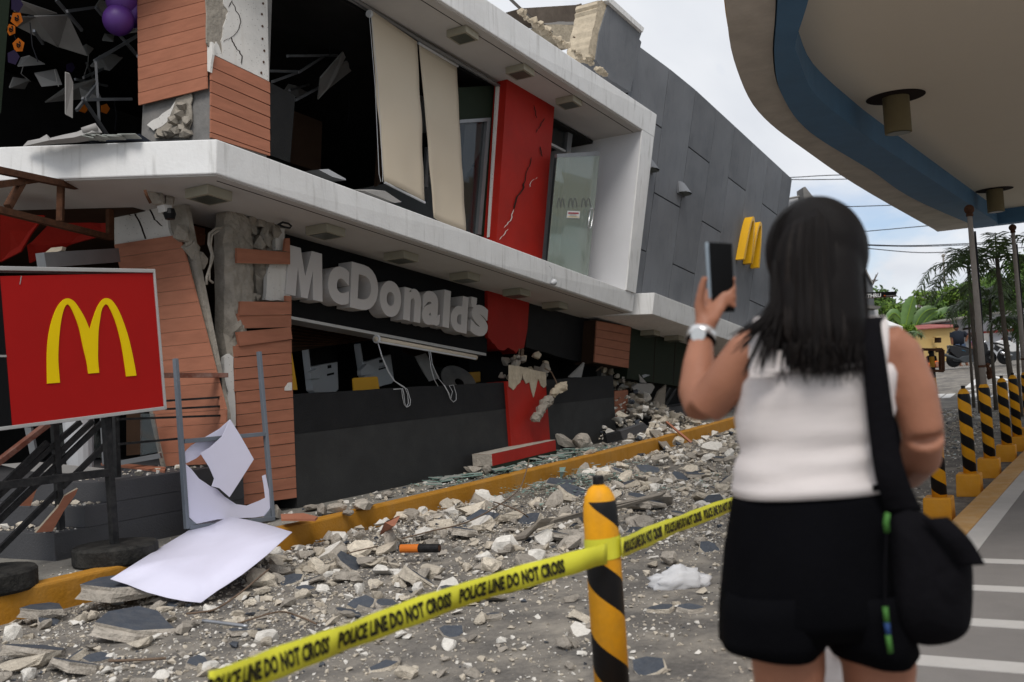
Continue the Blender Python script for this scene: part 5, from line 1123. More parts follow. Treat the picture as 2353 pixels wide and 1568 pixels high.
def slabmesh(seed, th, top):
    g = slabgeo(seed, th, 7+seed % 3); bm = bmesh.new(); vv = [bm.verts.new(v) for v in g[0]]
    n = len(g[0])//3; fcs = [bm.faces.new([vv[i] for i in f]) for f in g[1]]
    for k, f in enumerate(fcs): f.material_index = 1 if k == 0 else 0
    r = bmesh.ops.subdivide_edges(bm, edges=[e for e in bm.edges if not all(v.co.z > -1e-6 for v in e.verts)], cuts=1)
    for v in bm.verts:
        if v.co.z < -1e-6: v.co += V((NZ.noise(v.co*6+V((seed, 0, 0))), NZ.noise(v.co*6+V((0, seed, 0))), .6*NZ.noise(v.co*9)))*.06
    me = bpy.data.meshes.new('plate'); bm.to_mesh(me); bm.free()
    for m in ('chunk_beige' if seed % 2 else 'chunk_grey', top): me.materials.append(MATS[m])
    return me
for i in range(5): SLs.append(slabmesh(30+i, .16+.03*i, 'chunk_paint'))
for i in range(2): SLs.append(slabmesh(40+i, .3, 'chunk_white'))
def inst(name, me, loc, rot, sc, label, cat, group):
    o = bpy.data.objects.new(name, me); COL.objects.link(o); o.location = loc; o.rotation_euler = rot; o.scale = sc if isinstance(sc, (tuple, list)) else (sc, sc, sc)
    return tag(o, label, cat, group)
def dist(p): return (V(p)-CAM).dot(CF)
# chunks placed where the photograph shows them
def hero(zf, x, y, wpx, kind, label, asp=1.0, rz=0.0, tilt=(0, 0), base=0.0, up=.0):
    p = Gp(*zf(x, y), base); s = wpx/1.96/1.7408*dist(p)/FPX*(1.22 if kind in ('paint', 'wplate') else 1.12)
    me = {'paint': SLs[int(x) % 5], 'wplate': SLs[5+int(x) % 2], 'beige': RK[(0, 2, 5, 7)[int(x) % 4]], 'grey': RK[(1, 4, 6)[int(x) % 3]], 'white': RK[(3, 8)[int(x) % 2]]}[kind]
    zoff = s*.15 if kind in ('paint', 'wplate') else s*.18*asp
    o = inst('rubble_plate' if kind in ('paint', 'wplate') else 'rubble_chunk', me, p+V((0, 0, zoff+up)), (tilt[0], tilt[1], rz), (s, s, s*asp), label, 'rubble', None)
    return o
for a in [
    (zC, 1070, 1180, 620, 'paint', 'largest dark painted plaster plate near the bottom left', .8, .3, (.25, .05)), (zC, 590, 1480, 420, 'paint', 'dark painted plaster plate lowest in the bottom left corner', 1, 1.2, (.35, .1)),
    (zC, 290, 1370, 440, 'paint', 'dark painted plate near the left edge under the white block', 1, 2.2, (.2, -.2)), (zC, 350, 1090, 330, 'paint', 'dark plate against the yellow kerb with a white block on it', 1.1, .2, (.1, .1), 0, .05),
    (zC, 960, 960, 560, 'paint', 'long dark plate against the kerb below the white sheet', 1.0, .1, (.1, .05), 0, .08), (zC, 1870, 1190, 200, 'paint', 'small dark plate lying under a steel pipe end', 1, .8, (.1, .1)),
    (zC, 110, 1230, 200, 'white', 'pitted white block at the left edge beside the kerb', 1.2, .5), (zC, 1660, 1490, 200, 'white', 'lone white chunk on bare asphalt just above the tape', .9, .3), (zC, 240, 1545, 190, 'white', 'white chunk in the very bottom left corner', 1, 1),
    (zC, 2100, 1250, 260, 'white', 'flat whitish lump on the asphalt right of the steel pipe', .7, .2), (zC, 1110, 1290, 300, 'beige', 'oblong beige chunk in front of the largest dark plate', .8, .4), (zC, 1440, 1180, 200, 'grey', 'rounded grey chunk right of the largest dark plate', 1, .2),
    (zC, 250, 1450, 560, 'beige', 'broad beige slab under the dark plate at the left edge', .6, .1), (zC, 2060, 880, 190, 'beige', 'small rectangular block on the asphalt right of the white sheet', .8, .2), (zC, 2080, 640, 190, 'grey', 'grey lump under the right edge of the white sheet', 1.2, .7),
    (zC, 720, 1080, 200, 'beige', 'beige lump between two dark plates by the kerb', 1, .9), (zC, 1270, 960, 170, 'grey', 'jagged grey lump at the end of the long dark plate', 1.2, 2),
    (zD, 1900, 830, 300, 'wplate', 'white edged block leaning on the kerb beside the bent rebar', 1.1, .2, (.4, .1)), (zD, 1750, 920, 420, 'beige', 'large beige slab by the kerb below the white edged block', .9, .3), (zD, 2040, 960, 310, 'beige', 'flat beige slab with rebar bent over it', .75, -.2),
    (zD, 990, 1300, 300, 'beige', 'flat beige slab left of the orange and black pipe', .7, .1), (zD, 1620, 1530, 330, 'paint', 'round dark painted plate just above the middle of the tape', .7, .4, (.1, .1)), (zD, 1110, 1180, 230, 'grey', 'tall upright grey lump next to the orange pipe', 2.0, .4),
    (zD, 690, 1150, 210, 'grey', 'grey block with a white cap against the kerb', 1.3, .4), (zD, 650, 1050, 130, 'white', 'white cap piece resting on a grey block by the kerb', .7, .4, (0, 0), 0, .09), (zD, 850, 1080, 150, 'wplate', 'small white plate tilted near the kerb', 1, .2, (.7, .2)),
    (zD, 1660, 1090, 230, 'paint', 'dark plate on a beige chunk in the middle of the rubble', 1.2, .5, (.2, .1), 0, .05), (zD, 2060, 1040, 140, 'paint', 'small dark plate left of the bent plank', 1, 1.5, (.3, .1)), (zD, 1260, 960, 220, 'grey', 'jagged grey chunk against the kerb above the orange pipe', 1.3, 1), (zD, 1400, 960, 260, 'beige', 'broad chunk against the kerb in the middle', 1.0, .3),
    (zD, 1500, 1030, 260, 'beige', 'beige chunk below the kerb near the middle', 1.0, 2), (zD, 430, 1250, 220, 'grey', 'grey plate chunk at the foot of the kerb right of the white sheet', .9, .1), (zD, 540, 1230, 170, 'beige', 'pale jagged chunk at the kerb foot', 1.3, 1.2), (zD, 90, 1290, 230, 'grey', 'big grey lump by the lower right edge of the white sheet', 1.2, .2), (zD, 400, 1350, 170, 'beige', 'beige lump on the asphalt near the kerb foot', 1, .4), (zD, 520, 1310, 140, 'beige', 'small squared chunk near the kerb foot', 1, .4),
    (zD, 1880, 1170, 170, 'beige', 'broken beige chunk below the flat slab', 1, .8), (zD, 2040, 1190, 190, 'grey', 'grey chunk left of the nearest bollard', .9, .1), (zD, 1200, 1410, 220, 'white', 'pale chunk amid gravel below the orange pipe', .7, .4), (zD, 870, 1520, 150, 'white', 'pale angular chunk amid the gravel', 1.2, .9),
    (zD, 720, 1410, 180, 'beige', 'beige chunk in the gravel left of the pale ones', .9, 1.9), (zD, 90, 1510, 190, 'beige', 'squared beige chunk on the asphalt below the sheet', .8, .3), (zD, 2260, 1280, 230, 'white', 'whitish block left of the nearest bollard above the tape', 1.0, .2),
    (zE, 1350, 1020, 380, 'grey', 'long grey rock right of the nearest bollard', .8, .2), (zE, 1290, 930, 210, 'paint', 'dark plate right of the nearest bollard on a grey rock', 1, .9, (.2, .1), 0, .1), (zE, 1330, 860, 330, 'paint', 'long blue grey plate behind the nearest bollard top', .7, .1, (.3, .1), 0, .05), (zE, 1440, 850, 210, 'paint', 'triangular dark plate leaning on the long blue grey plate', 1, 1.8, (.6, .2), 0, .05),
    (zE, 1520, 1290, 250, 'grey', 'grey stone near the white plastic bag', .9, .3), (zE, 1390, 1310, 170, 'beige', 'low beige stone left of the white plastic bag', .8, .5), (zE, 1760, 1140, 180, 'grey', 'grey stone right of the tape beside the woman', .8, .1), (zE, 690, 1110, 230, 'paint', 'dark plate left of the nearest bollard stripe', .8, .4, (.2, .1), 0, .03),
    (zE, 830, 990, 160, 'paint', 'upright dark plate touching the nearest bollard', 1, .3, (1.0, .1), 0, .05), (zE, 1600, 910, 160, 'paint', 'dark sliver right of the grey rock', .8, .1, (.2, .1)), (zE, 1620, 660, 110, 'paint', 'small dark plate in the far rubble', 1, 1, (.5, .2)), (zE, 1740, 560, 120, 'paint', 'dark flake in the far rubble near the woman', 1, 0, (.4, .1)), (zE, 1880, 560, 140, 'paint', 'dark flake beside the woman\'s waist', 1, .4, (.5, .1)), (zE, 1890, 720, 140, 'paint', 'dark flake beside the top of the black shorts', 1, .2, (.4, .1)), (zE, 1930, 480, 170, 'paint', 'flat dark plate with white edge near the woman\'s arm', .8, .2, (.1, 0)),
    (zE, 1170, 610, 220, 'paint', 'blue grey plank piece behind the nearest bollard cap', .6, -.2, (.1, .1)), (zE, 1720, 610, 190, 'paint', 'flat dark plate in the far rubble field', .7, .3, (.1, 0)), (zE, 500, 860, 170, 'grey', 'stone on the broken glass near the kerb', .8, .3), (zE, 1490, 780, 150, 'grey', 'grey stone above the triangular dark plate', 1, .2), (zE, 1840, 760, 130, 'beige', 'beige stone at the woman\'s hip', 1.1, .2), (zE, 1420, 710, 150, 'white', 'whitish chunk behind the nearest bollard', .8, .3), (zE, 1320, 720, 170, 'beige', 'pale chunk beside the bollard cap', .8, .1),
    (zD, 900, 870, 300, 'grey', 'large grey slab piece on the strip behind the kerb', .7, .3, (.15, .05), .2, .02), (zD, 570, 900, 170, 'grey', 'pointed grey lump on the strip by the board column', 1.4, .4, (0, 0), .2), (zD, 210, 930, 180, 'grey', 'grey lump beside the foot of the steel frame', 1.6, .4, (0, 0), .2), (zD, 680, 890, 200, 'grey', 'grey lump on the strip left of the large slab piece', .9, 1.4, (0, 0), .2), (zD, 470, 870, 220, 'grey', 'thin grey shard on the strip near the board column', .5, .2, (0, .1), .2), (zD, 770, 910, 170, 'grey', 'grey shard in front of the large slab piece', .6, .7, (0, 0), .2), (zD, 1750, 580, 220, 'grey', 'row of grey lumps left of the red beam', .8, .2, (0, 0), .2), (zD, 1850, 590, 140, 'grey', 'lump at the broken end of the red beam', 1.3, .2, (0, 0), .2), (zD, 1070, 770, 160, 'grey', 'small grey lump on the glass strip', .8, .2, (0, 0), .2),
    (zE, 690, 400, 330, 'grey', 'long dark splintered block by the red beam', .7, -.5, (.1, .35), .2, .08), (zE, 830, 390, 260, 'grey', 'grey block right of the red beam', 1.1, .2, (0, 0), .2), (zE, 800, 320, 130, 'grey', 'pointed lump on top of the block right of the red beam', 1.6, .2, (0, 0), .2, .15), (zE, 900, 430, 170, 'beige', 'beige slab piece right of the red beam', .7, .2, (0, 0), .2), (zE, 510, 350, 150, 'grey', 'small lump on the red beam end', .9, .3, (0, 0), .2, .12)]:
    hero(*a)
# scattered rubble: the largest as single chunks, the rest as one mass
rr = random.Random(77)
def dens(x, y):
    a = min(1, max(.42, (y-2.2)/1.9)) if x < 8 else min(1, max(.3, (y-1.2)/2.0))
    if x < 4.6: a *= .75
    if x > 17: a *= .8
    if 1.75 < x/3.0 < 3.0 and y < 4.0: a *= .8
    n = .5+.9*NZ.noise(V((x*.7, y*.9, 3.1))); return a*max(.15, min(1.2, n+.25))
def pile(x, y):
    k = max(0, 1-abs(y-6.0)/1.3)*min(1, max(0, (x-6.3)/1.5))*max(0, 1-max(0, x-19)/6); return .13*k*(.6+.8*NZ.noise(V((x*1.3, y*1.3, 9))))
spec = []
def scatter(n, s0, s1, xr, yr, base=0.0, pw=1.6, d=dens):
    c = 0; tries = 0
    while c < n and tries < n*30:
        tries += 1; x = rr.uniform(*xr); y = rr.uniform(*yr)
        if rr.random() > d(x, y): continue
        s = s0+(s1-s0)*rr.random()**pw; c += 1
        spec.append((x, y, gz(x)+base+max(0, pile(x, y))*rr.random()+s*.12, s, rr.randrange(1000)))
FX, FY = (2.8, 24), (1.45, 6.5)
def fr(x, y): return dens(x, y)*(1 if y < ky(x)-.06 else 0)*(1 if y > ry(x)+.12 else 0)*(1 if y > .55*(x-2.0)-3.2 or x > 6 else .0)
scatter(26000, .007, .028, (2.2, 13), FY, 0, 1.2, fr); scatter(17000, .02, .06, FX, FY, 0, 1.5, fr); scatter(3000, .055, .16, FX, FY, 0, 1.7, fr); scatter(430, .14, .36, (5.5, 22), (3.2, 6.45), 0, 1.7, fr)
one = lambda x, y: .8
scatter(900, .01, .06, (4.0, 20), (6.78, 7.5), .195, 1.6, one); scatter(170, .05, .16, (7.6, 20), (6.78, 7.5), .195, 1.6, one)
stp = lambda x, y: 1
for x0, x1, zz_ in ((5.21, 5.46, .42), (5.5, 5.72, .6), (5.78, 7.3, .78)):
    scatter(90, .015, .07, (x0, x1), (7.53, 8.6), zz_, 1.6, stp); scatter(8, .07, .17, (x0, x1), (7.55, 8.4), zz_, 1.4, stp)
# far heap in front of the crushed ground floor
HX = Yp(*zB(1230, 1250), 7.7).x
def heapz(x, y): return max(0, 1.15-abs(x-HX)*.42)*max(0, min(1, (y-6.85)/1.0))
for _ in range(700):
    x, y = rr.gauss(HX, 1.1), rr.uniform(6.85, 8.6); s = .06+.32*rr.random()**2.2; spec.append((x, y, gz(x)+.2+heapz(x, y)*rr.uniform(.4, 1), s, rr.randrange(1000)))
def vis(s):
    q = V(s[:3])-CAM; z = q.dot(CF); x = q.dot(CR)/z*FPX+1176; y = 784-q.dot(CU)/z*FPX
    return 0 < x < 1700 and 0 < y < 1568 or 1480 < y and False or (2080 < x < 2353 and 850 < y < 1200)
spec.sort(key=lambda s: -(s[3]/dist(s[:3]))*(1 if vis(s) else .01))
NI = 215
zones = [(lambda s: s[1] > 7.45 and s[0] < 8.2, 'concrete piece on the grey entrance steps', 'rubble on the entrance steps'), (lambda s: s[0] > HX-1.6 and s[1] > 6.8, 'concrete piece in the far heap', 'rubble in the far heap'), (lambda s: s[1] > 6.74, 'piece on the strip behind the kerb', 'rubble on the strip behind the kerb'),
         (lambda s: s[0] > 9 and s[1] < 2.6, 'concrete piece beside the bollard row', 'rubble beside the bollards'), (lambda s: s[0] > 12, 'piece in the far rubble', 'rubble far along the kerb'), (lambda s: s[1] > 5.2, 'piece in the kerbside rubble bank', 'rubble bank at the kerb'), (lambda s: True, 'piece on the open asphalt', 'rubble scattered on the asphalt')]
for s in spec[:NI]:
    for f, lb, gp in zones:
        if f(s): break
    r = random.Random(s[4]); k = r.random()
    me = SLs[r.randrange(5)] if k < .24 else SLs[5+r.randrange(2)] if k < .28 else RK[r.randrange(9)]
    tone = {'chunk_beige': 'beige', 'chunk_grey': 'grey', 'chunk_white': 'whitish'}[me.materials[0].name] if k >= .28 else ('dark painted' if k < .24 else 'white topped')
    sz_ = 'large ' if s[3] > .24 else 'middling ' if s[3] > .15 else 'small '; seg = next(t for xm, t in ((5.2, ' near the left edge'), (6.6, ' by the white sheet'), (8.0, ' before the board column'), (9.4, ' before the black wall'), (11.2, ' before the middle of the black wall'), (13.2, ' before the red pillar'), (16.5, ' before the far heap'), (99, ' beyond the far heap')) if s[0] < xm)
    inst('rubble_chunk' if k >= .28 else 'rubble_plate', me, (s[0], s[1], s[2]+s[3]*.04), (r.uniform(-.5, .5), r.uniform(-.5, .5), r.uniform(0, 6.3)), s[3]*(1.3 if k < .28 else 1), sz_+tone+' '+lb+('' if 'step' in lb or 'heap' in lb or 'bollard' in lb else seg), 'rubble', gp)
# the mass
base = []
for i in range(10):
    g = rockgeo(500+i, 1, .6+.06*(i % 5), .45+.07*(i % 3), 9); base.append((np.array([tuple(v) for v in g[0]]), [f for f in g[1]]))
VS, FS, FM = [], [], []; off = 0
for s in spec[NI:]:
    bv, bf = base[s[4] % 10]; r = random.Random(s[4]*7+int(s[0]*991)); m = Matrix.Rotation(r.uniform(0, 6.3), 3, 'Z') @ Matrix.Rotation(r.uniform(-.6, .6), 3, 'X'); m = np.array(m)
    VS.append(bv @ m.T*s[3]+np.array([s[0], s[1], s[2]])); FS += [tuple(j+off for j in f) for f in bf]; k = r.random(); FM += [0 if k < .46 else 1 if k < .62 else 2 if k < .95 else 3]*len(bf); off += len(bv)
VS = np.concatenate(VS)
me = bpy.data.meshes.new('rubble_mass'); me.from_pydata(VS.tolist(), [], FS)
for m in ('chunk_beige', 'chunk_grey', 'chunk_white', 'chunk_paint'): me.materials.append(MATS[m])
me.polygons.foreach_set('material_index', FM)
o = bpy.data.objects.new('gravel', me); COL.objects.link(o); tag(o, 'small crushed concrete and gravel strewn over the asphalt and strip', 'gravel', kind='stuff')
# ---- glass: plates on the strip, shards on the road
gl = []
def shard(seed):
    r = random.Random(seed); n = r.randrange(3, 6); pts = []
    for i in range(n): a = 2*math.pi*(i+r.uniform(-.25, .25))/n; pts.append(V((math.cos(a)*r.uniform(.35, .6), math.sin(a)*r.uniform(.2, .4), 0)))
    g = prism(pts, (0, 0, .03)); me = mkmesh('shard', g, ['glass_dusty', 'glass_rubble'], [1, 0]+[1]*n); return me
gm = [shard(i) for i in range(8)]
r9 = random.Random(12); cnt = 0
for i in range(85):
    if i < 62: x, y, z, s = r9.uniform(9.8, 14.6), r9.uniform(6.78, 7.45), .205, r9.uniform(.16, .48)
    else: x, y, z, s = r9.uniform(10.5, 13.5), r9.uniform(5.7, 6.45), .05+r9.random()*.08, r9.uniform(.08, .2)
    inst('glass_shard', gm[i % 8], (x, y, gz(x)+z+r9.random()*.06), (r9.uniform(-.12, .12), r9.uniform(-.12, .12), r9.gauss(.2, .6)), s, ('large ' if s > .36 else 'middling ' if s > .26 else 'small ')+'dusty glass plate on the strip '+('left of the red beam' if x < 11.2 else 'below the red beam' if x < 13 else 'right of the red beam') if i < 62 else ('larger ' if s > .14 else 'small ')+'greenish glass shard on the road before the kerb', 'glass', 'glass plates on the strip' if i < 62 else 'glass shards on the road')
sp_ = []
for i in range(3800):
    if i < 1500: x, y, z = r9.uniform(10, 15), r9.uniform(6.76, 7.5), .2
    elif i < 2700: x, y, z = r9.gauss(11.6, .8), r9.gauss(5.9, .32), .07
    else: x, y, z = r9.uniform(11, 17.5), r9.uniform(1.7, 4.6), .01
    if ky(x)-.02 < y < ky(x)+.2 or (y > ky(x)) != (z > .1): continue
    sp_.append((x, y, gz(x)+z+r9.random()*.03))
VS, FS = [], []
for x, y, z in sp_:
    a = r9.uniform(0, 6.3); s = r9.uniform(.008, .035); t = r9.uniform(-.4, .4); k = len(VS)
    for b in (0, 2.1, 4.3): VS.append((x+s*math.cos(a+b), y+s*math.sin(a+b), z+t*s*math.cos(b)))
    FS.append((k, k+1, k+2))
tag(ob('glass_crumbs', (VS, FS), 'glass_rubble', fix=False), 'crumbled greenish glass scattered on strip and road', 'glass', kind='stuff')
tag(ob('glass_shard', prism([Zp(*zE(x, y), .22) if y < 540 else Zp(*zE(x, y), .05) for x, y in [(665, 530), (712, 528), (708, 580), (670, 630)]], (0, .005, 0)), 'glass_rubble'), 'thin upright glass shard leaning on the kerb left of the bollard cap', 'glass')
# ---- single debris things
rb = emp('red_beam', Gp(*zE(380, 480), .2), 'dusty red painted beam fallen on the strip under the red pillar', 'beam')
f_ = [Zp(*zE(x, y), .2) for x, y in [(140, 570), (640, 440)]]; h_ = .25
ax = (f_[1]-f_[0]); ax.z = 0; nb = V((-ax.y, ax.x, 0)).normalized()*.3
q = [f_[0], f_[1], f_[1]+nb, f_[0]+nb]
ob('red_face', hexa([p+V((0, 0, .085)) for p in q], [p+V((0, 0, h_)) for p in q]), ['red_wall', 'chunk_grey'], rb, fm=[0, 0, 0, 0, 0, 1], bevel=.006)
ob('dust_top', hexa([p+V((0, 0, h_+.001)) for p in q], [p+V((0, 0, h_+.006)) for p in q]), 'chunk_grey', rb)
ob('green_face', hexa([p for p in q], [p+V((0, 0, .084)) for p in q]), 'green_wall', rb)
pp = emp('pipe_piece', Gp(*zD(1330, 1240), .03), 'short pipe, orange at one end and black at the other, on the rubble', 'pipe')
a, b, c = Gp(*zD(1185, 1225), .06), Gp(*zD(1330, 1222), .06), Gp(*zD(1488, 1222), .06)
a.z = b.z = c.z = .12
ob('orange_end', tube([a, b], .035, 16), 'orange_pipe', pp, smooth=False); ob('black_end', tube([b+(c-b)*.002, c], .0355, 16), 'rail_black', pp); ob('bore', lathe(c+(c-b).normalized()*.001, [(.026, 0), (.026, .001)], 16, c-b), 'rust', pp)
def rod(name, pts, zf, hs, r, m, label):
    P_ = [Gp(*zf(x, y), h) for (x, y), h in zip(pts, hs)]; return tag(ob(name, tube(smoothpath(P_, 4), r, 6), m, smooth=True), label, 'rebar')
rod('rebar', [(2190, 460), (2165, 560), (2110, 700), (1960, 820), (1700, 960), (1420, 1030), (1190, 1090)], zD, [.42, .35, .2, .17, .14, .14, .12], .007, 'rebar', 'long bent rebar rising over the rubble by the kerb')
rod('rebar', [(1910, 800), (2060, 850), (2140, 890), (2180, 920)], zD, [.2, .2, .17, .1], .007, 'rebar', 'short rebar bent over the flat beige slab')
rod('rebar', [(2110, 680), (1990, 780), (1880, 870), (1700, 990), (1560, 1020), (1460, 1030)], zC, [.14, .11, .08, .03, .03, .03], .007, 'rebar', 'rusty rebar running out from under the white sheet')
rod('rebar', [(2480, 1110), (2352, 1055), (2190, 1015), (1950, 1080), (1860, 1110)], zC, [.02, .04, .1, .1, .08], .006, 'rebar', 'curved rusty rebar arching over the asphalt')
rod('rebar', [(1590, 1085), (1750, 1105), (1940, 1130)], zC, [.14, .13, .12], .012, 'steel', 'grey steel pipe end lying on a dark plate')
rod('rebar', [(850, 1400), (1050, 1395), (1300, 1380)], zC, [.08, .07, .06], .008, 'rebar', 'straight rusty rebar in front of the dark plates')
rod('rebar', [(760, 1205), (860, 1180), (1000, 1150)], zD, [.1, .12, .12], .006, 'rebar', 'rusty rebar poking from the rubble by the kerb foot')
pk = [(290, 1085), (400, 1060), (520, 935), (620, 925), (880, 870), (1130, 800), (1500, 715), (1460, 745), (1130, 835), (880, 885), (620, 945), (500, 985), (400, 1075)]
hz = [.03, .08, .22, .22, .22, .22, .2, .2, .2, .2, .2, .15, .05]
tag(ob('plank', prism([Gp(*zE(x, y), h) for (x, y), h in zip(pk, hz)], (.01, .015, -.03)), 'wood_board'), 'long bent grey plank lying across the rubble behind the nearest bollard', 'plank')
for q_, Yo, lb in [([(1370, 240), (1440, 235), (1600, 465), (1540, 450)], .06, 'weathered split plank leaning over the kerb before the railing'), ([(1495, 170), (1510, 168), (1705, 330), (1690, 335)], .1, 'thin pink batten leaning on the far kerb')]:
    tag(ob('plank', prism([Yp(*zE(x, y), 6.9 if i in (0, 1) else 6.3) for i, (x, y) in enumerate(q_)], (.03, .03, -.01)), 'wood_board' if 'split' in lb else 'board'), lb, 'plank')
dp = emp('dark_panel', Gp(*zB(1200, 1480), .2), 'fallen charcoal panel with a lighter end in front of the far heap', 'panel')
ob('dark_end', prism([Yp(*zB(x, y), 7.0) for x, y in [(1028, 1455), (1140, 1425), (1158, 1488), (1040, 1520)]], (0, .06, .02)), 'wall_black', dp); ob('light_end', prism([Yp(*zB(x, y), 7.0) for x, y in [(1141, 1424), (1330, 1360), (1372, 1400), (1159, 1487)]], (0, .06, .02)), 'wall_dark', dp)
for pts, m, lb in [([(1235, 1085), (1270, 1050), (1390, 1050), (1410, 1075), (1380, 1130), (1265, 1125)], 'tile_white', 'white broken ceiling board on top of the far heap'), ([(1130, 1260), (1230, 1250), (1240, 1340), (1190, 1372), (1150, 1330)], 'concrete_grey', 'green grey tile leaning on the far heap'), ([(740, 1000), (860, 885), (835, 1000)], 'tile_white', 'white triangular board sticking up behind the black wall'), ([(1370, 1270), (1440, 1110), (1500, 1060), (1475, 1370), (1420, 1360)], 'wood_board', 'tall brown board leaning beside the railing post'), ([(1495, 1330), (1500, 1300), (1590, 1258), (1580, 1290), (1510, 1340)], 'tile_white', 'white board scrap beside the far railing'), ([(1285, 975), (1350, 1045), (1300, 1040)], 'tile_white', 'pointed white splinter above the far heap'), ([(1310, 985), (1440, 930), (1450, 950), (1320, 1005)], 'alu', 'grey steel plate lying high on the far heap'), ([(1095, 1110), (1200, 1100), (1200, 1175), (1180, 1300), (1095, 1310)], 'board', 'stump of terracotta boards beside the far heap'), ([(1370, 1395), (1460, 1360), (1440, 1410), (1370, 1410)], 'board', 'terracotta board piece at the foot of the railing')]:
    tag(ob('debris_board', prism([Yp(*zB(x, y), 7.75) for x, y in pts], (0, .03, .01)), m), lb, 'board')
for i in range(26):
    x, y = r9.uniform(980, 1240), r9.uniform(830, 1060); g = rockgeo(700+i, .28, .24, .24); c = Yp(*zB(x, y), 8.0+r9.random()*.3); ob('broken_lump', ([v+c for v in g[0]], g[1]), ('concrete', 'block_beige')[i % 2], BD)
for i in range(3): ob('rebar', tube([Yp(*zB(*p), 7.9) for p in [((950, 950), (1040, 880), (1140, 810)), ((1190, 900), (1230, 980), (1260, 1050)), ((1100, 870), (1180, 840), (1250, 900))][i]], .012, 6), 'rebar', BD)
for pts, lb in [([(280, 395), (450, 200), (500, 110), (612, 48), (590, 100), (500, 225), (410, 385)], 'terracotta board leaning on the steps behind the handrail post'), ([(145, 185), (200, 90), (290, 45), (240, 185)], 'small terracotta board on the upper step at the left')]:
    tag(ob('fallen_board', prism([Yp(*zC(x, y), 7.42 if 'behind' in lb else 7.9) for x, y in pts], (0, .02, .005)), ['board', 'board_edge'], fm=[0, 0]+[1]*len(pts)), lb, 'board')
tag(ob('fallen_board', prism([Zp(*zD(x, y), .3) for x, y in [(240, 895), (420, 888), (530, 915), (510, 935), (245, 933)]], (0, 0, -.02)), 'board'), 'flat terracotta board by the foot of the steel frame', 'board')
tag(ob('fallen_board', prism([Gp(*zD(x, y), .28 if y < 1000 else .08) for x, y in [(1160, 910), (1115, 990), (1015, 1058), (1055, 960)]], (.01, -.02, .0)), ['board']), 'brown board tile leaning on the kerb', 'board')
tag(ob('fallen_board', prism([Zp(*zC(x, y), .8) for x, y in [(790, -150), (830, -160), (1300, -120), (1290, -90)]], (0, 0, -.03)), 'board'), 'long terracotta board lying on the landing edge', 'board')
# plastic bag
vs, fs = ball((0, 0, 0), 1, 26, 16); bp_ = Gp(*zE(1610, 1470), .0); R9 = []
for v in vs:
    k = 1+.35*NZ.noise(v*2.3)+.22*NZ.noise(v*5.1)+.1*NZ.noise(v*11); p = V((v.x*.19*k, v.y*.085*k, max(-.02, v.z*.085*k+.03+.035*max(0, 1-abs(v.x-.05)*2)))); R9.append(bp_+R0*p.x+F0*p.y+UP*p.z)
o = tag(ob('plastic_bag', (R9, fs), 'plastic_bag', smooth=True), 'crumpled translucent white plastic bag on the gravel', 'bag')
# ================================================================== PEOPLE
def skinned(name, geos, mat, par, voxel, it=6, fac=.5):
    o = ob(name, add(*geos), mat, par, smooth=True)
    r = o.modifiers.new('join', 'REMESH'); r.mode = 'VOXEL'; r.voxel_size = voxel; r.use_smooth_shade = True
    s = o.modifiers.new('soften', 'SMOOTH'); s.iterations = it; s.factor = fac
    return o
def loft(rings, n=28, cap=True, fx=R0, fy=F0):     # rings: (centre, half width, half depth)
    vs, fs = [], []
    for i, (c, a, b) in enumerate(rings):
        for k in range(n):
            t = 2*math.pi*k/n; vs.append(V(c)+fx*(a*math.copysign(abs(math.cos(t))**.85, math.cos(t)))+fy*(b*math.copysign(abs(math.sin(t))**.85, math.sin(t))))
        if i:
            q = (i-1)*n
            for k in range(n): fs.append((q+k, q+(k+1) % n, q+n+(k+1) % n, q+n+k))
    if cap: fs += [tuple(range(n-1, -1, -1)), tuple(range((len(rings)-1)*n, len(rings)*n))]
    return vs, fs
WD = 2.15; PX = WD/FPX
def wp(x, y, df=0.0): return Dp(x, y, WD+df)
foot = wp(1900, 2220); WO = V((foot.x, foot.y, .143))
WM = emp('person', WO, 'woman in white tank top and black shorts seen from behind, raising a phone', 'person')
def wr_(y, xl, xr, dr, df=0.0): return (wp((xl+xr)/2, y, df), (xr-xl)/2*PX, dr)
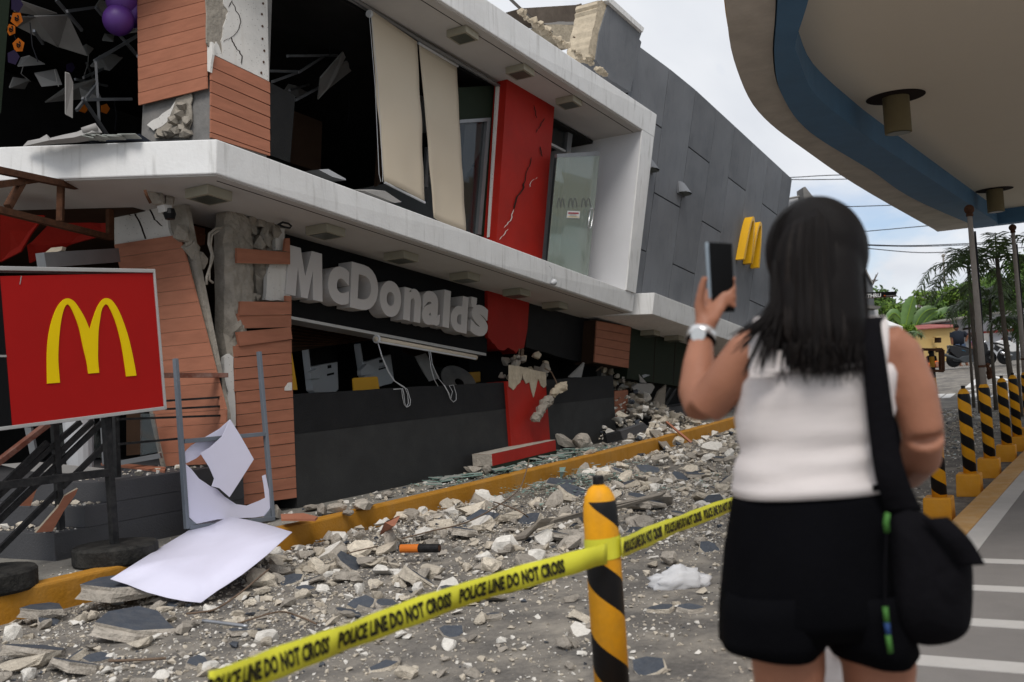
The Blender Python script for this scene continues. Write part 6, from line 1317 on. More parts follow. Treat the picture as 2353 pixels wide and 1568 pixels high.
body = [loft([wr_(1440, 1735, 2035, .10), wr_(1330, 1712, 2040, .12, -.01), wr_(1230, 1706, 2040, .115, -.01), wr_(1100, 1712, 2025, .095), wr_(1000, 1708, 2035, .095), wr_(890, 1706, 2045, .1), wr_(810, 1712, 2050, .085), wr_(765, 1735, 2040, .06), wr_(735, 1800, 1975, .05, .01), wr_(690, 1838, 1932, .048, .02), wr_(640, 1838, 1928, .05, .03)]),
        tube([wp(1800, 1400), wp(1812, 1530), wp(1818, 1800), wp(1822, 2000, -.01), wp(1825, 2170), wp(1826, 2205)], [.085, .078, .052, .05, .034, .036], 20),
        tube([wp(1985, 1400), wp(2020, 1530), wp(2015, 1800), wp(2012, 2000, -.01), wp(2010, 2170), wp(2010, 2205)], [.085, .078, .052, .05, .034, .036], 20),
        tube([wp(1826, 2185, -.05), wp(1824, 2200, .05), wp(1822, 2207, .17)], [.034, .036, .022], 12), tube([wp(2010, 2185, -.05), wp(2014, 2200, .05), wp(2018, 2207, .17)], [.034, .036, .022], 12),
        ball(wp(1876, 590, .03), .1, 20, 14, (.84, .95, 1.16)), ball(wp(1860, 650, .11), .03, 12, 8), ball(wp(1852, 610, .125), .014, 10, 8, (1, 1.2, 1.3)), ball(wp(1772, 600, .03), .016, 8, 6, (.5, 1, 1.6)), ball(wp(1972, 605, .03), .016, 8, 6, (.5, 1, 1.6)),
        # left arm raised to the phone
        tube([wp(1760, 785), wp(1722, 815, .005), wp(1668, 880, .03), wp(1618, 940, .06)], [.05, .053, .05, .044], 18), tube([wp(1618, 940, .06), wp(1604, 900, .1), wp(1606, 840, .14), wp(1612, 775, .19), wp(1626, 735, .21)], [.044, .045, .038, .027, .024], 16),
        tube([wp(1624, 742, .205), wp(1636, 705, .235), wp(1650, 665, .245)], [(.03, .018), (.04, .016), (.036, .014)], 14),
        tube([wp(1612, 738, .205), wp(1606, 700, .205), wp(1612, 665, .2), wp(1621, 632, .197)], [.015, .0125, .011, .009], 10),
        # right arm, elbow out, hand in front
        tube([wp(2025, 785), wp(2062, 815), wp(2098, 900, -.01), wp(2122, 1000, -.02)], [.05, .052, .051, .044], 18), tube([wp(2122, 1000, -.02), wp(2116, 1050, .02), wp(2085, 1085, .1), wp(2020, 1100, .2)], [.044, .045, .04, .027], 16), tube([wp(2020, 1100, .2), wp(1970, 1095, .23)], [(.03, .016), (.036, .014)], 12)]
for k, y in enumerate((640, 662, 684, 704)):
    body.append(tube([wp(1650, y+8, .245), wp(1668, y+2, .252), wp(1686, y, .243), wp(1688, y+1, .222), wp(1684, y+2, .214)], [.009, .0085, .0075, .007, .0055], 8))
for k in range(4): body.append(tube([wp(1975, 1082+k*12, .23), wp(1945, 1080+k*13, .245), wp(1920, 1085+k*13, .24)], [.009, .0085, .007], 8))
body.append(tube([wp(1990, 1085, .225), wp(1975, 1065, .235), wp(1955, 1055, .24)], [.011, .0095, .008], 8))
bo = skinned('body', body, 'skin', WM, .0075, 6)
for x in (1832, 1888): ob('eye', ball(wp(x, 592, .118), .011, 10, 8), 'tile_white', WM, smooth=True)
ob('lips', tube([wp(1838, 632, .128), wp(1856, 630, .136), wp(1876, 632, .128)], [.003, .006, .003], 8), 'cloth_orange', WM, smooth=True)
# tank top with straps, skirt
tk = loft([wr_(1130, 1682, 2044, .136), wr_(1108, 1682, 2042, .135), wr_(1090, 1691, 2036, .12), wr_(1075, 1690, 2034, .12), wr_(1060, 1695, 2034, .116), wr_(1045, 1696, 2036, .115), wr_(1030, 1700, 2036, .111), wr_(1015, 1698, 2040, .112), wr_(1000, 1698, 2042, .112), wr_(980, 1697, 2044, .112), wr_(950, 1695, 2048, .113), wr_(925, 1694, 2050, .116), wr_(900, 1693, 2050, .118), wr_(870, 1697, 2048, .115), wr_(845, 1712, 2044, .102)], 40, cap=False)
def wob(vs, a, f): return [v+R0*(a*NZ.noise(v*f))+F0*(a*NZ.noise(v*f+V((7, 0, 0)))) for v in vs]
tkv = [v+(R0*NZ.noise(V((v.x*5, v.y*5, v.z*38)))+F0*NZ.noise(V((v.x*5+9, v.y*5, v.z*38))))*.011 for v in wob(tk[0], .006, 14)]
tt = ob('tank_top', (tkv, tk[1]), 'cloth_white', WM, smooth=True); so = tt.modifiers.new('thick', 'SOLIDIFY'); so.thickness = .003
def ribbon_(pts, wd, name, mat, par, side=R0, th=.003):
    S_ = smoothpath([V(p) for p in pts], 6); vs, fs = [], []
    for i, p in enumerate(S_):
        w_ = wd if not callable(wd) else wd(i/(len(S_)-1)); vs += [p-side*w_/2, p, p+side*w_/2]
        if i: b = 3*i; fs += [(b-3, b, b+1, b-2), (b-2, b+1, b+2, b-1)]
    o = ob(name, (vs, fs), mat, par, smooth=True); so = o.modifiers.new('thick', 'SOLIDIFY'); so.thickness = th; return o
ribbon_([wp(1752, 870, -.113), wp(1748, 800, -.1), wp(1752, 745, -.07), wp(1757, 727, -.02), wp(1755, 740, .06), wp(1750, 800, .1), wp(1750, 870, .12)], lambda t: .055-.012*math.sin(math.pi*t), 'strap', 'cloth_white', tt)
ribbon_([wp(2008, 870, -.11), wp(2018, 800, -.1), wp(2020, 750, -.07), wp(2014, 727, -.02), wp(2012, 740, .06), wp(2010, 800, .1), wp(2008, 870, .12)], lambda t: .05-.012*math.sin(math.pi*t), 'strap', 'cloth_white', tt)
ribbon_([wp(1880, 850, -.112), wp(1880, 815, -.104), wp(1880, 800, -.098)], .26, 'back_panel', 'cloth_white', tt)
hip = loft([wr_(1112, 1690, 2042, .124), wr_(1150, 1684, 2044, .132), wr_(1250, 1668, 2052, .146), wr_(1340, 1660, 2060, .15), wr_(1400, 1657, 2066, .148), wr_(1446, 1668, 2070, .126)], 48, cap=False)
def leg_(rows):
    g = loft([wr_(*r) for r in rows], 36, cap=False); n = 36; vs = []
    for i, v in enumerate(g[0]):
        a = 2*math.pi*(i % n)/n; f = (i//n)/(len(rows)-1); v = v+(R0*math.cos(a)+F0*math.sin(a))*(.006*f*math.sin(a*5+rows[0][1]))
        if i//n == len(rows)-1: v = v+UP*.008*math.sin(a*2+1)
        vs.append(v)
    return vs, g[1]
s_ = ob('shorts', hip, 'cloth_black', WM, smooth=True); so = s_.modifiers.new('thick', 'SOLIDIFY'); so.thickness = .003
for rows in ([(1345, 1661, 1905, .143), (1400, 1656, 1900, .14), (1450, 1654, 1893, .134), (1482, 1656, 1886, .13)], [(1345, 1850, 2061, .143), (1400, 1868, 2070, .14), (1450, 1893, 2082, .134), (1496, 1906, 2092, .13)]):
    o = ob('shorts_leg', leg_(rows), 'cloth_black', s_, smooth=True); so = o.modifiers.new('thick', 'SOLIDIFY'); so.thickness = .003
ob('waistband', loft([wr_(1122, 1686, 2045, .13), wr_(1108, 1687, 2044, .129)], 40, cap=False), 'cloth_black', WM, smooth=True)
for x in (1824, 2013): ob('shoe_sole', obox(wp(x, 2216, .05), R0*.04, F0*.125, UP*.008), 'cloth_white', WM, bevel=.006)
# hair: a mass and loose locks
hm = [ball(wp(1876, 580, .01), .110, 24, 16, (.9, 1.0, 1.12)), loft([wr_(838, 1840, 1978, .012, -.105), wr_(800, 1802, 1986, .03, -.10), wr_(740, 1788, 1984, .045, -.09), wr_(660, 1782, 1976, .06, -.06), wr_(590, 1780, 1974, .07, -.03)], 24)]
hr_ = skinned('hair', hm, 'hair', WM, .009, 4)
lk, lk2 = [], []; r9 = random.Random(4)
for i in range(560):
    t = r9.uniform(-1, 1); c = math.sqrt(max(0, 1-t*t)); j = r9.uniform(-8, 8)
    xe = 1888+t*88+r9.uniform(-24, 24); ye = 848-abs(t)**3*30+r9.uniform(-46, 22); kk = r9.uniform(.95, 1.09)
    pts = [wp(1872+t*26, 467+abs(t)*14, -.01), wp(1877+t*78, 500+abs(t)*32, -.07*c*kk), wp(1877+t*(97+r9.uniform(-3, 7))+j*.4, 590, -.108*c*kk+.01), wp(1880+t*101+j, 680, -.118*c*kk), wp(1884+t*103+j*1.5, 770, -.125*c*kk-.02), wp(xe, ye, -.13*c-.02+r9.uniform(-.02, .015))]
    w_ = r9.uniform(.0018, .0055); (lk2 if r9.random() < .2 else lk).append(tube(smoothpath(pts, 3), [w_*.6]+[w_]*11+[w_*.8, w_*.55, w_*.35, .0006], 5, False))
for i in range(26):                                # strands over the left shoulder
    x0 = r9.uniform(1775, 1815); e = (r9.uniform(1662, 1790), r9.uniform(760, 872))
    pts = [wp(x0, 600, -.05), wp(x0-6, 690, -.09), wp((x0+e[0])/2-8, (720+e[1])/2, -.115), wp(*e, -.125)]
    w_ = r9.uniform(.0015, .0045); lk.append(tube(smoothpath(pts, 4), [w_]*10+[w_*.7, w_*.4, .0005], 5, False))
for i in range(46):                                # flyaways round the outline
    t = r9.choice((-1, 1))*r9.uniform(.75, 1.0); o_ = r9.uniform(2, 13)*(1 if t > 0 else -1)
    pts = [wp(1874+t*40, 470, -.02), wp(1877+t*90+o_*.6, 515, -.02), wp(1878+t*100+o_, 620, -.03), wp(1882+t*100+o_*1.3, 730, -.05), wp(1886+t*98+o_*1.6, r9.uniform(780, 850), -.06)]
    lk.append(tube(smoothpath(pts, 3), [.0012]*12+[.0006], 4, False))
for i in range(40):                                # wisps at the tips
    x0 = r9.uniform(1800, 1990); lk.append(tube(smoothpath([wp(x0, 790, -.135), wp(x0+r9.uniform(-10, 10), 840, -.14), wp(x0+r9.uniform(-26, 20), r9.uniform(862, 892), -.135)], 3), [.002, .002, .0018, .0015, .0011, .0007, .0003], 5, False))
ob('hair_lock', add(*lk), 'hair', hr_, smooth=True, fix=False); ob('hair_lock', add(*lk2), 'hair_brown', hr_, smooth=True, fix=False)
# phone, watch, bag
ph = emp('phone', wp(1655, 716, .21), 'black phone in a grey case held up in the woman\'s left hand', 'phone')
q = [wp(1628, 557, .222), wp(1682, 560, .222), wp(1688, 717, .222), wp(1637, 719, .222)]
ob('case', prism([wp(1621, 557, .23), q[1], q[2], wp(1631, 719, .23)], F0*.009), 'phone_case', ph, bevel=.003); ob('screen', prism([p-F0*.0015 for p in q], F0*.0012), 'phone_black', ph)
wt = emp('wristwatch', wp(1612, 765, .19), 'silver watch on the woman\'s raised left wrist', 'watch')
ax_ = (wp(1616, 750, .205)-wp(1610, 790, .175)).normalized()
ob('band', lathe(wp(1612, 772, .188), [(.031, -.011), (.034, -.009), (.034, .009), (.031, .011)], 24, ax_), 'watch', wt, smooth=True); ob('dial', lathe(wp(1604, 770, .155), [(.017, -.003), (.018, 0), (.016, .004)], 18, -F0-R0*.4), 'watch', wt)
ob('bracelet', lathe(wp(1611, 784, .18), [(.033, -.003), (.035, 0), (.033, .003)], 20, ax_), 'bag_black', wt, smooth=True)
bg_ = emp('shoulder_bag', wp(2140, 1490, -.08), 'soft black cloth bag hanging at the woman\'s right hip', 'bag')
outl = [(2036, 1190), (2050, 1160), (2085, 1150), (2130, 1180), (2190, 1225), (2234, 1280), (2240, 1310), (2238, 1400), (2234, 1455), (2195, 1482), (2130, 1492), (2085, 1478), (2048, 1440), (2036, 1320)]
cx_ = sum(p[0] for p in outl)/14; cy_ = sum(p[1] for p in outl)/14
vs, fs = [], []
for s, d in ((.35, -.075), (.72, -.062), (.93, -.03), (1, 0), (.93, .03), (.72, .06), (.35, .07)):
    for i, (x, y) in enumerate(outl): vs.append(wp(cx_+(x-cx_)*s, cy_+(y-cy_)*s, -.09+d+.012*math.sin(i*2.1+s*6)))
n = 14
for r_ in range(6):
    for k in range(n): fs.append((r_*n+k, r_*n+(k+1) % n, r_*n+n+(k+1) % n, r_*n+n+k))
fs += [tuple(range(n-1, -1, -1)), tuple(range(6*n, 7*n))]
o = ob('pouch', (vs, fs), 'bag_black', bg_, smooth=True); su = o.modifiers.new('soft', 'SUBSURF'); su.levels = 2; su.render_levels = 2
ribbon_([wp(2012, 728, -.03), wp(2000, 745, -.09), wp(2012, 850, -.135), wp(2030, 1000, -.14), wp(2050, 1100, -.14), wp(2078, 1175, -.12)], lambda t: .044+.03*t*t, 'strap', 'bag_black', bg_, th=.004)
ribbon_([wp(2012, 728, -.02), wp(2010, 760, .06), wp(2030, 900, .11), wp(2060, 1080, .06), wp(2080, 1180, -.05)], .04, 'strap', 'bag_black', bg_, th=.004)
ribbon_([wp(2150, 1190, -.16), wp(2200, 1240, -.175), wp(2236, 1300, -.165)], .05, 'flap', 'bag_black', bg_, th=.006)
ch = emp('keychain', wp(2040, 1490, -.12), 'green and blue cord charm hanging beside the black bag', 'keychain')
ob('green_loop', tube([wp(2040, 1180, -.16), wp(2036, 1200, -.165), wp(2038, 1222, -.16)], .006, 8), 'green_cord', ch, smooth=True)
for (a, b, m) in ((1395, 1430, 'green_cord'), (1431, 1458, 'blue_cord'), (1459, 1500, 'green_cord')): ob('cord', tube([wp(2034+(a-1395)*.1, a, -.165), wp(2034+(b-1395)*.12, b, -.165)], .0055, 8), m, ch, smooth=True)
ob('cord', tube([wp(2038, 1222, -.16), wp(2034, 1300, -.165), wp(2034, 1395, -.165)], .002, 6), 'bag_black', ch)
# child in white, hidden in front of the woman
def cp(x, y, df=0.0): return Dp(x, y, 2.75+df)
co = cp(1915, 1900); KD = emp('person', V((co.x, co.y, .143)), 'child in white clothes standing in front of the woman, glimpsed between her legs', 'person')
def cr_(y, xl, xr, dr): return (cp((xl+xr)/2, y), (xr-xl)/2*2.75/FPX, dr)
skinned('body', [loft([cr_(1560, 1862, 1962, .07), cr_(1480, 1862, 1962, .07), cr_(1300, 1858, 1966, .075), cr_(1220, 1875, 1950, .05), cr_(1190, 1890, 1935, .035), cr_(1150, 1890, 1935, .035)]), ball(cp(1912, 1110), .075, 16, 12, (.9, 1, 1.12)), tube([cp(1890, 1560), cp(1888, 1740), cp(1886, 1890)], [.055, .042, .03], 12), tube([cp(1935, 1560), cp(1937, 1740), cp(1938, 1890)], [.055, .042, .03], 12), tube([cp(1886, 1888, -.04), cp(1886, 1900, .1)], .03, 10), tube([cp(1938, 1888, -.04), cp(1938, 1900, .1)], .03, 10), tube([cp(1868, 1240), cp(1850, 1340), cp(1860, 1440)], [.032, .028, .022], 10), tube([cp(1956, 1240), cp(1968, 1360, -.05), cp(1945, 1470, -.1), cp(1936, 1500, -.1)], [.032, .028, .022, .02], 10)]+[tube([cp(1932+4*k, 1495, -.1), cp(1930+4*k, 1512, -.105), cp(1931+4*k, 1524, -.1)], .008, 6) for k in range(4)]+[tube([cp(1930, 1492, -.1), cp(1922, 1508, -.11)], .008, 6)], 'skin', KD, .011, 4)
g = loft([cr_(1600, 1850, 1972, .09), cr_(1480, 1854, 1972, .085), cr_(1300, 1852, 1972, .085), cr_(1225, 1872, 1952, .06)], 24, cap=False); o = ob('shirt', g, 'cloth_white', KD, smooth=True)
for a in (1889, 1936): ob('trouser_leg', tube([cp(a, 1540), cp(a, 1740), cp(a, 1870)], [.07, .062, .055], 16), 'cloth_white', KD, smooth=True)
ob('hair', ball(cp(1912, 1100, -.01), .084, 16, 12, (.92, 1, 1.1)), 'hair', KD, smooth=True)
# ================================================================== FAR SIDE OF THE FORECOURT
r3 = lambda x, y: ((3300+x/2.8505)/1.7408, (850+y/2.8505)/1.7408)
def standing(px, d, label, shirt, pants, hat=False):
    def c(x, y, df=0): return Dp(*zr(x, y), d+df)
    b = c(1360, 1100); o = emp('person', V((b.x, b.y, gz(b.x))), label, 'person'); m = 3.484*1.7408; k = d/FPX/m
    skinned('body', [ball(c(1305, 560), 36*k*1.0, 12, 10, (1, 1, 1.2)), tube([c(1310, 590), c(1315, 620)], 16*k, 10), loft([(c(1325, 630), 75*k, 40*k), (c(1330, 700), 72*k, 42*k), (c(1340, 800), 62*k, 40*k)], 16), tube([c(1250, 640), c(1245, 720), c(1252, 800)], [26*k, 22*k, 15*k], 10), tube([c(1410, 640), c(1460, 690), c(1440, 760)], [26*k, 22*k, 15*k], 10), tube([c(1320, 800), c(1335, 940), c(1365, 1085)], [40*k, 30*k, 18*k], 12), tube([c(1380, 800), c(1420, 940), c(1460, 1085)], [40*k, 30*k, 18*k], 12), tube([c(1360, 1090), c(1400, 1100)], 16*k, 8), tube([c(1455, 1090), c(1490, 1100)], 16*k, 8)], 'skin_dark', o, .02, 4)
    ob('shirt', loft([(c(1318, 605), 40*k, 30*k), (c(1325, 625), 86*k, 48*k), (c(1330, 700), 84*k, 52*k), (c(1342, 810), 74*k, 48*k)], 18), shirt, o, smooth=True)
    for a in (((1255, 632), (1248, 700)), ((1405, 632), (1445, 670))): ob('sleeve', tube([c(*a[0]), c(*a[1])], [36*k, 32*k], 12), shirt, o)
    ob('shorts', add(tube([c(1320, 790), c(1335, 930)], [52*k, 46*k], 12), tube([c(1380, 790), c(1415, 930)], [52*k, 46*k], 12)), pants, o, smooth=True); ob('hair', ball(c(1304, 548), 39*k, 12, 10, (1, 1, 1)), 'hair', o, smooth=True)
    return o
standing(0, 39.5, 'man in dark t-shirt standing with hand on hip behind the black scooter', 'cloth_navy', 'denim')
def seated(zx, zy, s, d, label, shirt, pants):
    def c(x, y, df=0): return Dp(*zr(zx+x*s, zy+y*s), d+df)
    b = c(0, 120); o = emp('person', V((b.x, b.y, gz(b.x))), label, 'person'); k = d/FPX/(3.484*1.7408)*s
    skinned('body', [ball(c(0, -90), 32*k, 12, 10, (1, 1, 1.2)), tube([c(0, -65), c(5, -40)], 15*k, 8), loft([(c(5, -45), 60*k, 35*k), (c(10, 20), 60*k, 38*k), (c(15, 90), 62*k, 42*k)], 14), tube([c(-45, -30), c(-60, 40), c(-20, 90, -.15)], [22*k, 19*k, 14*k], 8), tube([c(60, -30), c(85, 40), c(40, 80, -.2)], [22*k, 19*k, 14*k], 8), tube([c(-10, 95), c(30, 60, -.4), c(20, 118, -.5)], [34*k, 26*k, 17*k], 10), tube([c(40, 95), c(90, 55, -.35), c(95, 118, -.45)], [34*k, 26*k, 17*k], 10)], 'skin_dark', o, .02, 4)
    ob('shirt', loft([(c(5, -52), 40*k, 30*k), (c(6, -35), 72*k, 44*k), (c(10, 20), 72*k, 47*k), (c(15, 92), 74*k, 50*k)], 16), shirt, o, smooth=True); ob('shorts', add(tube([c(-10, 95), c(28, 62, -.38)], [44*k, 36*k], 10), tube([c(40, 95), c(86, 58, -.33)], [44*k, 36*k], 10)), pants, o, smooth=True); ob('hair', ball(c(-1, -100), 36*k, 12, 10), 'hair', o, smooth=True)
seated(950, 1000, 1.0, 38, 'person in black shirt and orange shorts squatting behind the empty sign frame', 'cloth_black', 'cloth_orange')
seated(1575, 790, .95, 40.5, 'person in purple shirt sitting behind the scooter', 'cloth_purple', 'denim')
seated(2000, 740, .95, 41, 'person half hidden by leaves behind the white motorcycle', 'cloth_navy', 'denim')
# scooters
def bike(name, label, d, wheels, panels, tubes):
    o = None
    def c(x, y, df=0): return Dp(*zr(x, y), d+df)
    k = d/FPX/(3.484*1.7408)
    b = c(wheels[0][0], wheels[0][1]+wheels[0][2]); o = emp(name, V((b.x, b.y, gz(b.x))), label, 'motorcycle', 'motorcycles parked by the yellow wall')
    for x, y, r_ in wheels:
        cc_ = c(x, y); R_ = r_*k; w_ = ob('wheel', lathe(cc_-F0*.05, [(R_*.62, 0), (R_*.9, -.004), (R_, .03), (R_, .07), (R_*.9, .104), (R_*.62, .1)], 28, F0), 'tyre', o, smooth=True)
        ob('rim', lathe(cc_-F0*.04, [(R_*.66, 0), (R_*.6, -.012), (R_*.55, .0), (R_*.55, .08), (R_*.62, .085)], 28, F0), 'bike_grey', w_); ob('hub', lathe(cc_-F0*.06, [(R_*.18, 0), (R_*.18, .12)], 14, F0), 'chrome', w_)
        for s in range(5): a = 2*math.pi*s/5; ob('spoke', bar(cc_, cc_+(CR*math.cos(a)+CU*math.sin(a))*R_*.58, .016), 'bike_grey', w_)
    for nm, pts, th, m, df in panels: ob(nm, prism([c(x, y, df-th/2) for x, y in pts], F0*th), m, o, bevel=.02)
    for nm, pts, r_, m, df in tubes: ob(nm, tube([c(x, y, df) for x, y in pts], r_, 8), m, o, smooth=True)
    return o
bike('scooter', 'black scooter parked in front of the standing man', 37.5, [(1272, 1010, 105), (1772, 980, 98)],
     [('tail', [(1218, 805), (1300, 815), (1420, 850), (1560, 880), (1540, 960), (1330, 990), (1230, 900)], .3, 'bike_black', 0), ('seat', [(1320, 800), (1400, 815), (1500, 845), (1555, 860), (1530, 885), (1420, 868), (1330, 835)], .26, 'tyre', -.01), ('footboard', [(1400, 960), (1640, 930), (1680, 980), (1640, 1040), (1420, 1050), (1330, 1000)], .34, 'bike_grey', 0), ('leg_shield', [(1640, 930), (1620, 800), (1660, 740), (1740, 790), (1760, 860), (1700, 960)], .34, 'bike_black', 0), ('front_fender', [(1690, 930), (1760, 870), (1830, 900), (1860, 960), (1780, 910), (1720, 950)], .16, 'bike_black', 0), ('decal', [(1350, 850), (1440, 885), (1500, 905), (1400, 890)], .302, 'bike_blue', 0), ('engine', [(1260, 960), (1400, 950), (1420, 1040), (1290, 1040)], .2, 'bike_grey', 0), ('fender', [(1200, 850), (1260, 870), (1230, 930), (1180, 920)], .1, 'bike_black', 0)],
     [('muffler', [(1150, 940), (1220, 965), (1330, 1010)], .06, 'bike_grey', -.22), ('fork', [(1690, 800), (1772, 980)], .03, 'bike_grey', 0), ('handlebar', [(1500, 735), (1580, 720), (1660, 730), (1700, 745)], .018, 'tyre', -.1), ('mirror_stem', [(1590, 715), (1560, 690), (1520, 668)], .008, 'tyre', -.15), ('mirror', [(1490, 662), (1520, 680)], .045, 'tyre', -.15), ('stand', [(1540, 1050), (1560, 1100)], .018, 'bike_grey', -.15), ('headlight', [(1690, 760), (1715, 765)], .06, 'chrome', 0)])
bike('motorcycle', 'white and chrome motorcycle half behind the palm at the right', 37.0, [(1985, 968, 108), (2330, 960, 105)],
     [('body_panel', [(1850, 770), (1960, 735), (2060, 745), (2150, 800), (2250, 790), (2260, 880), (2080, 900), (1900, 820)], .26, 'bike_white', 0), ('seat', [(1860, 760), (1960, 790), (2060, 800), (2060, 830), (1950, 815), (1850, 785)], .24, 'tyre', -.02), ('engine', [(2030, 900), (2200, 890), (2210, 1010), (2060, 1020)], .24, 'bike_grey', 0), ('fender', [(1860, 800), (1930, 840), (1890, 900), (1840, 860)], .1, 'bike_black', 0)],
     [('muffler', [(1925, 905), (2000, 930), (2080, 950)], .055, 'chrome', -.2), ('fork', [(2240, 800), (2330, 960)], .03, 'bike_grey', 0), ('handlebar', [(2180, 720), (2240, 740)], .018, 'tyre', 0), ('swing_arm', [(1985, 968), (2100, 960)], .03, 'bike_grey', 0)])
# yellow house with red roof, white house, tent, sign, far wings
def pblock(pts, d, dep, dd=None): return prism([Dp(*p, d+(dd[i] if dd else 0)) for i, p in enumerate(pts)], F0*dep)
HY = emp('yellow_house', Dp(2150, 850, 47), 'low yellow walled house with sloping red roof beyond the parking', 'building')
ob('wall', pblock([zr(300, 615), zr(1300, 552), zr(1300, 1045), zr(300, 1120)], 46, 5, [0, 3, 3, 0]), 'house_yellow', HY)
ob('roof', hexa([Dp(*zr(280, 622), 45.5), Dp(*zr(1310, 556), 48.6), Dp(*zr(1310, 545), 48.6), Dp(*zr(280, 606), 45.5)], [Dp(*zr(560, 560), 53), Dp(*zr(1280, 486), 55), Dp(*zr(1280, 478), 55), Dp(*zr(560, 550), 53)]), 'roof_red', HY)
for x, y, h in ((1065, 737, 36), (1078, 875, 30)):
    w_ = ob('vent', pblock([zr(x-36, y-h), zr(x+34, y-h-2), zr(x+34, y+h-2), zr(x-36, y+h)], 47.6, .2), 'interior_brown', HY); ob('ledge', pblock([zr(x-40, y-h-12), zr(x+36, y-h-16), zr(x+36, y-h-4), zr(x-40, y-h-2)], 47.4, .4), 'house_yellow', w_)
ob('plinth', pblock([zr(300, 1075), zr(1300, 1020), zr(1300, 1045), zr(300, 1120)], 45.8, .3, [0, 3, 3, 0]), 'strip_concrete', HY)
HW = emp('white_house', Dp(2300, 840, 52), 'white house with dark red band behind the palms at the right', 'building')
ob('wall', pblock([zr(1250, 455), zr(1500, 400), zr(2700, 250), zr(2700, 1000), zr(1250, 1010)], 52, 8, [0, 0, 4, 4, 0]), 'house_white', HW)
ob('band', pblock([zr(1440, 640), zr(2700, 510), zr(2700, 560), zr(1440, 672)], 51.6, .3, [0, 4, 4, 0]), 'band_red', HW)
for x, y, w2, h2_, m in ((1530, 492, 55, 36, 'window_glass'), (1985, 432, 45, 18, 'window_glass'), (1508, 570, 24, 14, 'interior_brown'), (1720, 700, 40, 60, 'tile_white'), (2060, 490, 24, 14, 'interior_brown')): ob('window', pblock([zr(x-w2, y-h2_+4), zr(x+w2, y-h2_-4), zr(x+w2, y+h2_-4), zr(x-w2, y+h2_+4)], 51.3, 1.0), m, HW)
ob('eave', pblock([zr(1240, 450), zr(1500, 392), zr(2700, 238), zr(2700, 262), zr(1500, 415), zr(1240, 468)], 51.2, 9, [0, 0, 4, 4, 0, 0]), 'strip_concrete', HW)
HB = emp('blue_roof_house', Dp(2330, 800, 60), 'small building with pale blue metal roof at the far right', 'building')
ob('roof', pblock([zr(2050, 290), zr(2150, 215), zr(2600, 190), zr(2600, 320), zr(2060, 335)], 60, 6), 'metal_roof', HB); ob('wall', pblock([zr(2060, 336), zr(2600, 321), zr(2600, 900), zr(2060, 900)], 60.3, 5), 'house_white', HB)
tag(ob('yellow_gable', pblock([r3(2235, 930), r3(2300, 900), r3(2300, 1010), r3(2235, 1010)], 62, 4), 'house_yellow'), 'bit of yellow gable between the leaves at the right edge', 'building')
TN = emp('tent', Dp(2090, 800, 27), 'white canopy tent edge showing past the woman\'s shoulder', 'tent')
ob('roof', hexa([Dp(*zr(-60, 480), 26), Dp(*zr(560, 553), 26), Dp(*zr(560, 545), 30), Dp(*zr(-60, 470), 30)], [Dp(*zr(-60, 300), 28), Dp(*zr(230, 420), 27.6), Dp(*zr(240, 418), 28.4), Dp(*zr(-60, 298), 28.4)]), 'tent_white', TN)
ob('valance', pblock([zr(-60, 480), zr(560, 553), zr(568, 636), zr(-60, 565)], 25.98, .02), 'tent_white', TN); pt = Dp(*zr(566, 640), 26); ob('pole', tube([V((pt.x, pt.y, gz(pt.x))), pt], .025, 8), 'tent_white', TN)
DS = emp('lane_sign', Dp(*zr(300, 120), 25), 'long black overhead sign with white lettering right of the woman\'s hair', 'sign')
def dsn(x, y, df=0): return Dp(*zr(x, y), 25+df)
ob('panel', prism([dsn(-420, 88), dsn(470, 57), dsn(472, 123), dsn(-420, 178)], F0*.12), 'phone_black', DS); ob('edge', prism([dsn(-420, 178), dsn(472, 123), dsn(472, 128), dsn(-420, 184)], F0*.12), 'rust', DS)
vs, fs = glyph('DRIVETHRU', .025, 0, 3); mx = max(v.x for v in vs); q = [dsn(-135, 162, -.01), dsn(258, 132, -.01), dsn(258, 82, -.01), dsn(-135, 106, -.01)]; my = max(v.y for v in vs)
ob('lettering', ([q[0].lerp(q[1], v.x/mx).lerp(q[3].lerp(q[2], v.x/mx), v.y/my) for v in vs], fs), 'tent_white', DS, fix=False)
for pl in arches(lambda x, y: dsn(x, y, -.01), 300, 106, 320, 122, .25, 5): ob('emblem', prism(pl, F0*.005), 'cloth_orange', DS)
ob('small_line', prism([dsn(328, 118, -.01), dsn(462, 108, -.01), dsn(462, 113, -.01), dsn(328, 124, -.01)], F0*.004), 'tile_white', DS)
FWg = emp('far_wing', Dp(2010, 800, 25.5), 'grey rear wing of the restaurant showing right of the woman\'s hair', 'building')
ob('wall', pblock([r2(1300, 480), r2(1600, 640), r2(1690, 740), r2(1746, 850), r2(1768, 1120), r2(1300, 1180)], 25.4, 5), 'panel_grey', FWg); ob('coping', pblock([r2(1600, 632), r2(1690, 730), r2(1750, 846), r2(1746, 856), r2(1685, 745), r2(1598, 645)], 25.3, 5.2), 'tile_white', FWg); ob('awning', pblock([r2(1600, 1010), r2(1815, 1030), r2(1795, 1052), r2(1600, 1040)], 24.5, 2), 'concrete_grey', FWg)
ob('wall', pblock([r2(1600, 1042), r2(1790, 1058), r2(1800, 1500), r2(1600, 1500)], 25.0, 3), 'house_white', FWg)
GB = emp('roof_gable', Dp(1850, 460, 26), 'pale roof parapet and wedge rising behind the grey wall above the woman\'s head', 'building')
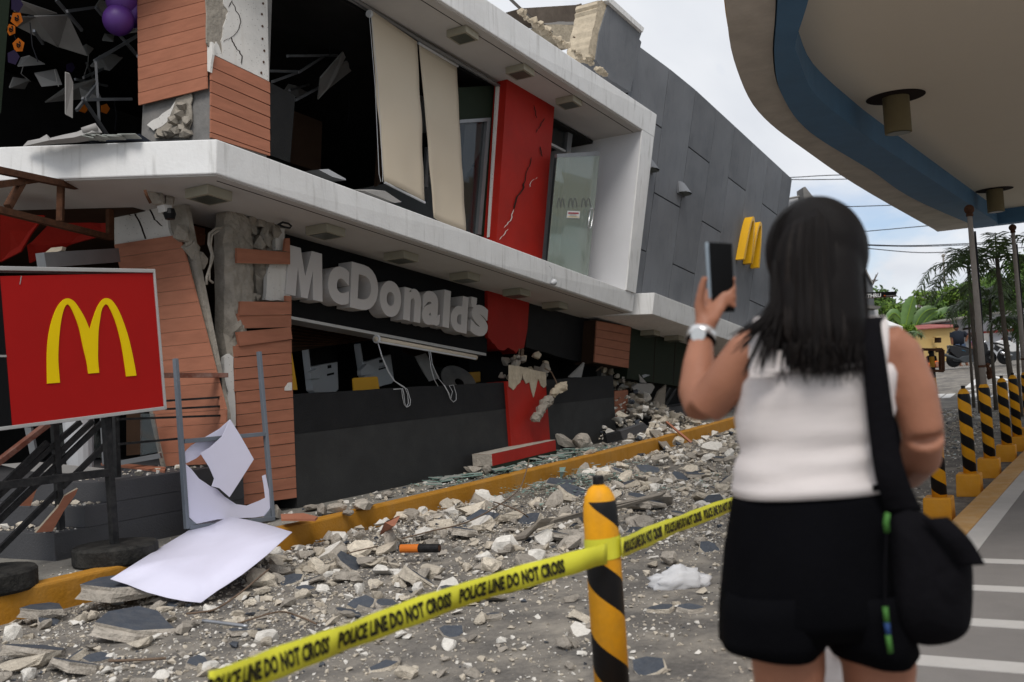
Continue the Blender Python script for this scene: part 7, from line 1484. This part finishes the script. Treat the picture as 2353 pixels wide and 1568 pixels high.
ob('parapet', pblock([r2(1085, 190), r2(1225, 155), r2(1228, 330), r2(1060, 400)], 27, 1), 'house_white', GB); ob('wedge', pblock([r2(1200, 98), r2(1218, 92), r2(1320, 225), r2(1320, 420), r2(1225, 400)], 26.5, .6), 'concrete_grey', GB); ob('rail', tube([Dp(*r2(1090, 185), 26.9), Dp(*r2(1220, 160), 26.9)], .03, 6), 'tile_white', GB)
ob('base_wall', pblock([r2(1060, 400), r2(1320, 400), r2(1320, 1300), r2(1060, 1300)], 27.2, 3), 'panel_grey', GB)
# utility poles and wires
UPo = emp('utility_pole', Dp(*zr(785, 480), 70), 'distant utility pole with two cross arms behind the banana leaves', 'pole')
ob('shaft', tube([Dp(*zr(780, 80), 70), Dp(*zr(795, 520), 70)], .16, 8), 'pole_grey', UPo)
for y in (95, 190): ob('cross_arm', bar(Dp(*zr(765, y+2), 69.8), Dp(*zr(1000, y-14), 69.8), .09), 'bark', UPo)
for x in (800, 860, 920, 980):
    for y in (82, 178): ob('insulator', tube([Dp(*zr(x, y-(x-765)*.05), 69.8), Dp(*zr(x, y+14-(x-765)*.05), 69.8)], .06, 6), 'tile_white', UPo)
UP2 = emp('lamp_mast', Dp(*r3(1365, 1000), 66), 'thin distant mast with a small lamp left of the palm', 'pole'); ob('shaft', tube([Dp(*r3(1350, 500), 66), Dp(*r3(1372, 1000), 66)], .06, 6), 'pole_grey', UP2); ob('head', ball(Dp(*r3(1350, 495), 66), .12, 8, 6), 'pole_grey', UP2)
wz = [([r3(-500, 290), r3(360, 226), r3(1270, 145), r3(2300, 60)], 40), ([r3(-400, 330), r3(390, 372), r3(900, 388), r3(1400, 380), r3(2300, 340)], 38), ([r3(-400, 350), r3(390, 366), r3(900, 380), r3(1430, 365), r3(2300, 320)], 39), ([r3(-400, 330), r3(410, 404), r3(1000, 456), r3(1420, 452), r3(2300, 400)], 41), ([(1700, 412), (1820, 408), (1945, 402), (2300, 395)], 44), ([(1700, 408), (1820, 413), (1945, 412), (2300, 405)], 45), ([(1700, 470), (1880, 476), (2050, 472), (2300, 462)], 46), ([zr(300, 300), zr(450, 240), zr(770, 100), zr(990, 70), zr(1300, 60)], 71), ([zr(300, 330), zr(470, 262), zr(770, 150), zr(1000, 165), zr(1300, 170)], 71.5), ([zr(300, 350), zr(500, 280), zr(770, 195), zr(1000, 180), zr(1400, 160)], 72)]
for i, (p, d) in enumerate(wz): tag(ob('power_line', tube(smoothpath([Dp(*q, d) for q in p], 5), .018*(d/40), 5), 'wire'), ['overhead wire meeting the canopy rim, fourth from the top', 'heavier wire of the crossing pair behind the palm fronds', 'lighter wire of the crossing pair behind the palm fronds', 'lowest overhead wire right of the hair', 'topmost overhead wire beside the grey wall top', 'second overhead wire beside the grey wall top', 'overhead wire just above the woman\'s head', 'upper distant wire to the cross arm pole', 'middle distant wire to the cross arm pole', 'lower distant wire to the cross arm pole'][i], 'wire', 'overhead wires' if i < 7 else 'distant pole wires')
# ---- vegetation
def frond(o, az, el, L_, droop, n=26, ll=.34, w_=.03, rs=0):
    r = random.Random(rs); vs, fs = [], []; d = V((math.cos(az)*math.cos(el), math.sin(az)*math.cos(el), math.sin(el))); pts = []
    p = V(o)
    for i in range(13):
        pts.append(p.copy()); p = p+d*(L_/12); d = (d+V((0, 0, -droop/12*(1+i*.12)))).normalized()
    g = tube(pts, [.018*(1-i/14) for i in range(13)], 5, False); vs += g[0]; fs += g[1]
    for i in range(n):
        t = (i+1.5)/(n+2); k = t*12; a = min(int(k), 11); q = pts[a].lerp(pts[a+1], k-a); tg = (pts[a+1]-pts[a]).normalized(); sd = tg.cross(V((0, 0, 1))).normalized()
        l_ = ll*math.sin(math.pi*(.12+.82*t))**.6*r.uniform(.8, 1.1)
        for s in (-1, 1):
            dr_ = (sd*s*r.uniform(.7, 1)+tg*r.uniform(.35, .8)+V((0, 0, r.uniform(-.5, .25)))).normalized(); e = q+dr_*l_+V((0, 0, -l_*r.uniform(.1, .4))); mdd = q+dr_*l_*.5; wv = tg*w_
            b = len(vs); vs += [q-wv*.4, mdd-wv*.7, e, mdd+wv*.7, q+wv*.4]; fs += [(b, b+1, b+3, b+4), (b+1, b+2, b+3)]
    return vs, fs
def palm(base, crown, label, nf, L_, seed, ll=.34, tr_=.045, cat='palm', w_=.03):
    r = random.Random(seed); o = emp('palm_tree', base, label, cat, 'palms beside the forecourt'); ob('trunk', tube([base, V(base).lerp(crown, .5)+V((.03, .02, 0)), crown], [tr_*1.3, tr_, tr_*.8], 10), 'bark', o, smooth=True)
    for i in range(nf): g = frond(crown, 2*math.pi*i/nf+r.uniform(-.3, .3), r.uniform(.1, 1.1), L_*r.uniform(.8, 1.1), r.uniform(1.3, 2.1), 26, ll, w_, seed*50+i); ob('frond', g, 'leaf_palm', o, fix=False)
    return o
def gpt(p): return V((p.x, p.y, gz(p.x)))
c = Dp(*r3(1960, 520), 18.5); palm(gpt(Dp(*r3(2110, 1500), 18.5)), c, 'thin palm whose fronds hang below the canopy edge', 8, 1.55, 3, .36)
c = Dp(*r3(1640, 640), 20.5); palm(gpt(Dp(*r3(1720, 1500), 20.5)), c, 'thin palm with a frond arching left of the nearer flag pole', 6, 1.5, 8, .4)
c = Dp(*r3(1880, 980), 21); palm(gpt(Dp(*r3(1890, 1500), 21)), c, 'low palm with dense drooping fronds between the flag poles', 9, 1.2, 5, .36, .035)
c = Dp(*r3(1640, 1120), 22); palm(gpt(Dp(*r3(1640, 1500), 22)), c, 'low palm partly in front of the standing man', 5, .8, 6, .3, .03)
c = Dp(*r3(2190, 1250), 19); palm(gpt(Dp(*r3(2180, 1600), 19)), c, 'small palm shrub in front of the white motorcycle', 7, .8, 9, .3, .03)
c = Dp(*r3(900, 1470), 30); palm(gpt(Dp(*r3(880, 1600), 30)), c, 'small palm peeping past the woman\'s right shoulder', 5, .8, 11, .35, .03)
def crown(c, rx, ry, rz, n, s, seed, mat):
    r = random.Random(seed); vs, fs = [], []; cl = [(V((max(-1, min(1, r.gauss(0, .45)))*rx*.75, max(-1, min(1, r.gauss(0, .45)))*ry*.75, max(-1, min(1, r.gauss(0, .45)))*rz*.65)), r.uniform(.2, .36)) for _ in range(26)]
    for i in range(n):
        q, k = cl[r.randrange(26)]; d = V((r.gauss(0, 1), r.gauss(0, 1), r.gauss(0, 1))).normalized()*r.random()**.4*k; p = V(c)+q+V((d.x*rx, d.y*ry, d.z*rz)); a = V((r.gauss(0, 1), r.gauss(0, 1), r.gauss(0, 1))).normalized(); b = a.orthogonal().normalized(); t = s*r.uniform(.6, 1.3); j = len(vs)
        vs += [p-a*t*.5, p+b*t*.3, p+a*t*.5, p-b*t*.3]; fs.append((j, j+1, j+2, j+3))
    return vs, fs
def tree(px, d, rx, rz, label, mat, seed, n=3600, s=.34):
    c = Dp(*px, d); b = gpt(c); o = emp('tree', b, label, 'tree', 'trees behind the houses'); ob('crown', crown(c, rx, rx, rz, n, s, seed, mat), mat, o, fix=False)
    ob('trunk', tube([b, b.lerp(c, .5)+V((.2, .1, 0)), c], [.2, .15, .08], 8), 'bark', o)
    for i in range(3): a = 2.1*i+seed; ob('branch', tube([b.lerp(c, .6), c+V((math.cos(a)*rx*.5, math.sin(a)*rx*.5, rz*.3))], [.09, .04], 6), 'bark', o)
for px, d, rx, rz, lb, m, sd in [(zr(330, 420), 62, 2.6, 1.9, 'light green bushy tree right of the lane sign', 'leaf_light', 1), (zr(250, 290), 66, 1.2, 1.3, 'dark sparse tree behind the lane sign', 'leaf', 2), (zr(620, 470), 64, 2.4, 1.2, 'green tree behind the banana plants', 'leaf', 3), (zr(1190, 330), 60, 1.9, 2.0, 'bright green tree behind the yellow house ridge', 'leaf_light', 4), (zr(1400, 330), 64, 2.2, 2.2, 'dark green tree left of the nearer flag pole', 'leaf', 5), (zr(1750, 270), 66, 2.6, 2.4, 'dense green tree between the flag poles', 'leaf', 6), (zr(2200, 20), 60, 2.2, 3.2, 'tall dark tree at the right edge', 'leaf', 7), (zr(1000, 440), 58, 2.4, 1.4, 'low green tree over the red roof', 'leaf', 8), (zr(2300, 250), 57, 3.0, 3.0, 'dark green tree lowest at the right edge', 'leaf', 9), (zr(1950, 200), 63, 2.2, 2.2, 'mid green tree behind the farther flag pole', 'leaf_light', 10), (zr(-350, 420), 60, 3.6, 3.0, 'tree hidden behind the woman and tent', 'leaf', 12), (zr(610, 640), 44, .45, .5, 'leafy shrub beside the tent pole', 'leaf_light', 13)]: tree(px, d, rx, rz, lb, m, sd, 4200, .27)
# bare tree by the utility pole
BT = emp('bare_tree', gpt(Dp(*zr(880, 480), 66)), 'leafless twiggy tree beside the cross arm pole', 'tree'); r9 = random.Random(8); tw = []
root = Dp(*zr(880, 420), 66)
for i in range(34):
    e = Dp(*zr(r9.uniform(760, 1020), r9.uniform(30, 300)), 66+r9.uniform(-1, 1)); m_ = root.lerp(e, .5)+V((r9.uniform(-.4, .4), r9.uniform(-.4, .4), r9.uniform(-.2, .4))); tw.append(tube(smoothpath([root, m_, e], 4), .022, 4, False))
ob('twigs', add(*tw), 'twig', BT, fix=False); ob('trunk', tube([gpt(root), root], [.14, .08], 7), 'bark', BT)
BT2 = emp('bare_tree', gpt(Dp(*r2(1750, 900), 40)), 'thin twigs rising behind the grey rear wing', 'tree'); tw = []
for i in range(9): tw.append(tube([Dp(*r2(1730, 900), 40), Dp(*r2(1740+r9.uniform(-20, 20), 840), 40), Dp(*r2(r9.uniform(1715, 1795), r9.uniform(760, 840)), 40)], .014, 4, False))
ob('twigs', add(*tw), 'twig', BT2, fix=False); ob('trunk', tube([gpt(Dp(*r2(1730, 900), 40)), Dp(*r2(1730, 900), 40)], .05, 6), 'bark', BT2)
def blade(spine, d, wd, o, seed):
    r = random.Random(seed); S_ = smoothpath([Dp(*zr(*p), d) for p in spine], 6); n = len(S_)-1; vs, fs = [], []
    for i, p in enumerate(S_):
        t = i/n; tg = (S_[min(i+1, n)]-S_[max(i-1, 0)]).normalized(); sd = tg.cross(F0).normalized(); w_ = wd*.5*max(.05, math.sin(math.pi*min(1, .1+t*.88))**.55)*r.uniform(.88, 1.05); vs += [p-sd*w_*.5+F0*w_*.25, p, p+sd*w_*.5+F0*w_*.25]
        if i: b = 3*i; fs += [(b-3, b, b+1, b-2), (b-2, b+1, b+2, b-1)]
    ob('leaf', (vs, fs), 'leaf_banana', o, fix=False, smooth=True); ob('midrib', tube(S_, .03, 5, False), 'leaf_light', o)
for k, (bx, leaves) in enumerate([(620, [([(600, 540), (640, 380), (680, 230), (715, 125)], 1.5), ([(600, 545), (520, 420), (430, 360), (330, 470)], 1.1), ([(600, 545), (560, 480), (480, 450), (420, 520)], .9)]), (800, [([(740, 545), (800, 420), (900, 320), (1040, 295)], 1.2), ([(830, 540), (880, 460), (960, 380), (1050, 335)], 1.0), ([(760, 545), (700, 500), (660, 470), (620, 520)], .9)]), (1080, [([(1040, 505), (1080, 420), (1180, 350), (1330, 330)], 1.5), ([(1040, 520), (960, 490), (880, 490), (800, 530)], .9), ([(1060, 510), (1150, 460), (1250, 440), (1340, 470)], 1.0)])]):
    d = 54+k; b = gpt(Dp(*zr(bx, 545), d)); o = emp('banana_plant', b, 'banana plant '+['with one tall upright leaf behind the red roof', 'with two leaves arching right behind the red roof', 'with a broad bowed leaf above the red roof ridge'][k], 'banana plant', 'banana plants behind the yellow house')
    ob('stem', tube([b, Dp(*zr(leaves[0][0][0][0], 545), d)], [.16, .1], 10), 'leaf_light', o)
    for j, (s_, w_) in enumerate(leaves): blade(s_, d+.2*j, w_, o, k*9+j)
